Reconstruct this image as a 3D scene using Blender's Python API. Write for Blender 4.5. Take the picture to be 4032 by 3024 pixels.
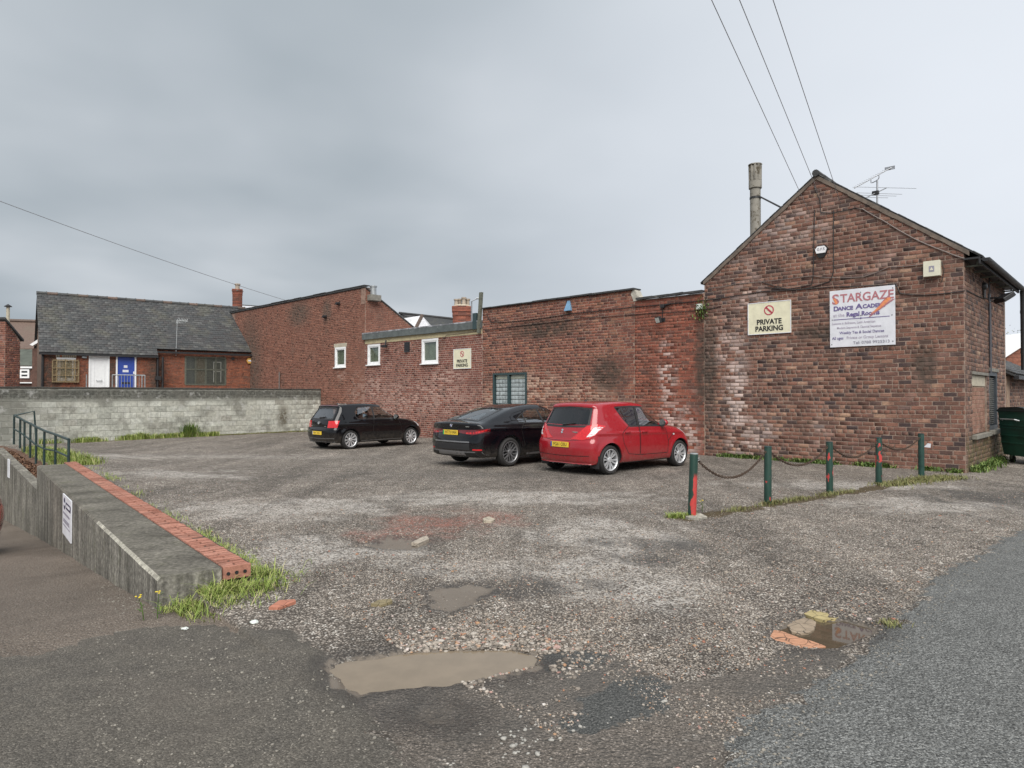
import bpy, bmesh, math, random
import numpy as np
from mathutils import Vector, Matrix

for o in list(bpy.data.objects):
    bpy.data.objects.remove(o, do_unlink=True)
scene = bpy.context.scene
col = scene.collection
R_ = math.radians
random.seed(7)
rng = np.random.default_rng(11)

# ------------------------------------------------------------------ camera
FPX, PW, PH, HOR, EYE = 2620.0, 4032.0, 3024.0, 1553.0, 1.68
PITCH = math.atan((HOR - PH / 2) / FPX)
cam_d = bpy.data.cameras.new('camera')
cam_d.sensor_width = 36.0
cam_d.lens = 36.0 * FPX / PW
cam_d.clip_start = 0.05
cam_d.clip_end = 3000
cam = bpy.data.objects.new('camera', cam_d)
cam.location = (0, 0, EYE)
cam.rotation_euler = (math.pi / 2 + PITCH, 0, 0)
col.objects.link(cam)
scene.camera = cam

# ------------------------------------------------------------------ sky
SUN_EL, SUN_AZ = 50.0, 178.0     # degrees; azimuth clockwise from +Y (behind the viewer)
world = bpy.data.worlds.new('World')
scene.world = world
world.use_nodes = True
wt = world.node_tree
wt.nodes.clear()


def N(nt, typ, props=None, ins=None):
    n = nt.nodes.new(typ)
    for k, v in (props or {}).items():
        setattr(n, k, v)
    for k, v in (ins or {}).items():
        s = n.inputs[k]
        if isinstance(v, bpy.types.NodeSocket):
            nt.links.new(v, s)
        elif isinstance(v, bpy.types.Node):
            nt.links.new(v.outputs[0], s)
        else:
            if isinstance(v, (tuple, list)) and len(v) == 3 and s.type == 'RGBA':
                v = (*v, 1.0)
            s.default_value = v
    return n


def MATH(nt, op, a, b=0.0, c=0.0, clamp=False):
    n = N(nt, 'ShaderNodeMath', {'operation': op, 'use_clamp': clamp}, {0: a, 1: b, 2: c})
    return n.outputs[0]


def RAMP(nt, fac, stops, interp='LINEAR'):
    n = N(nt, 'ShaderNodeValToRGB', None, {0: fac})
    n.color_ramp.interpolation = interp
    el = n.color_ramp.elements
    while len(el) < len(stops):
        el.new(0.5)
    for e, (p, c) in zip(el, stops):
        e.position = p
        e.color = (*c, 1) if isinstance(c, (tuple, list)) else (c, c, c, 1)
    return n.outputs[0]


def MIXC(nt, fac, a, b, blend='MIX'):
    n = N(nt, 'ShaderNodeMix', {'data_type': 'RGBA', 'blend_type': blend}, {0: fac, 6: a, 7: b})
    return n.outputs[2]


def MAPR(nt, v, a, b, c=0.0, d=1.0):
    n = N(nt, 'ShaderNodeMapRange', {'interpolation_type': 'SMOOTHSTEP'}, {0: v, 1: a, 2: b, 3: c, 4: d})
    return n.outputs[0]


def NOISE(nt, vec, scale, detail=4.0, rough=0.55, dist=0.0):
    n = N(nt, 'ShaderNodeTexNoise', None, {'Vector': vec, 'Scale': scale, 'Detail': detail, 'Roughness': rough, 'Distortion': dist})
    return n.outputs[0]


def build_sky():
    nt = wt
    tc = N(nt, 'ShaderNodeTexCoord')
    d = tc.outputs['Generated']
    sky = N(nt, 'ShaderNodeTexSky', {'sky_type': 'NISHITA', 'sun_disc': False, 'sun_elevation': R_(SUN_EL),
                                     'sun_rotation': R_(SUN_AZ), 'air_density': 1.0, 'dust_density': 1.5})
    sp = N(nt, 'ShaderNodeSeparateXYZ', None, {0: d})
    zz = MATH(nt, 'ADD', MATH(nt, 'MAXIMUM', sp.outputs[2], 0.0), 0.22)
    inv = MATH(nt, 'DIVIDE', 1.0, zz)
    pl = N(nt, 'ShaderNodeVectorMath', {'operation': 'SCALE'}, {0: d, 'Scale': inv}).outputs[0]
    pl = N(nt, 'ShaderNodeVectorMath', {'operation': 'ADD'}, {0: pl, 1: (3.1, 1.7, 0.4)}).outputs[0]
    n1 = NOISE(nt, pl, 0.5, 3.0, 0.45, 0.3)
    n2 = NOISE(nt, pl, 1.5, 3.5, 0.45, 0.1)
    f = MATH(nt, 'ADD', MATH(nt, 'MULTIPLY', n1, 0.66), MATH(nt, 'MULTIPLY', n2, 0.34))
    cloud = RAMP(nt, f, [(0.36, (2.2, 2.55, 2.85)), (0.45, (2.62, 2.97, 3.27)), (0.53, (3.2, 3.52, 3.82)), (0.62, (4.0, 4.27, 4.56))])
    # the overcast thins towards the right of the frame: whiter cloud, then a blue gap low down
    side = N(nt, 'ShaderNodeVectorMath', {'operation': 'DOT_PRODUCT'}, {0: d, 1: (0.80, 0.58, 0.13)}).outputs['Value']
    lit = MAPR(nt, side, 0.35, 1.0, 0.0, 0.8)
    cloud = MIXC(nt, lit, cloud, (5.7, 6.0, 6.5))
    gap = MATH(nt, 'MULTIPLY', MAPR(nt, side, 0.955, 0.995), MAPR(nt, MATH(nt, 'ADD', n2, MATH(nt, 'MULTIPLY', n1, 0.4)), 0.56, 0.70))
    blue = MIXC(nt, 1.0, sky.outputs[0], (0.85, 0.92, 1.0), 'MULTIPLY')
    blue = MIXC(nt, 0.6, blue, (5.2, 6.1, 7.0))
    c = MIXC(nt, MATH(nt, 'MULTIPLY', gap, 0.8), cloud, blue)
    bg = N(nt, 'ShaderNodeBackground', None, {0: c, 1: 0.05})
    o = N(nt, 'ShaderNodeOutputWorld', None, {0: bg.outputs[0]})


build_sky()

# ------------------------------------------------------------------ sun (veiled by cloud) and exposure
sun_d = bpy.data.lights.new('sun', 'SUN')
sun_d.energy = 1.5
sun_d.angle = R_(60)
sun_d.color = (1.0, 0.96, 0.9)
sun = bpy.data.objects.new('sun', sun_d)
sdir = Vector((math.sin(R_(SUN_AZ)) * math.cos(R_(SUN_EL)), math.cos(R_(SUN_AZ)) * math.cos(R_(SUN_EL)), math.sin(R_(SUN_EL))))
sun.rotation_euler = sdir.to_track_quat('Z', 'Y').to_euler()
sun.location = (0, 0, 60)
col.objects.link(sun)
vs = scene.view_settings
scene.display_settings.display_device = 'sRGB'
vs.view_transform = 'Standard'
vs.look = 'None'
vs.gamma = 1.0
vs.use_curve_mapping = False
vs.exposure = 1.62
scene.cycles.use_denoising = True
scene.cycles.max_bounces = 8
scene.cycles.transparent_max_bounces = 12

# ------------------------------------------------------------------ projection helpers (photo pixel -> place)
CP, SP = math.cos(PITCH), math.sin(PITCH)


def ray(u, v):
    x, z = (u - PW / 2) / FPX, (PH / 2 - v) / FPX
    return Vector((x, CP - z * SP, z * CP + SP))


def G(u, v, z=0.0):
    r = ray(u, v)
    k = (z - EYE) / r.z
    return Vector((r.x * k, r.y * k, z))


def AT(u, v, y):
    r = ray(u, v)
    k = y / r.y
    return Vector((r.x * k, y, EYE + r.z * k))


class Frame:
    """a vertical plane frame: x to the right along the wall, y away from the viewer, z up"""

    def __init__(self, ox, oy, rot):
        self.o, self.rot = Vector((ox, oy, 0)), rot
        c, s = math.cos(rot), math.sin(rot)
        self.ax, self.ay = Vector((c, s, 0)), Vector((-s, c, 0))
        self.m = Matrix.Translation(self.o) @ Matrix.Rotation(rot, 4, 'Z')

    def hit(self, u, v, y=0.0):
        r = ray(u, v)
        e = Vector((0, 0, EYE))
        k = (self.o + self.ay * y - e).dot(self.ay) / r.dot(self.ay)
        p = e + r * k - self.o
        return p.dot(self.ax), p.z

    def side(self, u, v, x=0.0):
        r = ray(u, v)
        e = Vector((0, 0, EYE))
        k = (self.o + self.ax * x - e).dot(self.ax) / r.dot(self.ax)
        p = e + r * k - self.o
        return p.dot(self.ay), p.z

    def w(self, x, y, z=0.0):
        return self.o + self.ax * x + self.ay * y + Vector((0, 0, z))


WF = Frame(9.70, 14.24, -R_(43.74))        # the long brick frontage
HF = Frame(-14.5, 37.4, R_(37.57))         # the slate roofed house
_b = WF.w(-26.3, 0)
BF = Frame(_b.x, _b.y, R_(50.2))           # the block wall


# ------------------------------------------------------------------ mesh helpers
class MB:
    def __init__(self):
        self.v, self.f, self.mi = [], [], []

    def add(self, vs_, fs, mi=0):
        b = len(self.v)
        self.v += [tuple(p) for p in vs_]
        self.f += [tuple(i + b for i in f) for f in fs]
        self.mi += [mi] * len(fs)
        return self

    def box(self, x0, x1, y0, y1, z0, z1, mi=0):
        return self.add([(x0, y0, z0), (x1, y0, z0), (x1, y1, z0), (x0, y1, z0), (x0, y0, z1), (x1, y0, z1), (x1, y1, z1), (x0, y1, z1)],
                        [(0, 3, 2, 1), (4, 5, 6, 7), (0, 1, 5, 4), (1, 2, 6, 5), (2, 3, 7, 6), (3, 0, 4, 7)], mi)

    def bbox(self, x0, x1, y0, y1, z0, z1, b=0.01, mi=0):
        """box with chamfered edges"""
        bm = bmesh.new()
        bmesh.ops.create_cube(bm, size=1)
        for v in bm.verts:
            v.co = ((x0 + x1) / 2 + v.co.x * (x1 - x0), (y0 + y1) / 2 + v.co.y * (y1 - y0), (z0 + z1) / 2 + v.co.z * (z1 - z0))
        bmesh.ops.bevel(bm, geom=list(bm.edges), offset=b, segments=2, affect='EDGES', profile=0.6)
        self.bm(bm, mi)
        return self

    def bm(self, bm, mi=0):
        bm.verts.index_update()
        self.add([v.co[:] for v in bm.verts], [[v.index for v in f.verts] for f in bm.faces], mi)
        bm.free()
        return self

    def prism(self, poly, y0, y1, axis='y', mi=0):
        """extrude a polygon; axis y: poly is (x,z); axis x: (y,z); axis z: (x,y)"""
        n = len(poly)
        mk = {'y': lambda a, b, t: (a, t, b), 'x': lambda a, b, t: (t, a, b), 'z': lambda a, b, t: (a, b, t)}[axis]
        vs_ = [mk(a, b, y0) for a, b in poly] + [mk(a, b, y1) for a, b in poly]
        fs = [tuple(range(n)), tuple(range(2 * n - 1, n - 1, -1))] + [(i + n, (i + 1) % n + n, (i + 1) % n, i) for i in range(n)]
        return self.add(vs_, fs, mi)

    def tube(self, pts, r, n=8, cap=True, mi=0):
        pts = [Vector(p) for p in pts]
        rs = r if isinstance(r, (list, tuple)) else [r] * len(pts)
        vs_, fs = [], []
        up = Vector((0, 0, 1))
        prev = None
        for i, p in enumerate(pts):
            t = (pts[min(i + 1, len(pts) - 1)] - pts[max(i - 1, 0)]).normalized()
            if prev is None:
                a = t.cross(up)
                if a.length < 1e-3:
                    a = t.cross(Vector((1, 0, 0)))
            else:
                a = prev - t * prev.dot(t)
            a.normalize()
            prev = a
            b = t.cross(a)
            for k in range(n):
                an = 2 * math.pi * k / n
                vs_.append(p + (a * math.cos(an) + b * math.sin(an)) * rs[i])
        for i in range(len(pts) - 1):
            for k in range(n):
                k2 = (k + 1) % n
                fs.append((i * n + k, i * n + k2, (i + 1) * n + k2, (i + 1) * n + k))
        if cap:
            fs.append(tuple(range(n)))
            fs.append(tuple(range(len(pts) * n - 1, (len(pts) - 1) * n - 1, -1)))
        return self.add(vs_, fs, mi)

    def lathe(self, prof, n=24, axis='z', org=(0, 0, 0), mi=0, cap=True):
        """prof: list of (radius, height)"""
        vs_, fs = [], []
        for r, h in prof:
            for k in range(n):
                a = 2 * math.pi * k / n
                c, s = r * math.cos(a), r * math.sin(a)
                p = {'z': (c, s, h), 'y': (c, h, s), 'x': (h, c, s)}[axis]
                vs_.append((p[0] + org[0], p[1] + org[1], p[2] + org[2]))
        for i in range(len(prof) - 1):
            for k in range(n):
                k2 = (k + 1) % n
                fs.append((i * n + k, i * n + k2, (i + 1) * n + k2, (i + 1) * n + k))
        if cap and prof[0][0] > 1e-5:
            fs.append(tuple(range(n - 1, -1, -1)))
        if cap and prof[-1][0] > 1e-5:
            fs.append(tuple(range((len(prof) - 1) * n, len(prof) * n)))
        return self.add(vs_, fs, mi)

    def build(self, name, mat, parent=None, smooth=False, loc=None, label=None):
        me = bpy.data.meshes.new(name)
        me.from_pydata(self.v, [], self.f)
        mats = mat if isinstance(mat, (list, tuple)) else [mat]
        for m in mats:
            me.materials.append(m)
        if len(mats) > 1:
            me.polygons.foreach_set('material_index', self.mi)
        bm = bmesh.new()
        bm.from_mesh(me)
        bmesh.ops.recalc_face_normals(bm, faces=bm.faces)
        bm.to_mesh(me)
        bm.free()
        if smooth:
            me.polygons.foreach_set('use_smooth', [True] * len(me.polygons))
            try:
                me.set_sharp_from_angle(angle=R_(40))
            except Exception:
                pass
        return link(name, me, parent, loc, label)


def link(name, data, parent=None, loc=None, label=None):
    o = bpy.data.objects.new(name, data)
    col.objects.link(o)
    if parent is not None:
        o.parent = parent
    if loc is not None:
        o.location = loc
    if label:
        o['label'] = label
    return o


def np_mesh(name, verts, faces, mat, parent=None, rnd=None, smooth=False, attr='rnd'):
    """fast mesh from arrays; faces is (n,3) or (n,4)"""
    verts = np.asarray(verts, np.float32)
    faces = np.asarray(faces, np.int32)
    k = faces.shape[1]
    me = bpy.data.meshes.new(name)
    me.vertices.add(len(verts))
    me.vertices.foreach_set('co', verts.ravel())
    me.loops.add(faces.size)
    me.loops.foreach_set('vertex_index', faces.ravel())
    me.polygons.add(len(faces))
    me.polygons.foreach_set('loop_start', np.arange(0, faces.size, k, dtype=np.int32))
    me.polygons.foreach_set('loop_total', np.full(len(faces), k, np.int32))
    if smooth:
        me.polygons.foreach_set('use_smooth', np.ones(len(faces), bool))
    me.update(calc_edges=True)
    if mat is not None:
        me.materials.append(mat)
    if rnd is not None:
        a = me.attributes.new(attr, 'FLOAT', 'FACE')
        a.data.foreach_set('value', np.asarray(rnd, np.float32))
    return link(name, me, parent)


def thing(name, label, cat, loc=(0, 0, 0), rotz=0.0, group=None):
    o = bpy.data.objects.new(name, None)
    col.objects.link(o)
    o.location = loc
    o.rotation_euler = (0, 0, rotz)
    o.empty_display_size = 0.2
    return tag(o, label, cat, group)


def tag(o, label, cat, group=None):
    o['label'] = label
    o['category'] = cat
    o['kind'] = 'thing'
    if group:
        o['group'] = group
    return o


def kind(o, k, label=None):
    o['kind'] = k
    if label:
        o['label'] = label
    return o


def text(body, size, mat, parent, loc, rot=(math.pi / 2, 0, 0), align='CENTER', name='lettering', sx=1.0, ext=0.001, shear=0.0, space=1.0, bold=0.0):
    c = bpy.data.curves.new(name, 'FONT')
    c.body = body
    c.size = size
    c.align_x = align
    c.align_y = 'CENTER'
    c.extrude = ext
    c.offset = bold
    c.shear = shear
    c.space_character = space
    c.resolution_u = 3
    c.materials.append(mat)
    tmp = bpy.data.objects.new(name, c)
    col.objects.link(tmp)
    me = bpy.data.meshes.new_from_object(tmp)
    bpy.data.objects.remove(tmp)
    bpy.data.curves.remove(c)
    o = link(name, me, parent, loc)
    o.rotation_euler = rot
    o.scale = (sx, 1, 1)
    return o


def wframe_thing(name, label, cat, F, x, y, z, group=None):
    return thing(name, label, cat, F.w(x, y, z), F.rot, group)
# ------------------------------------------------------------------ materials
def mk(name):
    m = bpy.data.materials.new(name)
    m.use_nodes = True
    nt = m.node_tree
    nt.nodes.clear()
    out = nt.nodes.new('ShaderNodeOutputMaterial')
    b = nt.nodes.new('ShaderNodeBsdfPrincipled')
    nt.links.new(b.outputs[0], out.inputs[0])
    return m, nt, b


def wset(nt, b, **kw):
    for k, v in kw.items():
        k = k.replace('_', ' ')
        s = b.inputs[k]
        if isinstance(v, bpy.types.NodeSocket):
            nt.links.new(v, s)
        else:
            s.default_value = (*v, 1) if isinstance(v, (tuple, list)) and len(v) == 3 and s.type == 'RGBA' else v


def BUMP(nt, h, strength=0.3, dist=0.01):
    return N(nt, 'ShaderNodeBump', None, {'Height': h, 'Strength': strength, 'Distance': dist}).outputs[0]


def wpos(nt):
    return N(nt, 'ShaderNodeNewGeometry').outputs['Position']


def opos(nt):
    return N(nt, 'ShaderNodeTexCoord').outputs['Object']


def plain(name, c, rough=0.6, metal=0.0, coat=0.0, var=0.12, scale=8.0, bump=0.0, bscale=60.0, spec=0.5, c2=None, cov=0.5):
    """a paint/plastic/metal with a little unevenness; c2 adds patches of wear"""
    m, nt, b = mk(name)
    p = wpos(nt)
    n = NOISE(nt, p, scale, 5.0, 0.6)
    lo = tuple(x * (1 - var) for x in c)
    hi = tuple(min(1, x * (1 + var)) for x in c)
    cc = RAMP(nt, n, [(0.3, lo), (0.7, hi)])
    if c2:
        w = NOISE(nt, p, scale * 1.7, 7.0, 0.65)
        cc = MIXC(nt, MAPR(nt, w, cov, cov + 0.08), cc, c2)
    wset(nt, b, Base_Color=cc, Roughness=MAPR(nt, n, 0.2, 0.8, max(0, rough - 0.08), min(1, rough + 0.08)), Metallic=metal, Coat_Weight=coat, Coat_Roughness=0.04, Specular_IOR_Level=spec)
    if bump:
        wset(nt, b, Normal=BUMP(nt, NOISE(nt, p, bscale, 4.0, 0.6), bump, 0.01))
    return m


def piece_rnd(nt):
    a = N(nt, 'ShaderNodeAttribute', {'attribute_type': 'GEOMETRY', 'attribute_name': 'rnd'}).outputs['Fac']
    o = N(nt, 'ShaderNodeObjectInfo').outputs['Random']
    return MATH(nt, 'FRACT', MATH(nt, 'ADD', a, o))


def frame_pos(nt, F):
    return N(nt, 'ShaderNodeMapping', {'vector_type': 'TEXTURE'}, {0: wpos(nt), 'Location': F.o, 'Rotation': (0, 0, F.rot)}).outputs[0]


def blob(nt, p, cx, cz, rx, rz):
    a = N(nt, 'ShaderNodeVectorMath', {'operation': 'SUBTRACT'}, {0: p, 1: (cx, 0, cz)}).outputs[0]
    a = N(nt, 'ShaderNodeVectorMath', {'operation': 'MULTIPLY'}, {0: a, 1: (1 / rx, 0, 1 / rz)}).outputs[0]
    l = N(nt, 'ShaderNodeVectorMath', {'operation': 'LENGTH'}, {0: a}).outputs['Value']
    return MAPR(nt, l, 1.0, 0.25)


def brick_mats(name, ramp, mortar, F, salt=(), salt_c=(0.62, 0.50, 0.46), salt_all=0.25, dirt=(), dirt_c=(0.07, 0.055, 0.045), green=()):
    """returns (brick, mortar) materials; salt = efflorescence blooms, dirt = soot/damp stains, both in wall coordinates"""
    out = []
    for kindm in ('brick', 'mortar'):
        m, nt, b = mk(name + '_' + kindm)
        p = frame_pos(nt, F)
        r = piece_rnd(nt)
        n_f = NOISE(nt, p, 38.0, 5.0, 0.65)
        n_m = NOISE(nt, p, 6.0, 4.0, 0.6)
        n_l = NOISE(nt, p, 0.9, 4.0, 0.6)
        if kindm == 'brick':
            c = RAMP(nt, MATH(nt, 'ADD', MATH(nt, 'MULTIPLY', r, 0.88), MATH(nt, 'MULTIPLY', MAPR(nt, NOISE(nt, p, 2.2, 3.0, 0.6), 0.3, 0.7), 0.12)), ramp)
            c = MIXC(nt, MAPR(nt, n_m, 0.35, 0.75, 0.0, 0.55), c, MIXC(nt, 0.5, c, (0.10, 0.045, 0.035)))
            c = MIXC(nt, 1.0, c, RAMP(nt, n_f, [(0.25, 0.62), (0.75, 1.3)]), 'MULTIPLY')
        else:
            c = MIXC(nt, MAPR(nt, n_m, 0.3, 0.7), mortar, tuple(x * 0.62 for x in mortar))
            c = MIXC(nt, 1.0, c, RAMP(nt, n_f, [(0.25, 0.7), (0.75, 1.25)]), 'MULTIPLY')
        # efflorescence
        s = MATH(nt, 'MULTIPLY', MAPR(nt, n_l, 0.5, 0.8), salt_all)
        for bl in salt:
            k = bl[4] if len(bl) > 4 else 0.9
            s = MATH(nt, 'MAXIMUM', s, MATH(nt, 'MULTIPLY', blob(nt, p, *bl[:4]), k))
        rr = N(nt, 'ShaderNodeTexWhiteNoise', {'noise_dimensions': '1D'}, {'W': MATH(nt, 'MULTIPLY', r, 91.7)}).outputs[0]
        s = MATH(nt, 'MULTIPLY', s, MAPR(nt, MATH(nt, 'ADD', MATH(nt, 'MULTIPLY', n_m, 0.9), MATH(nt, 'MULTIPLY', rr, 0.9)), 0.68, 1.12))
        c = MIXC(nt, s, c, salt_c)
        d = MATH(nt, 'MULTIPLY', MAPR(nt, NOISE(nt, p, 1.6, 5.0, 0.65), 0.48, 0.75), 0.45)
        for bl in dirt:
            d = MATH(nt, 'MAXIMUM', d, MATH(nt, 'MULTIPLY', blob(nt, p, *bl[:4]), MAPR(nt, n_m, 0.25, 0.6, 0.3, 0.9)))
        c = MIXC(nt, d, c, dirt_c)
        for bl in green:
            g = MATH(nt, 'MULTIPLY', blob(nt, p, *bl[:4]), MAPR(nt, n_m, 0.3, 0.65))
            c = MIXC(nt, MATH(nt, 'MULTIPLY', g, 0.75), c, (0.09, 0.09, 0.035))
        wset(nt, b, Base_Color=c, Roughness=0.92, Specular_IOR_Level=0.25)
        h = MATH(nt, 'ADD', MATH(nt, 'MULTIPLY', n_f, 0.5), n_m)
        wset(nt, b, Normal=BUMP(nt, h, 0.5, 0.012))
        out.append(m)
    return out


def glass_mat(name, tint, rough=0.02, ior=1.5, base=0.09):
    m = bpy.data.materials.new(name)
    m.use_nodes = True
    nt = m.node_tree
    nt.nodes.clear()
    o = nt.nodes.new('ShaderNodeOutputMaterial')
    ge = N(nt, 'ShaderNodeNewGeometry')
    dt = N(nt, 'ShaderNodeVectorMath', {'operation': 'DOT_PRODUCT'}, {0: ge.outputs['Incoming'], 1: ge.outputs['Normal']}).outputs['Value']
    sch = MATH(nt, 'POWER', MATH(nt, 'SUBTRACT', 1.0, MATH(nt, 'ABSOLUTE', dt), clamp=True), 5.0)
    tr = N(nt, 'ShaderNodeBsdfTransparent', None, {0: tint})
    gl = N(nt, 'ShaderNodeBsdfGlossy', None, {0: (0.95, 0.97, 1.0), 'Roughness': rough})
    mx = N(nt, 'ShaderNodeMixShader', None, {0: MATH(nt, 'ADD', MATH(nt, 'MULTIPLY', sch, 0.9 - base), base), 1: tr.outputs[0], 2: gl.outputs[0]})
    nt.links.new(mx.outputs[0], o.inputs[0])
    return m


def paint(name, c, flake=0.0, spec=0.5):
    m, nt, b = mk(name)
    n = NOISE(nt, wpos(nt), 3.0, 4.0, 0.6)
    cc = MIXC(nt, MAPR(nt, n, 0.4, 0.8, 0.0, 0.10), c, tuple(min(1, x * 1.3 + 0.004) for x in c))
    q = opos(nt)
    z = N(nt, 'ShaderNodeSeparateXYZ', None, {0: q}).outputs[2]
    dirt = MATH(nt, 'MULTIPLY', MAPR(nt, z, 0.62, 0.2), MAPR(nt, NOISE(nt, q, 9.0, 5.0, 0.65), 0.35, 0.7, 0.08, 0.34))
    cc = MIXC(nt, dirt, cc, (0.17, 0.145, 0.12))
    wset(nt, b, Base_Color=cc, Roughness=MAPR(nt, n, 0.3, 0.8, 0.22, 0.38), Metallic=flake, Coat_Weight=MATH(nt, 'SUBTRACT', 1.0, MATH(nt, 'MULTIPLY', dirt, 1.5), clamp=True), Coat_Roughness=0.03, Specular_IOR_Level=spec)
    return m


M = {}
M['white_pvc'] = plain('white_pvc', (0.80, 0.81, 0.82), 0.35, var=0.05)
M['cream'] = plain('cream_render', (0.50, 0.43, 0.27), 0.8, var=0.15, scale=5)
M['lead'] = plain('grey_felt_flashing', (0.10, 0.115, 0.115), 0.55, var=0.3, scale=3.5, c2=(0.20, 0.22, 0.22), cov=0.62)
M['slate_edge'] = plain('dark_slate', (0.045, 0.046, 0.048), 0.85, var=0.4, scale=5, c2=(0.14, 0.135, 0.12), cov=0.6)
M['black_iron'] = plain('black_gutter_paint', (0.018, 0.018, 0.02), 0.5, var=0.2)
M['cable'] = plain('black_cable', (0.02, 0.018, 0.018), 0.6)
M['grey_cable'] = plain('grey_cable', (0.16, 0.13, 0.12), 0.6)
M['galv'] = plain('galvanised_steel', (0.36, 0.38, 0.39), 0.45, metal=0.6, var=0.2)
M['alu'] = plain('aluminium_aerial', (0.30, 0.31, 0.33), 0.4, metal=0.5, var=0.2)
M['green_paint'] = plain('dark_green_paint', (0.012, 0.045, 0.036), 0.4, var=0.3)
M['rail_green'] = plain('rail_green_paint', (0.016, 0.036, 0.036), 0.45, var=0.35, c2=(0.10, 0.12, 0.11), cov=0.66)
M['bin_green'] = plain('bin_green_paint', (0.013, 0.070, 0.050), 0.42, var=0.35, scale=3)
M['dark_plastic'] = plain('dark_plastic', (0.022, 0.022, 0.024), 0.55)
M['rubber'] = plain('tyre_rubber', (0.022, 0.021, 0.021), 0.8, var=0.3, scale=20)
M['rim_silver'] = plain('alloy_silver', (0.62, 0.63, 0.65), 0.3, metal=0.55, var=0.06)
M['rim_dark'] = plain('alloy_dark', (0.26, 0.26, 0.27), 0.32, metal=0.6, var=0.1)
M['rim_inner'] = plain('wheel_inner_metal', (0.03, 0.03, 0.032), 0.6, metal=0.3)  # plain dark metal of the brake disc and wheel back
M['chrome'] = plain('chrome', (0.75, 0.76, 0.78), 0.12, metal=1.0, var=0.03)
M['seat'] = plain('seat_cloth', (0.09, 0.09, 0.095), 0.9)
M['interior'] = plain('cabin_plastic', (0.02, 0.02, 0.022), 0.8)
M['plate'] = plain('yellow_plate', (0.72, 0.50, 0.05), 0.4, var=0.05)
M['ink'] = plain('black_ink', (0.012, 0.012, 0.012), 0.5)
M['ink_grey'] = plain('faded_plate_ink', (0.22, 0.15, 0.04), 0.5)
M['blue_ink'] = plain('blue_band', (0.03, 0.06, 0.30), 0.4)
M['lamp_red'] = plain('red_lens', (0.55, 0.015, 0.02), 0.12, coat=1.0, var=0.25, scale=30)
M['lamp_dark'] = plain('dark_red_lens', (0.11, 0.006, 0.01), 0.12, coat=1.0, var=0.3, scale=30)
M['lamp_clear'] = plain('clear_lens', (0.70, 0.70, 0.72), 0.15, coat=1.0, var=0.25, scale=40)
M['glass'] = glass_mat('car_glass', (0.80, 0.86, 0.84), base=0.24)
M['glass_tint'] = glass_mat('tinted_car_glass', (0.12, 0.12, 0.13))
M['paint_black'] = paint('black_paint', (0.0035, 0.0035, 0.005), 0.0, 0.08)
M['paint_blue_black'] = paint('deep_black_paint', (0.004, 0.004, 0.006), 0.0, 0.08)
M['paint_red'] = paint('red_paint', (0.30, 0.006, 0.014))
M['paint_orange'] = paint('orange_red_paint', (0.42, 0.035, 0.015))
M['sign_cream'] = plain('cream_sign_face', (0.70, 0.67, 0.50), 0.5, var=0.1, scale=7)
M['sign_white'] = plain('white_sign_face', (0.68, 0.69, 0.74), 0.5, var=0.09, scale=5)
M['sign_red'] = plain('sign_red', (0.42, 0.055, 0.085), 0.5)
M['ink_maroon'] = plain('faded_maroon_ink', (0.42, 0.17, 0.19), 0.55, var=0.15, scale=20)
M['ink_purple'] = plain('faded_purple_ink', (0.14, 0.11, 0.27), 0.55, var=0.2, scale=20)
M['ink_lilac'] = plain('washed_out_ink', (0.42, 0.38, 0.47), 0.55, var=0.15, scale=20)
M['ink_orange'] = plain('orange_ink', (0.72, 0.26, 0.12), 0.55, var=0.2, scale=20)
M['ink_greytext'] = plain('grey_text_ink', (0.27, 0.26, 0.32), 0.55, var=0.2, scale=20)
M['box_cream'] = plain('cream_box', (0.66, 0.64, 0.52), 0.45, var=0.06)
M['alarm_white'] = plain('white_alarm', (0.78, 0.78, 0.80), 0.4, var=0.05)
M['navy'] = plain('navy_print', (0.012, 0.016, 0.07), 0.4)
M['alarm_yellow'] = plain('yellow_alarm', (0.62, 0.36, 0.08), 0.5)
M['blue_plastic'] = plain('blue_lamp_cover', (0.16, 0.30, 0.45), 0.5)
M['lens_pale'] = plain('pale_lens', (0.62, 0.66, 0.62), 0.25)
M['door_blue'] = plain('blue_door_paint', (0.028, 0.065, 0.33), 0.4, var=0.12)
M['mesh_tan'] = plain('tan_window_guard', (0.20, 0.145, 0.075), 0.6, var=0.35, scale=14, c2=(0.38, 0.31, 0.18), cov=0.55)
M['wood_grey'] = plain('weathered_timber', (0.12, 0.125, 0.10), 0.85, var=0.35, scale=12)
M['stone_pale'] = plain('pale_stone', (0.42, 0.38, 0.30), 0.85, var=0.2)
M['stone_dark'] = plain('weathered_sill_stone', (0.19, 0.18, 0.155), 0.85, var=0.3, bump=0.3)
M['flue'] = plain('stained_flue_cement', (0.25, 0.235, 0.205), 0.85, var=0.25, scale=4, c2=(0.10, 0.085, 0.06), cov=0.53)
M['pot_clay'] = plain('pale_clay_pot', (0.36, 0.30, 0.24), 0.8, var=0.25, scale=6)
M['window_dark'] = plain('dark_window_pane', (0.035, 0.04, 0.04), 0.08, spec=0.7)
M['window_frost'] = plain('frosted_pane', (0.40, 0.42, 0.35), 0.25, var=0.15, scale=3)
M['louvre'] = plain('grey_louvre_slat', (0.34, 0.34, 0.32), 0.5)
M['win_green'] = plain('dark_green_frame', (0.030, 0.055, 0.060), 0.5)
M['glass_block'] = plain('glass_block', (0.33, 0.37, 0.38), 0.12, var=0.35, scale=9, coat=0.4)
M['terracotta'] = plain('terracotta_bead', (0.40, 0.14, 0.07), 0.8)


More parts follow.
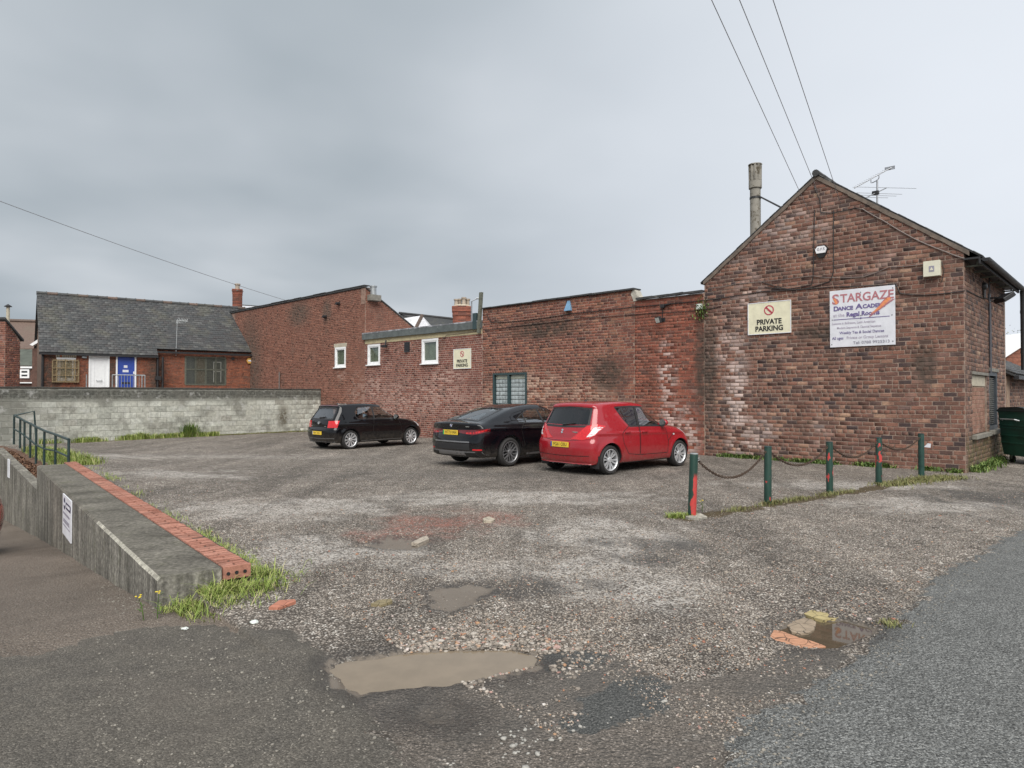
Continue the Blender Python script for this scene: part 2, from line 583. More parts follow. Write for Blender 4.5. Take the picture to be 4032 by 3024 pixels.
def concrete_mat(name, base, vert=0.0, algae=0.3):
    m, nt, b = mk(name)
    p = wpos(nt)
    n1 = NOISE(nt, p, 1.6, 6.0, 0.65)
    n2 = NOISE(nt, p, 22.0, 5.0, 0.65)
    st = N(nt, 'ShaderNodeMapping', None, {0: p, 'Scale': (9, 9, 0.35)}).outputs[0]
    n3 = NOISE(nt, st, 1.0, 5.0, 0.6)
    c = RAMP(nt, n1, [(0.3, tuple(x * 0.55 for x in base)), (0.55, base), (0.75, tuple(min(1, x * 1.45) for x in base))])
    c = MIXC(nt, 1.0, c, RAMP(nt, n2, [(0.28, 0.45), (0.5, 1.0), (0.72, 1.75)]), 'MULTIPLY')
    if vert:
        c = MIXC(nt, vert, c, MIXC(nt, 1.0, c, RAMP(nt, n3, [(0.3, 0.38), (0.5, 0.95), (0.72, 1.6)]), 'MULTIPLY'))
    c = MIXC(nt, MATH(nt, 'MULTIPLY', MAPR(nt, NOISE(nt, p, 3.3, 6.0, 0.7), 0.52, 0.72), algae), c, (0.085, 0.09, 0.04))
    wset(nt, b, Base_Color=c, Roughness=0.93, Specular_IOR_Level=0.2)
    wset(nt, b, Normal=BUMP(nt, MATH(nt, 'ADD', n2, n1), 0.55, 0.02))
    return m


M['concrete'] = concrete_mat('old_concrete', (0.135, 0.126, 0.108), 0.0, 0.35)
M['concrete_face'] = concrete_mat('board_marked_concrete', (0.19, 0.18, 0.158), 0.9, 0.4)
M['concrete_lip'] = concrete_mat('scuffed_pale_concrete', (0.34, 0.325, 0.28), 0.0, 0.3)


def block_mat():
    m, nt, b = mk('grey_concrete_block')
    p = frame_pos(nt, BF)
    r = piece_rnd(nt)
    c = RAMP(nt, r, [(0.0, (0.367, 0.373, 0.331)), (0.3, (0.489, 0.497, 0.442)), (0.6, (0.449, 0.448, 0.393)), (0.85, (0.571, 0.580, 0.524)), (1.0, (0.340, 0.331, 0.290))])
    n1 = NOISE(nt, p, 1.3, 6.0, 0.65)
    n2 = NOISE(nt, p, 9.0, 5.0, 0.65)
    c = MIXC(nt, 1.0, c, RAMP(nt, n2, [(0.25, 0.55), (0.5, 0.95), (0.75, 1.3)]), 'MULTIPLY')
    sp = N(nt, 'ShaderNodeSeparateXYZ', None, {0: p})
    top = MAPR(nt, MATH(nt, 'ADD', sp.outputs[2], MATH(nt, 'MULTIPLY', n2, 0.22)), 1.42, 1.72)   # damp black algae along the top courses
    lef = MATH(nt, 'MULTIPLY', MAPR(nt, sp.outputs[0], -10.4, -12.8), 0.6)
    a = MATH(nt, 'MULTIPLY', MATH(nt, 'MAXIMUM', top, lef), MAPR(nt, n2, 0.3, 0.6, 0.6, 0.95))
    c = MIXC(nt, a, c, (0.06, 0.06, 0.053))
    c = MIXC(nt, MATH(nt, 'MULTIPLY', MAPR(nt, n1, 0.46, 0.66), 0.62), c, (0.16, 0.155, 0.135))
    c = MIXC(nt, MATH(nt, 'MULTIPLY', MAPR(nt, NOISE(nt, p, 3.1, 5.0, 0.6), 0.55, 0.68), 0.5), c, (0.55, 0.55, 0.53))
    st = MATH(nt, 'MULTIPLY', blob(nt, p, -2.05, 0.65, 0.42, 0.75), MAPR(nt, n2, 0.35, 0.6))
    c = MIXC(nt, st, c, (0.13, 0.115, 0.085))
    wset(nt, b, Base_Color=c, Roughness=0.95, Specular_IOR_Level=0.2, Normal=BUMP(nt, n2, 0.4, 0.012))
    return m


M['block'] = block_mat()
M['block_mortar'] = plain('block_mortar', (0.30, 0.30, 0.265), 0.95, var=0.35, scale=5)
M['coping'] = plain('dark_coping', (0.06, 0.058, 0.052), 0.9, var=0.4, scale=3)


def slate_mat(name, tones, lichen=0.5):
    m, nt, b = mk(name)
    p = wpos(nt)
    r = piece_rnd(nt)
    c = RAMP(nt, r, tones)
    n1 = NOISE(nt, p, 1.1, 5.0, 0.6)
    n2 = NOISE(nt, p, 14.0, 5.0, 0.65)
    c = MIXC(nt, 1.0, c, RAMP(nt, n2, [(0.25, 0.6), (0.75, 1.4)]), 'MULTIPLY')
    c = MIXC(nt, MATH(nt, 'MULTIPLY', MAPR(nt, n1, 0.48, 0.7), lichen), c, (0.125, 0.12, 0.085))
    wset(nt, b, Base_Color=c, Roughness=0.62, Specular_IOR_Level=0.4, Normal=BUMP(nt, n2, 0.3, 0.01))
    return m


M['slate'] = slate_mat('roof_slate', [(0.0, (0.040, 0.042, 0.044)), (0.4, (0.056, 0.059, 0.061)), (0.7, (0.050, 0.047, 0.048)), (1.0, (0.088, 0.090, 0.089))], 0.35)
M['brown_tile'] = slate_mat('brown_roof_tile', [(0.0, (0.085, 0.062, 0.050)), (0.5, (0.115, 0.078, 0.062)), (1.0, (0.145, 0.10, 0.08))], 0.25)
M['white_slate'] = slate_mat('frosted_lead_sheet', [(0.0, (0.42, 0.43, 0.46)), (0.5, (0.58, 0.59, 0.62)), (1.0, (0.50, 0.50, 0.53))], 0.25)

# brick palettes ------------------------------------------------------------
PAL_GABLE = [(0.0, (0.054, 0.043, 0.047)), (0.12, (0.086, 0.060, 0.056)), (0.26, (0.163, 0.089, 0.068)), (0.4, (0.238, 0.119, 0.086)), (0.52, (0.126, 0.075, 0.065)), (0.66, (0.273, 0.134, 0.096)), (0.8, (0.177, 0.095, 0.075)), (0.92, (0.315, 0.178, 0.129)), (1.0, (0.425, 0.279, 0.194))]
PAL_RED = [(0.0, (0.10, 0.055, 0.047)), (0.2, (0.19, 0.075, 0.055)), (0.4, (0.29, 0.098, 0.065)), (0.6, (0.22, 0.080, 0.057)), (0.85, (0.31, 0.112, 0.074)), (1.0, (0.12, 0.07, 0.06))]
PAL_MID = [(0.0, (0.089, 0.052, 0.047)), (0.2, (0.163, 0.074, 0.060)), (0.4, (0.271, 0.107, 0.074)), (0.6, (0.197, 0.083, 0.064)), (0.8, (0.305, 0.129, 0.088)), (1.0, (0.315, 0.172, 0.115))]
PAL_EXT = [(0.0, (0.132, 0.058, 0.049)), (0.3, (0.216, 0.083, 0.064)), (0.6, (0.182, 0.072, 0.057)), (0.85, (0.278, 0.106, 0.074)), (1.0, (0.290, 0.142, 0.101))]
PAL_LEFT = [(0.0, (0.168, 0.078, 0.058)), (0.3, (0.253, 0.113, 0.080)), (0.6, (0.214, 0.096, 0.071)), (0.85, (0.298, 0.139, 0.097)), (1.0, (0.124, 0.064, 0.053))]
PAL_HOUSE = [(0.0, (0.099, 0.051, 0.040)), (0.3, (0.275, 0.091, 0.051)), (0.6, (0.220, 0.077, 0.048)), (0.85, (0.319, 0.113, 0.062)), (1.0, (0.12, 0.06, 0.05))]
PAL_INFILL = [(0.0, (0.25, 0.135, 0.10)), (0.5, (0.30, 0.165, 0.12)), (1.0, (0.34, 0.20, 0.15))]


# ------------------------------------------------------------------ masonry
def rows_to_bricks(intervals, z0, z1, course, length, joint, bond='garden', seed=0, jit=0.012):
    """intervals(za, zb) -> list of (xa, xb). Returns rows of x0,x1,z0,z1."""
    rs = random.Random(seed)
    out = []
    z, i = z0, 0
    while z < z1 - course * 0.4:
        zb = z + course
        head = bond == 'garden' and i % 5 == 4
        ln = length * 0.5 if head else length
        off = (0.0 if i % 2 else 0.5) * length + (length * 0.25 if head else 0) + rs.uniform(-0.03, 0.03)
        for xa, xb in intervals(z, min(zb, z1)):
            k = math.floor((xa - off) / ln)
            x = off + k * ln
            while x < xb:
                if bond == 'garden' and not head and rs.random() < 0.13:
                    parts = [(x, x + ln * 0.5), (x + ln * 0.5, x + ln)]
                else:
                    parts = [(x, x + ln)]
                for a, c in parts:
                    a2, c2 = max(a, xa) + joint / 2, min(c, xb) - joint / 2
                    a2 += rs.uniform(-jit, jit) * 0.4
                    c2 += rs.uniform(-jit, jit) * 0.4
                    a2, c2 = max(a2, xa + 0.002), min(c2, xb - 0.002)
                    if c2 - a2 > 0.035:
                        wv = (.009 * math.sin(.62 * a2 + 1.1 + z * .3) + .005 * math.sin(1.9 * a2 + z)) if bond == 'garden' else 0.0
                        out.append((a2, c2, z + joint / 2 + wv + rs.uniform(-.003, .003), min(zb, z1) - joint / 2 + wv + rs.uniform(-.003, .003)))
                x += ln
        z, i = zb, i + 1
    return out


def interval_fn(lo, hi, holes):
    """lo/hi: functions of z (or numbers); holes: list of (xa,xb,za,zb)"""
    fl = lo if callable(lo) else (lambda z: lo)
    fh = hi if callable(hi) else (lambda z: hi)

    def f(za, zb):
        iv = [(max(fl(za), fl(zb)), min(fh(za), fh(zb)))]
        for a, b, c, d in holes:
            if zb > c + 0.01 and za < d - 0.01:
                nv = []
                for x, y in iv:
                    if b <= x or a >= y:
                        nv.append((x, y))
                    else:
                        if a > x:
                            nv.append((x, a))
                        if b < y:
                            nv.append((b, y))
                iv = nv
        return [(x, y) for x, y in iv if y - x > 0.04]
    return f


_UNIT = {}


def unit_pieces(key, jit, var=5):
    """a handful of slightly irregular unit pieces (x,z in +-0.5, y from -1 proud to 0)"""
    if key in _UNIT:
        return _UNIT[key]
    rs = random.Random(hash(key) % 1000 if not isinstance(key, str) else len(key) * 37)
    out = []
    for k in range(var):
        b = 0.035
        fr = [(-.5 + b * .4, -1, -.5 + b), (.5 - b * .4, -1, -.5 + b), (.5 - b * .4, -1, .5 - b), (-.5 + b * .4, -1, .5 - b)]
        fr = [(x + rs.uniform(-jit, jit) * .4, y + rs.uniform(0, .12), z + rs.uniform(-jit, jit)) for x, y, z in fr]
        md = [(-.5, -.72, -.5), (.5, -.72, -.5), (.5, -.72, .5), (-.5, -.72, .5)]
        bk = [(-.5, 0, -.5), (.5, 0, -.5), (.5, 0, .5), (-.5, 0, .5)]
        v = fr + md + bk
        f = [(0, 1, 2, 3)]
        for i in range(4):
            j = (i + 1) % 4
            f.append((i, i + 4, j + 4, j))
            f.append((i + 4, i + 8, j + 8, j + 4))
        out.append((v, f))
    _UNIT[key] = out
    return out


def lay(parent, name, pieces, mat, M4=Matrix.Identity(4), proud=0.011, back=0.004, n_single=300, jit=0.05, depth_jit=0.004, plabel=None, seed=1, tilt=0.0, score=None):
    """pieces: (x0,x1,z0,z1) in a plane (x right, z up, y in). The ones nearest the viewer become objects, the others one mesh."""
    rs = random.Random(seed)
    wm = parent.matrix_world if parent is not None else Matrix.Identity(4)
    if parent is not None:
        wm = Matrix.Translation(parent.location) @ Matrix.Rotation(parent.rotation_euler.z, 4, 'Z')
    eye = Vector((0, 0, EYE))

    def sc(p):
        c = wm @ M4 @ Vector(((p[0] + p[1]) / 2, 0, (p[2] + p[3]) / 2))
        d = (c - eye).length
        if score:
            d += score((p[0] + p[1]) / 2, (p[2] + p[3]) / 2)
        return d - 2.0 * (p[1] - p[0])
    order = sorted(pieces, key=sc)
    un = unit_pieces(name + str(jit), jit)
    meshes = []
    for v, f in un:
        me = bpy.data.meshes.new(name)
        me.from_pydata(v, [], f)
        me.materials.append(mat)
        meshes.append(me)
    T = Matrix.Rotation(tilt, 4, 'X') if tilt else None

    def local(p):
        d = proud + rs.uniform(-depth_jit, depth_jit)
        if rs.random() < .045:
            d *= .3
        m = Matrix.Translation(((p[0] + p[1]) / 2, back, (p[2] + p[3]) / 2))
        if T is not None:
            m = m @ T
        m = m @ Matrix.Rotation(rs.uniform(-.006, .006), 4, 'Y')
        return m @ Matrix.Diagonal((p[1] - p[0], d + back, p[3] - p[2], 1))
    for p in order[:n_single]:
        o = bpy.data.objects.new(name, rs.choice(meshes))
        o.parent = parent
        o.matrix_local = M4 @ local(p)
        col.objects.link(o)
    rest = order[n_single:]
    if rest:
        V, Fq, Rn = [], [], []
        base = [(np.array(v), np.array(f)) for v, f in un]
        off = 0
        m4 = np.array(M4)
        for p in rest:
            v, f = base[rs.randrange(len(base))]
            m = m4 @ np.array(local(p))
            V.append(v @ m[:3, :3].T + m[:3, 3])
            Fq.append(f + off)
            off += len(v)
            Rn += [rs.random()] * len(f)
        o = np_mesh(name + 's', np.concatenate(V), np.concatenate(Fq), mat, parent, Rn)
        o['kind'] = 'stuff'
        return o
# ------------------------------------------------------------------ ground
def g2(u, v, z=0.0):
    p = G(u, v, z)
    return (p.x, p.y)


def gpoly(pts, z=0.0):
    return np.array([g2(u, v, z) for u, v in pts])


def poly_sd(px, py, poly):
    """signed distance to a polygon, negative inside"""
    poly = np.asarray(poly, float)
    d = np.full(px.shape, 1e9)
    ins = np.zeros(px.shape, bool)
    n = len(poly)
    for i in range(n):
        ax, ay = poly[i]
        bx, by = poly[(i + 1) % n]
        ex, ey = bx - ax, by - ay
        wx, wy = px - ax, py - ay
        t = np.clip((wx * ex + wy * ey) / (ex * ex + ey * ey + 1e-12), 0, 1)
        d = np.minimum(d, (wx - t * ex) ** 2 + (wy - t * ey) ** 2)
        c = (ay <= py) != (by <= py)
        with np.errstate(divide='ignore', invalid='ignore'):
            xi = ax + (py - ay) * ex / (ey if abs(ey) > 1e-12 else 1e-12)
        ins ^= c & (px < xi)
    d = np.sqrt(d)
    return np.where(ins, -d, d)


def fbm(x, y, s, seed=0, octv=4):
    r = np.random.default_rng(seed)
    out = np.zeros(np.shape(x))
    amp, tot = 1.0, 0.0
    for o in range(octv):
        for k in range(5):
            a = r.uniform(0, 2 * np.pi)
            f = (1 / s) * 2 ** o * r.uniform(0.7, 1.4)
            out += amp * np.sin(2 * np.pi * f * (x * np.cos(a) + y * np.sin(a)) + r.uniform(0, 6.28)) / 5 ** 0.5
        tot += amp
        amp *= 0.55
    return out / tot


def sstep(x, a, b):
    t = np.clip((x - a) / (b - a), 0, 1)
    return t * t * (3 - 2 * t)


# retaining wall plan: outer (left) face A0 -> A1 -> A2
WTOP = 0.18
A0 = G(620, 2276, WTOP)
A1 = G(146, 1833, WTOP)
A2 = AT(-20, 1774, 20.3)
AT_ = (A1 - A0)
AT_.z = 0
LA = AT_.length
TA = AT_ / LA
NA = Vector((TA.y, -TA.x, 0))
B_ = A2 - A1
B_.z = 0
LB = B_.length
TB = B_ / LB
NB = Vector((TB.y, -TB.x, 0))
RAMP_A = [-1.6, 0.0, 1.2, 2.65, 6.83, 11.2, 19.0, 40]
RAMP_Z = [0, -0.075, -0.21, -0.38, -0.82, -1.33, -1.92, -2.3]
RAIL0 = G(274, 1820, WTOP)
RAIL1 = AT(58, 1733, 20.0)


def path_z(b):
    return np.interp(b, [0, 7.6], [-0.36, 0.0])


PUDDLE = gpoly([(1281, 2633), (1312, 2608), (1367, 2597), (1476, 2583), (1640, 2563), (1823, 2554), (2016, 2554), (2098, 2567), (2126, 2597), (2107, 2629),
                (2016, 2640), (1914, 2670), (1732, 2701), (1549, 2712), (1458, 2722), (1413, 2742), (1349, 2697)])
PUDDLE2 = gpoly([(3260, 2432), (3319, 2428), (3429, 2455), (3470, 2475), (3383, 2519), (3292, 2545), (3155, 2540), (3046, 2512), (3030, 2480), (3110, 2450), (3192, 2402), (3260, 2410)])
MUDS = [gpoly(p) for p in (
    [(1690, 2330), (1760, 2305), (1850, 2300), (1940, 2310), (1960, 2335), (1900, 2350), (1840, 2385), (1780, 2410), (1700, 2400), (1680, 2365)],
    [(1470, 2140), (1520, 2118), (1600, 2120), (1680, 2130), (1660, 2155), (1560, 2165), (1490, 2160)],
    [(1590, 2800), (1660, 2775), (1760, 2780), (1830, 2810), (1790, 2850), (1680, 2860), (1600, 2840)])]
ROAD_R = np.concatenate([gpoly([(4032, 2085), (3800, 2212), (3640, 2310), (3585, 2425), (3475, 2490), (3370, 2590), (3150, 2720), (2990, 2805), (2985, 2845), (2870, 2960), (2800, 3100)]),
                         np.array([[1.0, 0.5], [1.0, -30], [60, -30], [60, 12], [14, 10.5]])])
NEAR_A = np.concatenate([gpoly([(0, 2565), (300, 2500), (540, 2445), (640, 2432), (900, 2455), (1130, 2500), (1275, 2560), (1281, 2633), (1349, 2697), (1413, 2742), (1470, 2830), (1560, 2930), (1680, 3060)]),
                         np.array([[0.0, 1.0], [1.0, -30], [-60, -30], [-60, 3.5], [-8, 4.6]])])
WORN_D = gpoly([(1413, 2742), (1458, 2722), (1549, 2712), (1732, 2701), (1914, 2670), (2107, 2629), (2140, 2580), (2300, 2555), (2420, 2580), (2640, 2690), (2900, 2650), (3100, 2560), (3292, 2545), (3370, 2590), (3150, 2720), (2990, 2805), (2870, 2960), (2800, 3150), (1700, 3150), (1560, 2930)])
DARKP = [gpoly(p) for p in ([(2130, 2590), (2220, 2560), (2330, 2555), (2400, 2580), (2380, 2615), (2280, 2635), (2160, 2640)],
                            [(2180, 2880), (2260, 2780), (2420, 2690), (2560, 2655), (2640, 2700), (2640, 2780), (2480, 2850), (2280, 2900)])]


def zg(x, y):
    x = np.asarray(x, float)
    y = np.asarray(y, float)
    z = 0.012 * fbm(x, y, 3.5, 3, 3) * sstep(np.hypot(x, y), 2, 6)
    z = z - 0.07 * sstep(y, 15, 20) * sstep(-x, -3, 4)
    # bank beside the brick strip
    a = (x - A0.x) * TA.x + (y - A0.y) * TA.y
    l = (x - A0.x) * NA.x + (y - A0.y) * NA.y
    z = z + 0.145 * sstep(a, 1.0, 9.0) * sstep(a, 22, 14) * np.where(l > 0, sstep(l, 3.2, 0.7), 1.0)
    # potholes
    for P, dp in ((PUDDLE, 0.045), (PUDDLE2, 0.05)):
        sd = poly_sd(x, y, P) + 0.02 * fbm(x, y, 0.25, 9)
        z = z - dp * sstep(-sd, -0.03, 0.09)
    for P in MUDS:
        sd = poly_sd(x, y, P) + 0.04 * fbm(x, y, 0.25, 5)
        z = z - 0.018 * sstep(-sd, -0.04, 0.12)
    # lip of the laid asphalt
    sr = poly_sd(x, y, ROAD_R) + 0.03 * fbm(x, y, 0.3, 6)
    z = z + 0.022 * sstep(-sr, -0.01, 0.05)
    sn = poly_sd(x, y, NEAR_A) + 0.03 * fbm(x, y, 0.3, 8)
    z = z + 0.016 * sstep(-sn, -0.01, 0.06)
    # the car ramp sinking behind the retaining wall
    b = (x - A1.x) * TB.x + (y - A1.y) * TB.y
    lb = (x - A1.x) * NB.x + (y - A1.y) * NB.y
    zr = np.interp(np.where(b > 0, LA + b, a), RAMP_A, RAMP_Z)
    wl = np.where(b > 0, 0.15, 0.3)
    lat = np.where(b > 0, lb, l)
    low = (lat < wl) & (a > -1.7) & (y > 3)
    z = np.where(low, np.minimum(z, zr + np.minimum(0.01 * fbm(x, y, 2.0, 4), 0.01)), z)
    # sunk walkway between the low wall and the railing
    rr = (RAIL1 - RAIL0)
    rl = math.hypot(rr.x, rr.y)
    rn = (rr.y / rl, -rr.x / rl)
    dr = (x - RAIL0.x) * rn[0] + (y - RAIL0.y) * rn[1]
    walk = (b > -0.6) & (lat >= wl) & (a > LA - 0.2)
    zw = path_z(b)
    k = sstep(dr, 0.75, -0.1)
    z = np.where(walk, z * (1 - k) + np.minimum(z, zw) * k, z)
    return z


def gz(x, y):
    return float(zg(np.array([x]), np.array([y]))[0])


def ground_mat():
    m, nt, b = mk('car_park_ground')
    p = wpos(nt)
    zA = N(nt, 'ShaderNodeAttribute', {'attribute_name': 'zoneA'})
    zB = N(nt, 'ShaderNodeAttribute', {'attribute_name': 'zoneB'})
    zC = N(nt, 'ShaderNodeAttribute', {'attribute_name': 'zoneC'})
    sA = N(nt, 'ShaderNodeSeparateColor', None, {0: zA.outputs['Color']}).outputs
    sB = N(nt, 'ShaderNodeSeparateColor', None, {0: zB.outputs['Color']}).outputs
    sC = N(nt, 'ShaderNodeSeparateColor', None, {0: zC.outputs['Color']}).outputs
    n_l = NOISE(nt, p, 0.7, 5.0, 0.6)
    n_m = NOISE(nt, p, 4.0, 5.0, 0.65)
    n_s = NOISE(nt, p, 30.0, 4.0, 0.7)

    def vor(scale, feat='F1', rnd=1.0):
        return N(nt, 'ShaderNodeTexVoronoi', {'feature': feat}, {'Vector': p, 'Scale': scale, 'Randomness': rnd})

    def cellrnd(v):
        return N(nt, 'ShaderNodeSeparateColor', None, {0: v.outputs['Color']}).outputs[0]

    def sharp(mask, amt=0.35):
        return MAPR(nt, MATH(nt, 'ADD', mask, MATH(nt, 'MULTIPLY', MATH(nt, 'SUBTRACT', n_s, 0.5), amt)), 0.35, 0.65)
    v1 = vor(125.0)
    v2 = vor(58.0)
    v3 = vor(33.0)
    v4 = vor(150.0)
    r1, r2, r3, r4 = cellrnd(v1), cellrnd(v2), cellrnd(v3), cellrnd(v4)
    e1, e2, e3 = v1.outputs['Distance'], v2.outputs['Distance'], v3.outputs['Distance']
    # near asphalt
    asp = RAMP(nt, r1, [(0.0, (0.056, 0.052, 0.046)), (0.5, (0.092, 0.086, 0.077)), (0.85, (0.124, 0.116, 0.104)), (1.0, (0.19, 0.178, 0.16))])
    asp = MIXC(nt, 1.0, asp, RAMP(nt, n_m, [(0.3, (0.82, 0.80, 0.78)), (0.7, (1.18, 1.14, 1.08))]), 'MULTIPLY')
    asp = MIXC(nt, MAPR(nt, n_l, 0.5, 0.72, 0.0, 0.4), asp, (0.105, 0.090, 0.076))
    # right hand road: tighter, cleaner, bluer chippings
    asr = RAMP(nt, r4, [(0.0, (0.038, 0.038, 0.037)), (0.35, (0.090, 0.092, 0.089)), (0.75, (0.150, 0.153, 0.149)), (1.0, (0.275, 0.280, 0.273))])
    asr = MIXC(nt, 1.0, asr, RAMP(nt, n_m, [(0.3, 0.84), (0.7, 1.16)]), 'MULTIPLY')
    # gravel
    gr = RAMP(nt, r2, [(0.0, (0.096, 0.088, 0.080)), (0.25, (0.206, 0.188, 0.170)), (0.5, (0.318, 0.291, 0.263)), (0.75, (0.452, 0.414, 0.375)), (0.92, (0.646, 0.592, 0.536)), (1.0, (0.800, 0.800, 0.778))])
    gr2 = RAMP(nt, r3, [(0.0, (0.121, 0.111, 0.101)), (0.4, (0.288, 0.264, 0.239)), (0.8, (0.501, 0.459, 0.416)), (1.0, (0.800, 0.800, 0.760))])
    gr = MIXC(nt, MAPR(nt, n_s, 0.42, 0.58), gr, gr2)
    gap = MAPR(nt, e2, 0.30, 0.60, 0.0, 0.88)
    gr = MIXC(nt, gap, gr, (0.052, 0.044, 0.037))
    gr = MIXC(nt, 1.0, gr, RAMP(nt, n_m, [(0.28, (0.66, 0.64, 0.62)), (0.5, (0.96, 0.94, 0.92)), (0.72, (1.3, 1.29, 1.28))]), 'MULTIPLY')
    tk = N(nt, 'ShaderNodeMapping', None, {0: p, 'Rotation': (0, 0, -WF.rot), 'Scale': (1.5, 0.12, 1.0)}).outputs[0]
    gr = MIXC(nt, 1.0, gr, RAMP(nt, NOISE(nt, tk, 1.0, 4.0, 0.6), [(0.34, 0.72), (0.52, 1.0), (0.68, 1.2)]), 'MULTIPLY')
    gr = MIXC(nt, 1.0, gr, RAMP(nt, n_l, [(0.3, (0.78, 0.77, 0.76)), (0.55, (1.0, 0.98, 0.96)), (0.75, (1.22, 1.19, 1.16))]), 'MULTIPLY')
    # pale limestone dust, brick dust, dark patches
    pale = MATH(nt, 'MULTIPLY', sB[1], MAPR(nt, MATH(nt, 'ADD', MATH(nt, 'MULTIPLY', n_m, 0.6), MATH(nt, 'MULTIPLY', r2, 0.5)), 0.35, 0.75))
    gr = MIXC(nt, MATH(nt, 'MULTIPLY', pale, 0.74), gr, (0.52, 0.49, 0.455))
    red = MATH(nt, 'MULTIPLY', sB[0], MAPR(nt, MATH(nt, 'ADD', MATH(nt, 'MULTIPLY', n_m, 0.7), MATH(nt, 'MULTIPLY', r2, 0.4)), 0.38, 0.72))
    gr = MIXC(nt, MATH(nt, 'MULTIPLY', red, 0.75), gr, (0.25, 0.085, 0.06))
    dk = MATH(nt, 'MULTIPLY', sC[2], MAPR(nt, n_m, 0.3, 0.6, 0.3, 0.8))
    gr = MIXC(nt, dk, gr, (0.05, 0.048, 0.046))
    # worn patch near the puddle
    wd = RAMP(nt, r1, [(0.0, (0.058, 0.049, 0.041)), (0.5, (0.117, 0.101, 0.086)), (0.85, (0.162, 0.139, 0.119)), (1.0, (0.311, 0.270, 0.237))])
    wd = MIXC(nt, MAPR(nt, n_l, 0.35, 0.6, 0.0, 0.6), wd, (0.072, 0.07, 0.066))
    wd = MIXC(nt, MAPR(nt, n_m, 0.56, 0.68), wd, MIXC(nt, 0.35, gr, (0.05, 0.045, 0.04)))
    dark = RAMP(nt, r4, [(0.0, (0.032, 0.034, 0.033)), (0.6, (0.068, 0.070, 0.068)), (1.0, (0.13, 0.13, 0.125))])
    wd = MIXC(nt, sharp(sC[0]), wd, dark)
    # brown ramp
    br = RAMP(nt, r4, [(0.0, (0.087, 0.070, 0.057)), (0.5, (0.139, 0.114, 0.093)), (0.9, (0.172, 0.143, 0.118)), (1.0, (0.345, 0.305, 0.269))])
    br = MIXC(nt, 1.0, br, RAMP(nt, n_l, [(0.3, 0.72), (0.7, 1.2)]), 'MULTIPLY')
    lit = RAMP(nt, r3, [(0.0, (0.045, 0.028, 0.02)), (0.5, (0.12, 0.068, 0.045)), (1.0, (0.20, 0.12, 0.085))])
    moss = RAMP(nt, r1, [(0.0, (0.03, 0.022, 0.012)), (0.6, (0.075, 0.052, 0.028)), (1.0, (0.12, 0.10, 0.045))])
    c = MIXC(nt, sharp(sA[0]), asp, gr)
    c = MIXC(nt, sharp(sA[2], 0.5), c, wd)
    c = MIXC(nt, sharp(sC[1]), c, br)
    c = MIXC(nt, sharp(sB[2], 0.9), c, moss)
    c = MIXC(nt, sharp(zC.outputs['Alpha'], 0.5), c, lit)
    c = MIXC(nt, sharp(sA[1], 0.5), c, asr)
    wet = zB.outputs['Alpha']
    c = MIXC(nt, MATH(nt, 'MULTIPLY', wet, MAPR(nt, n_m, 0.3, 0.6, 0.35, 0.62)), c, (0.03, 0.026, 0.022))
    mud = zA.outputs['Alpha']
    c = MIXC(nt, MAPR(nt, MATH(nt, 'ADD', mud, MATH(nt, 'MULTIPLY', MATH(nt, 'SUBTRACT', n_m, 0.5), 0.5)), 0.3, 0.75, 0.0, 0.92), c, (0.155, 0.130, 0.105))
    wset(nt, b, Base_Color=c, Specular_IOR_Level=0.35)
    wset(nt, b, Roughness=MAPR(nt, MATH(nt, 'MAXIMUM', mud, MATH(nt, 'MULTIPLY', wet, 0.8)), 0.2, 0.9, 0.86, 0.38))
    hg = MATH(nt, 'ADD', MATH(nt, 'MULTIPLY', MATH(nt, 'SUBTRACT', 0.7, e2), 1.0), MATH(nt, 'MULTIPLY', MATH(nt, 'SUBTRACT', 0.7, e3), 0.8))
    ha = MATH(nt, 'MULTIPLY', MATH(nt, 'SUBTRACT', 0.7, e1), 0.4)
    gm = sharp(sA[0])
    hh = MATH(nt, 'ADD', MATH(nt, 'MULTIPLY', hg, gm), MATH(nt, 'MULTIPLY', ha, MATH(nt, 'SUBTRACT', 1.15, gm)))
    hh = MATH(nt, 'MULTIPLY', hh, MATH(nt, 'SUBTRACT', 1.05, mud))
    wset(nt, b, Normal=BUMP(nt, hh, 0.85, 0.014))
    return m


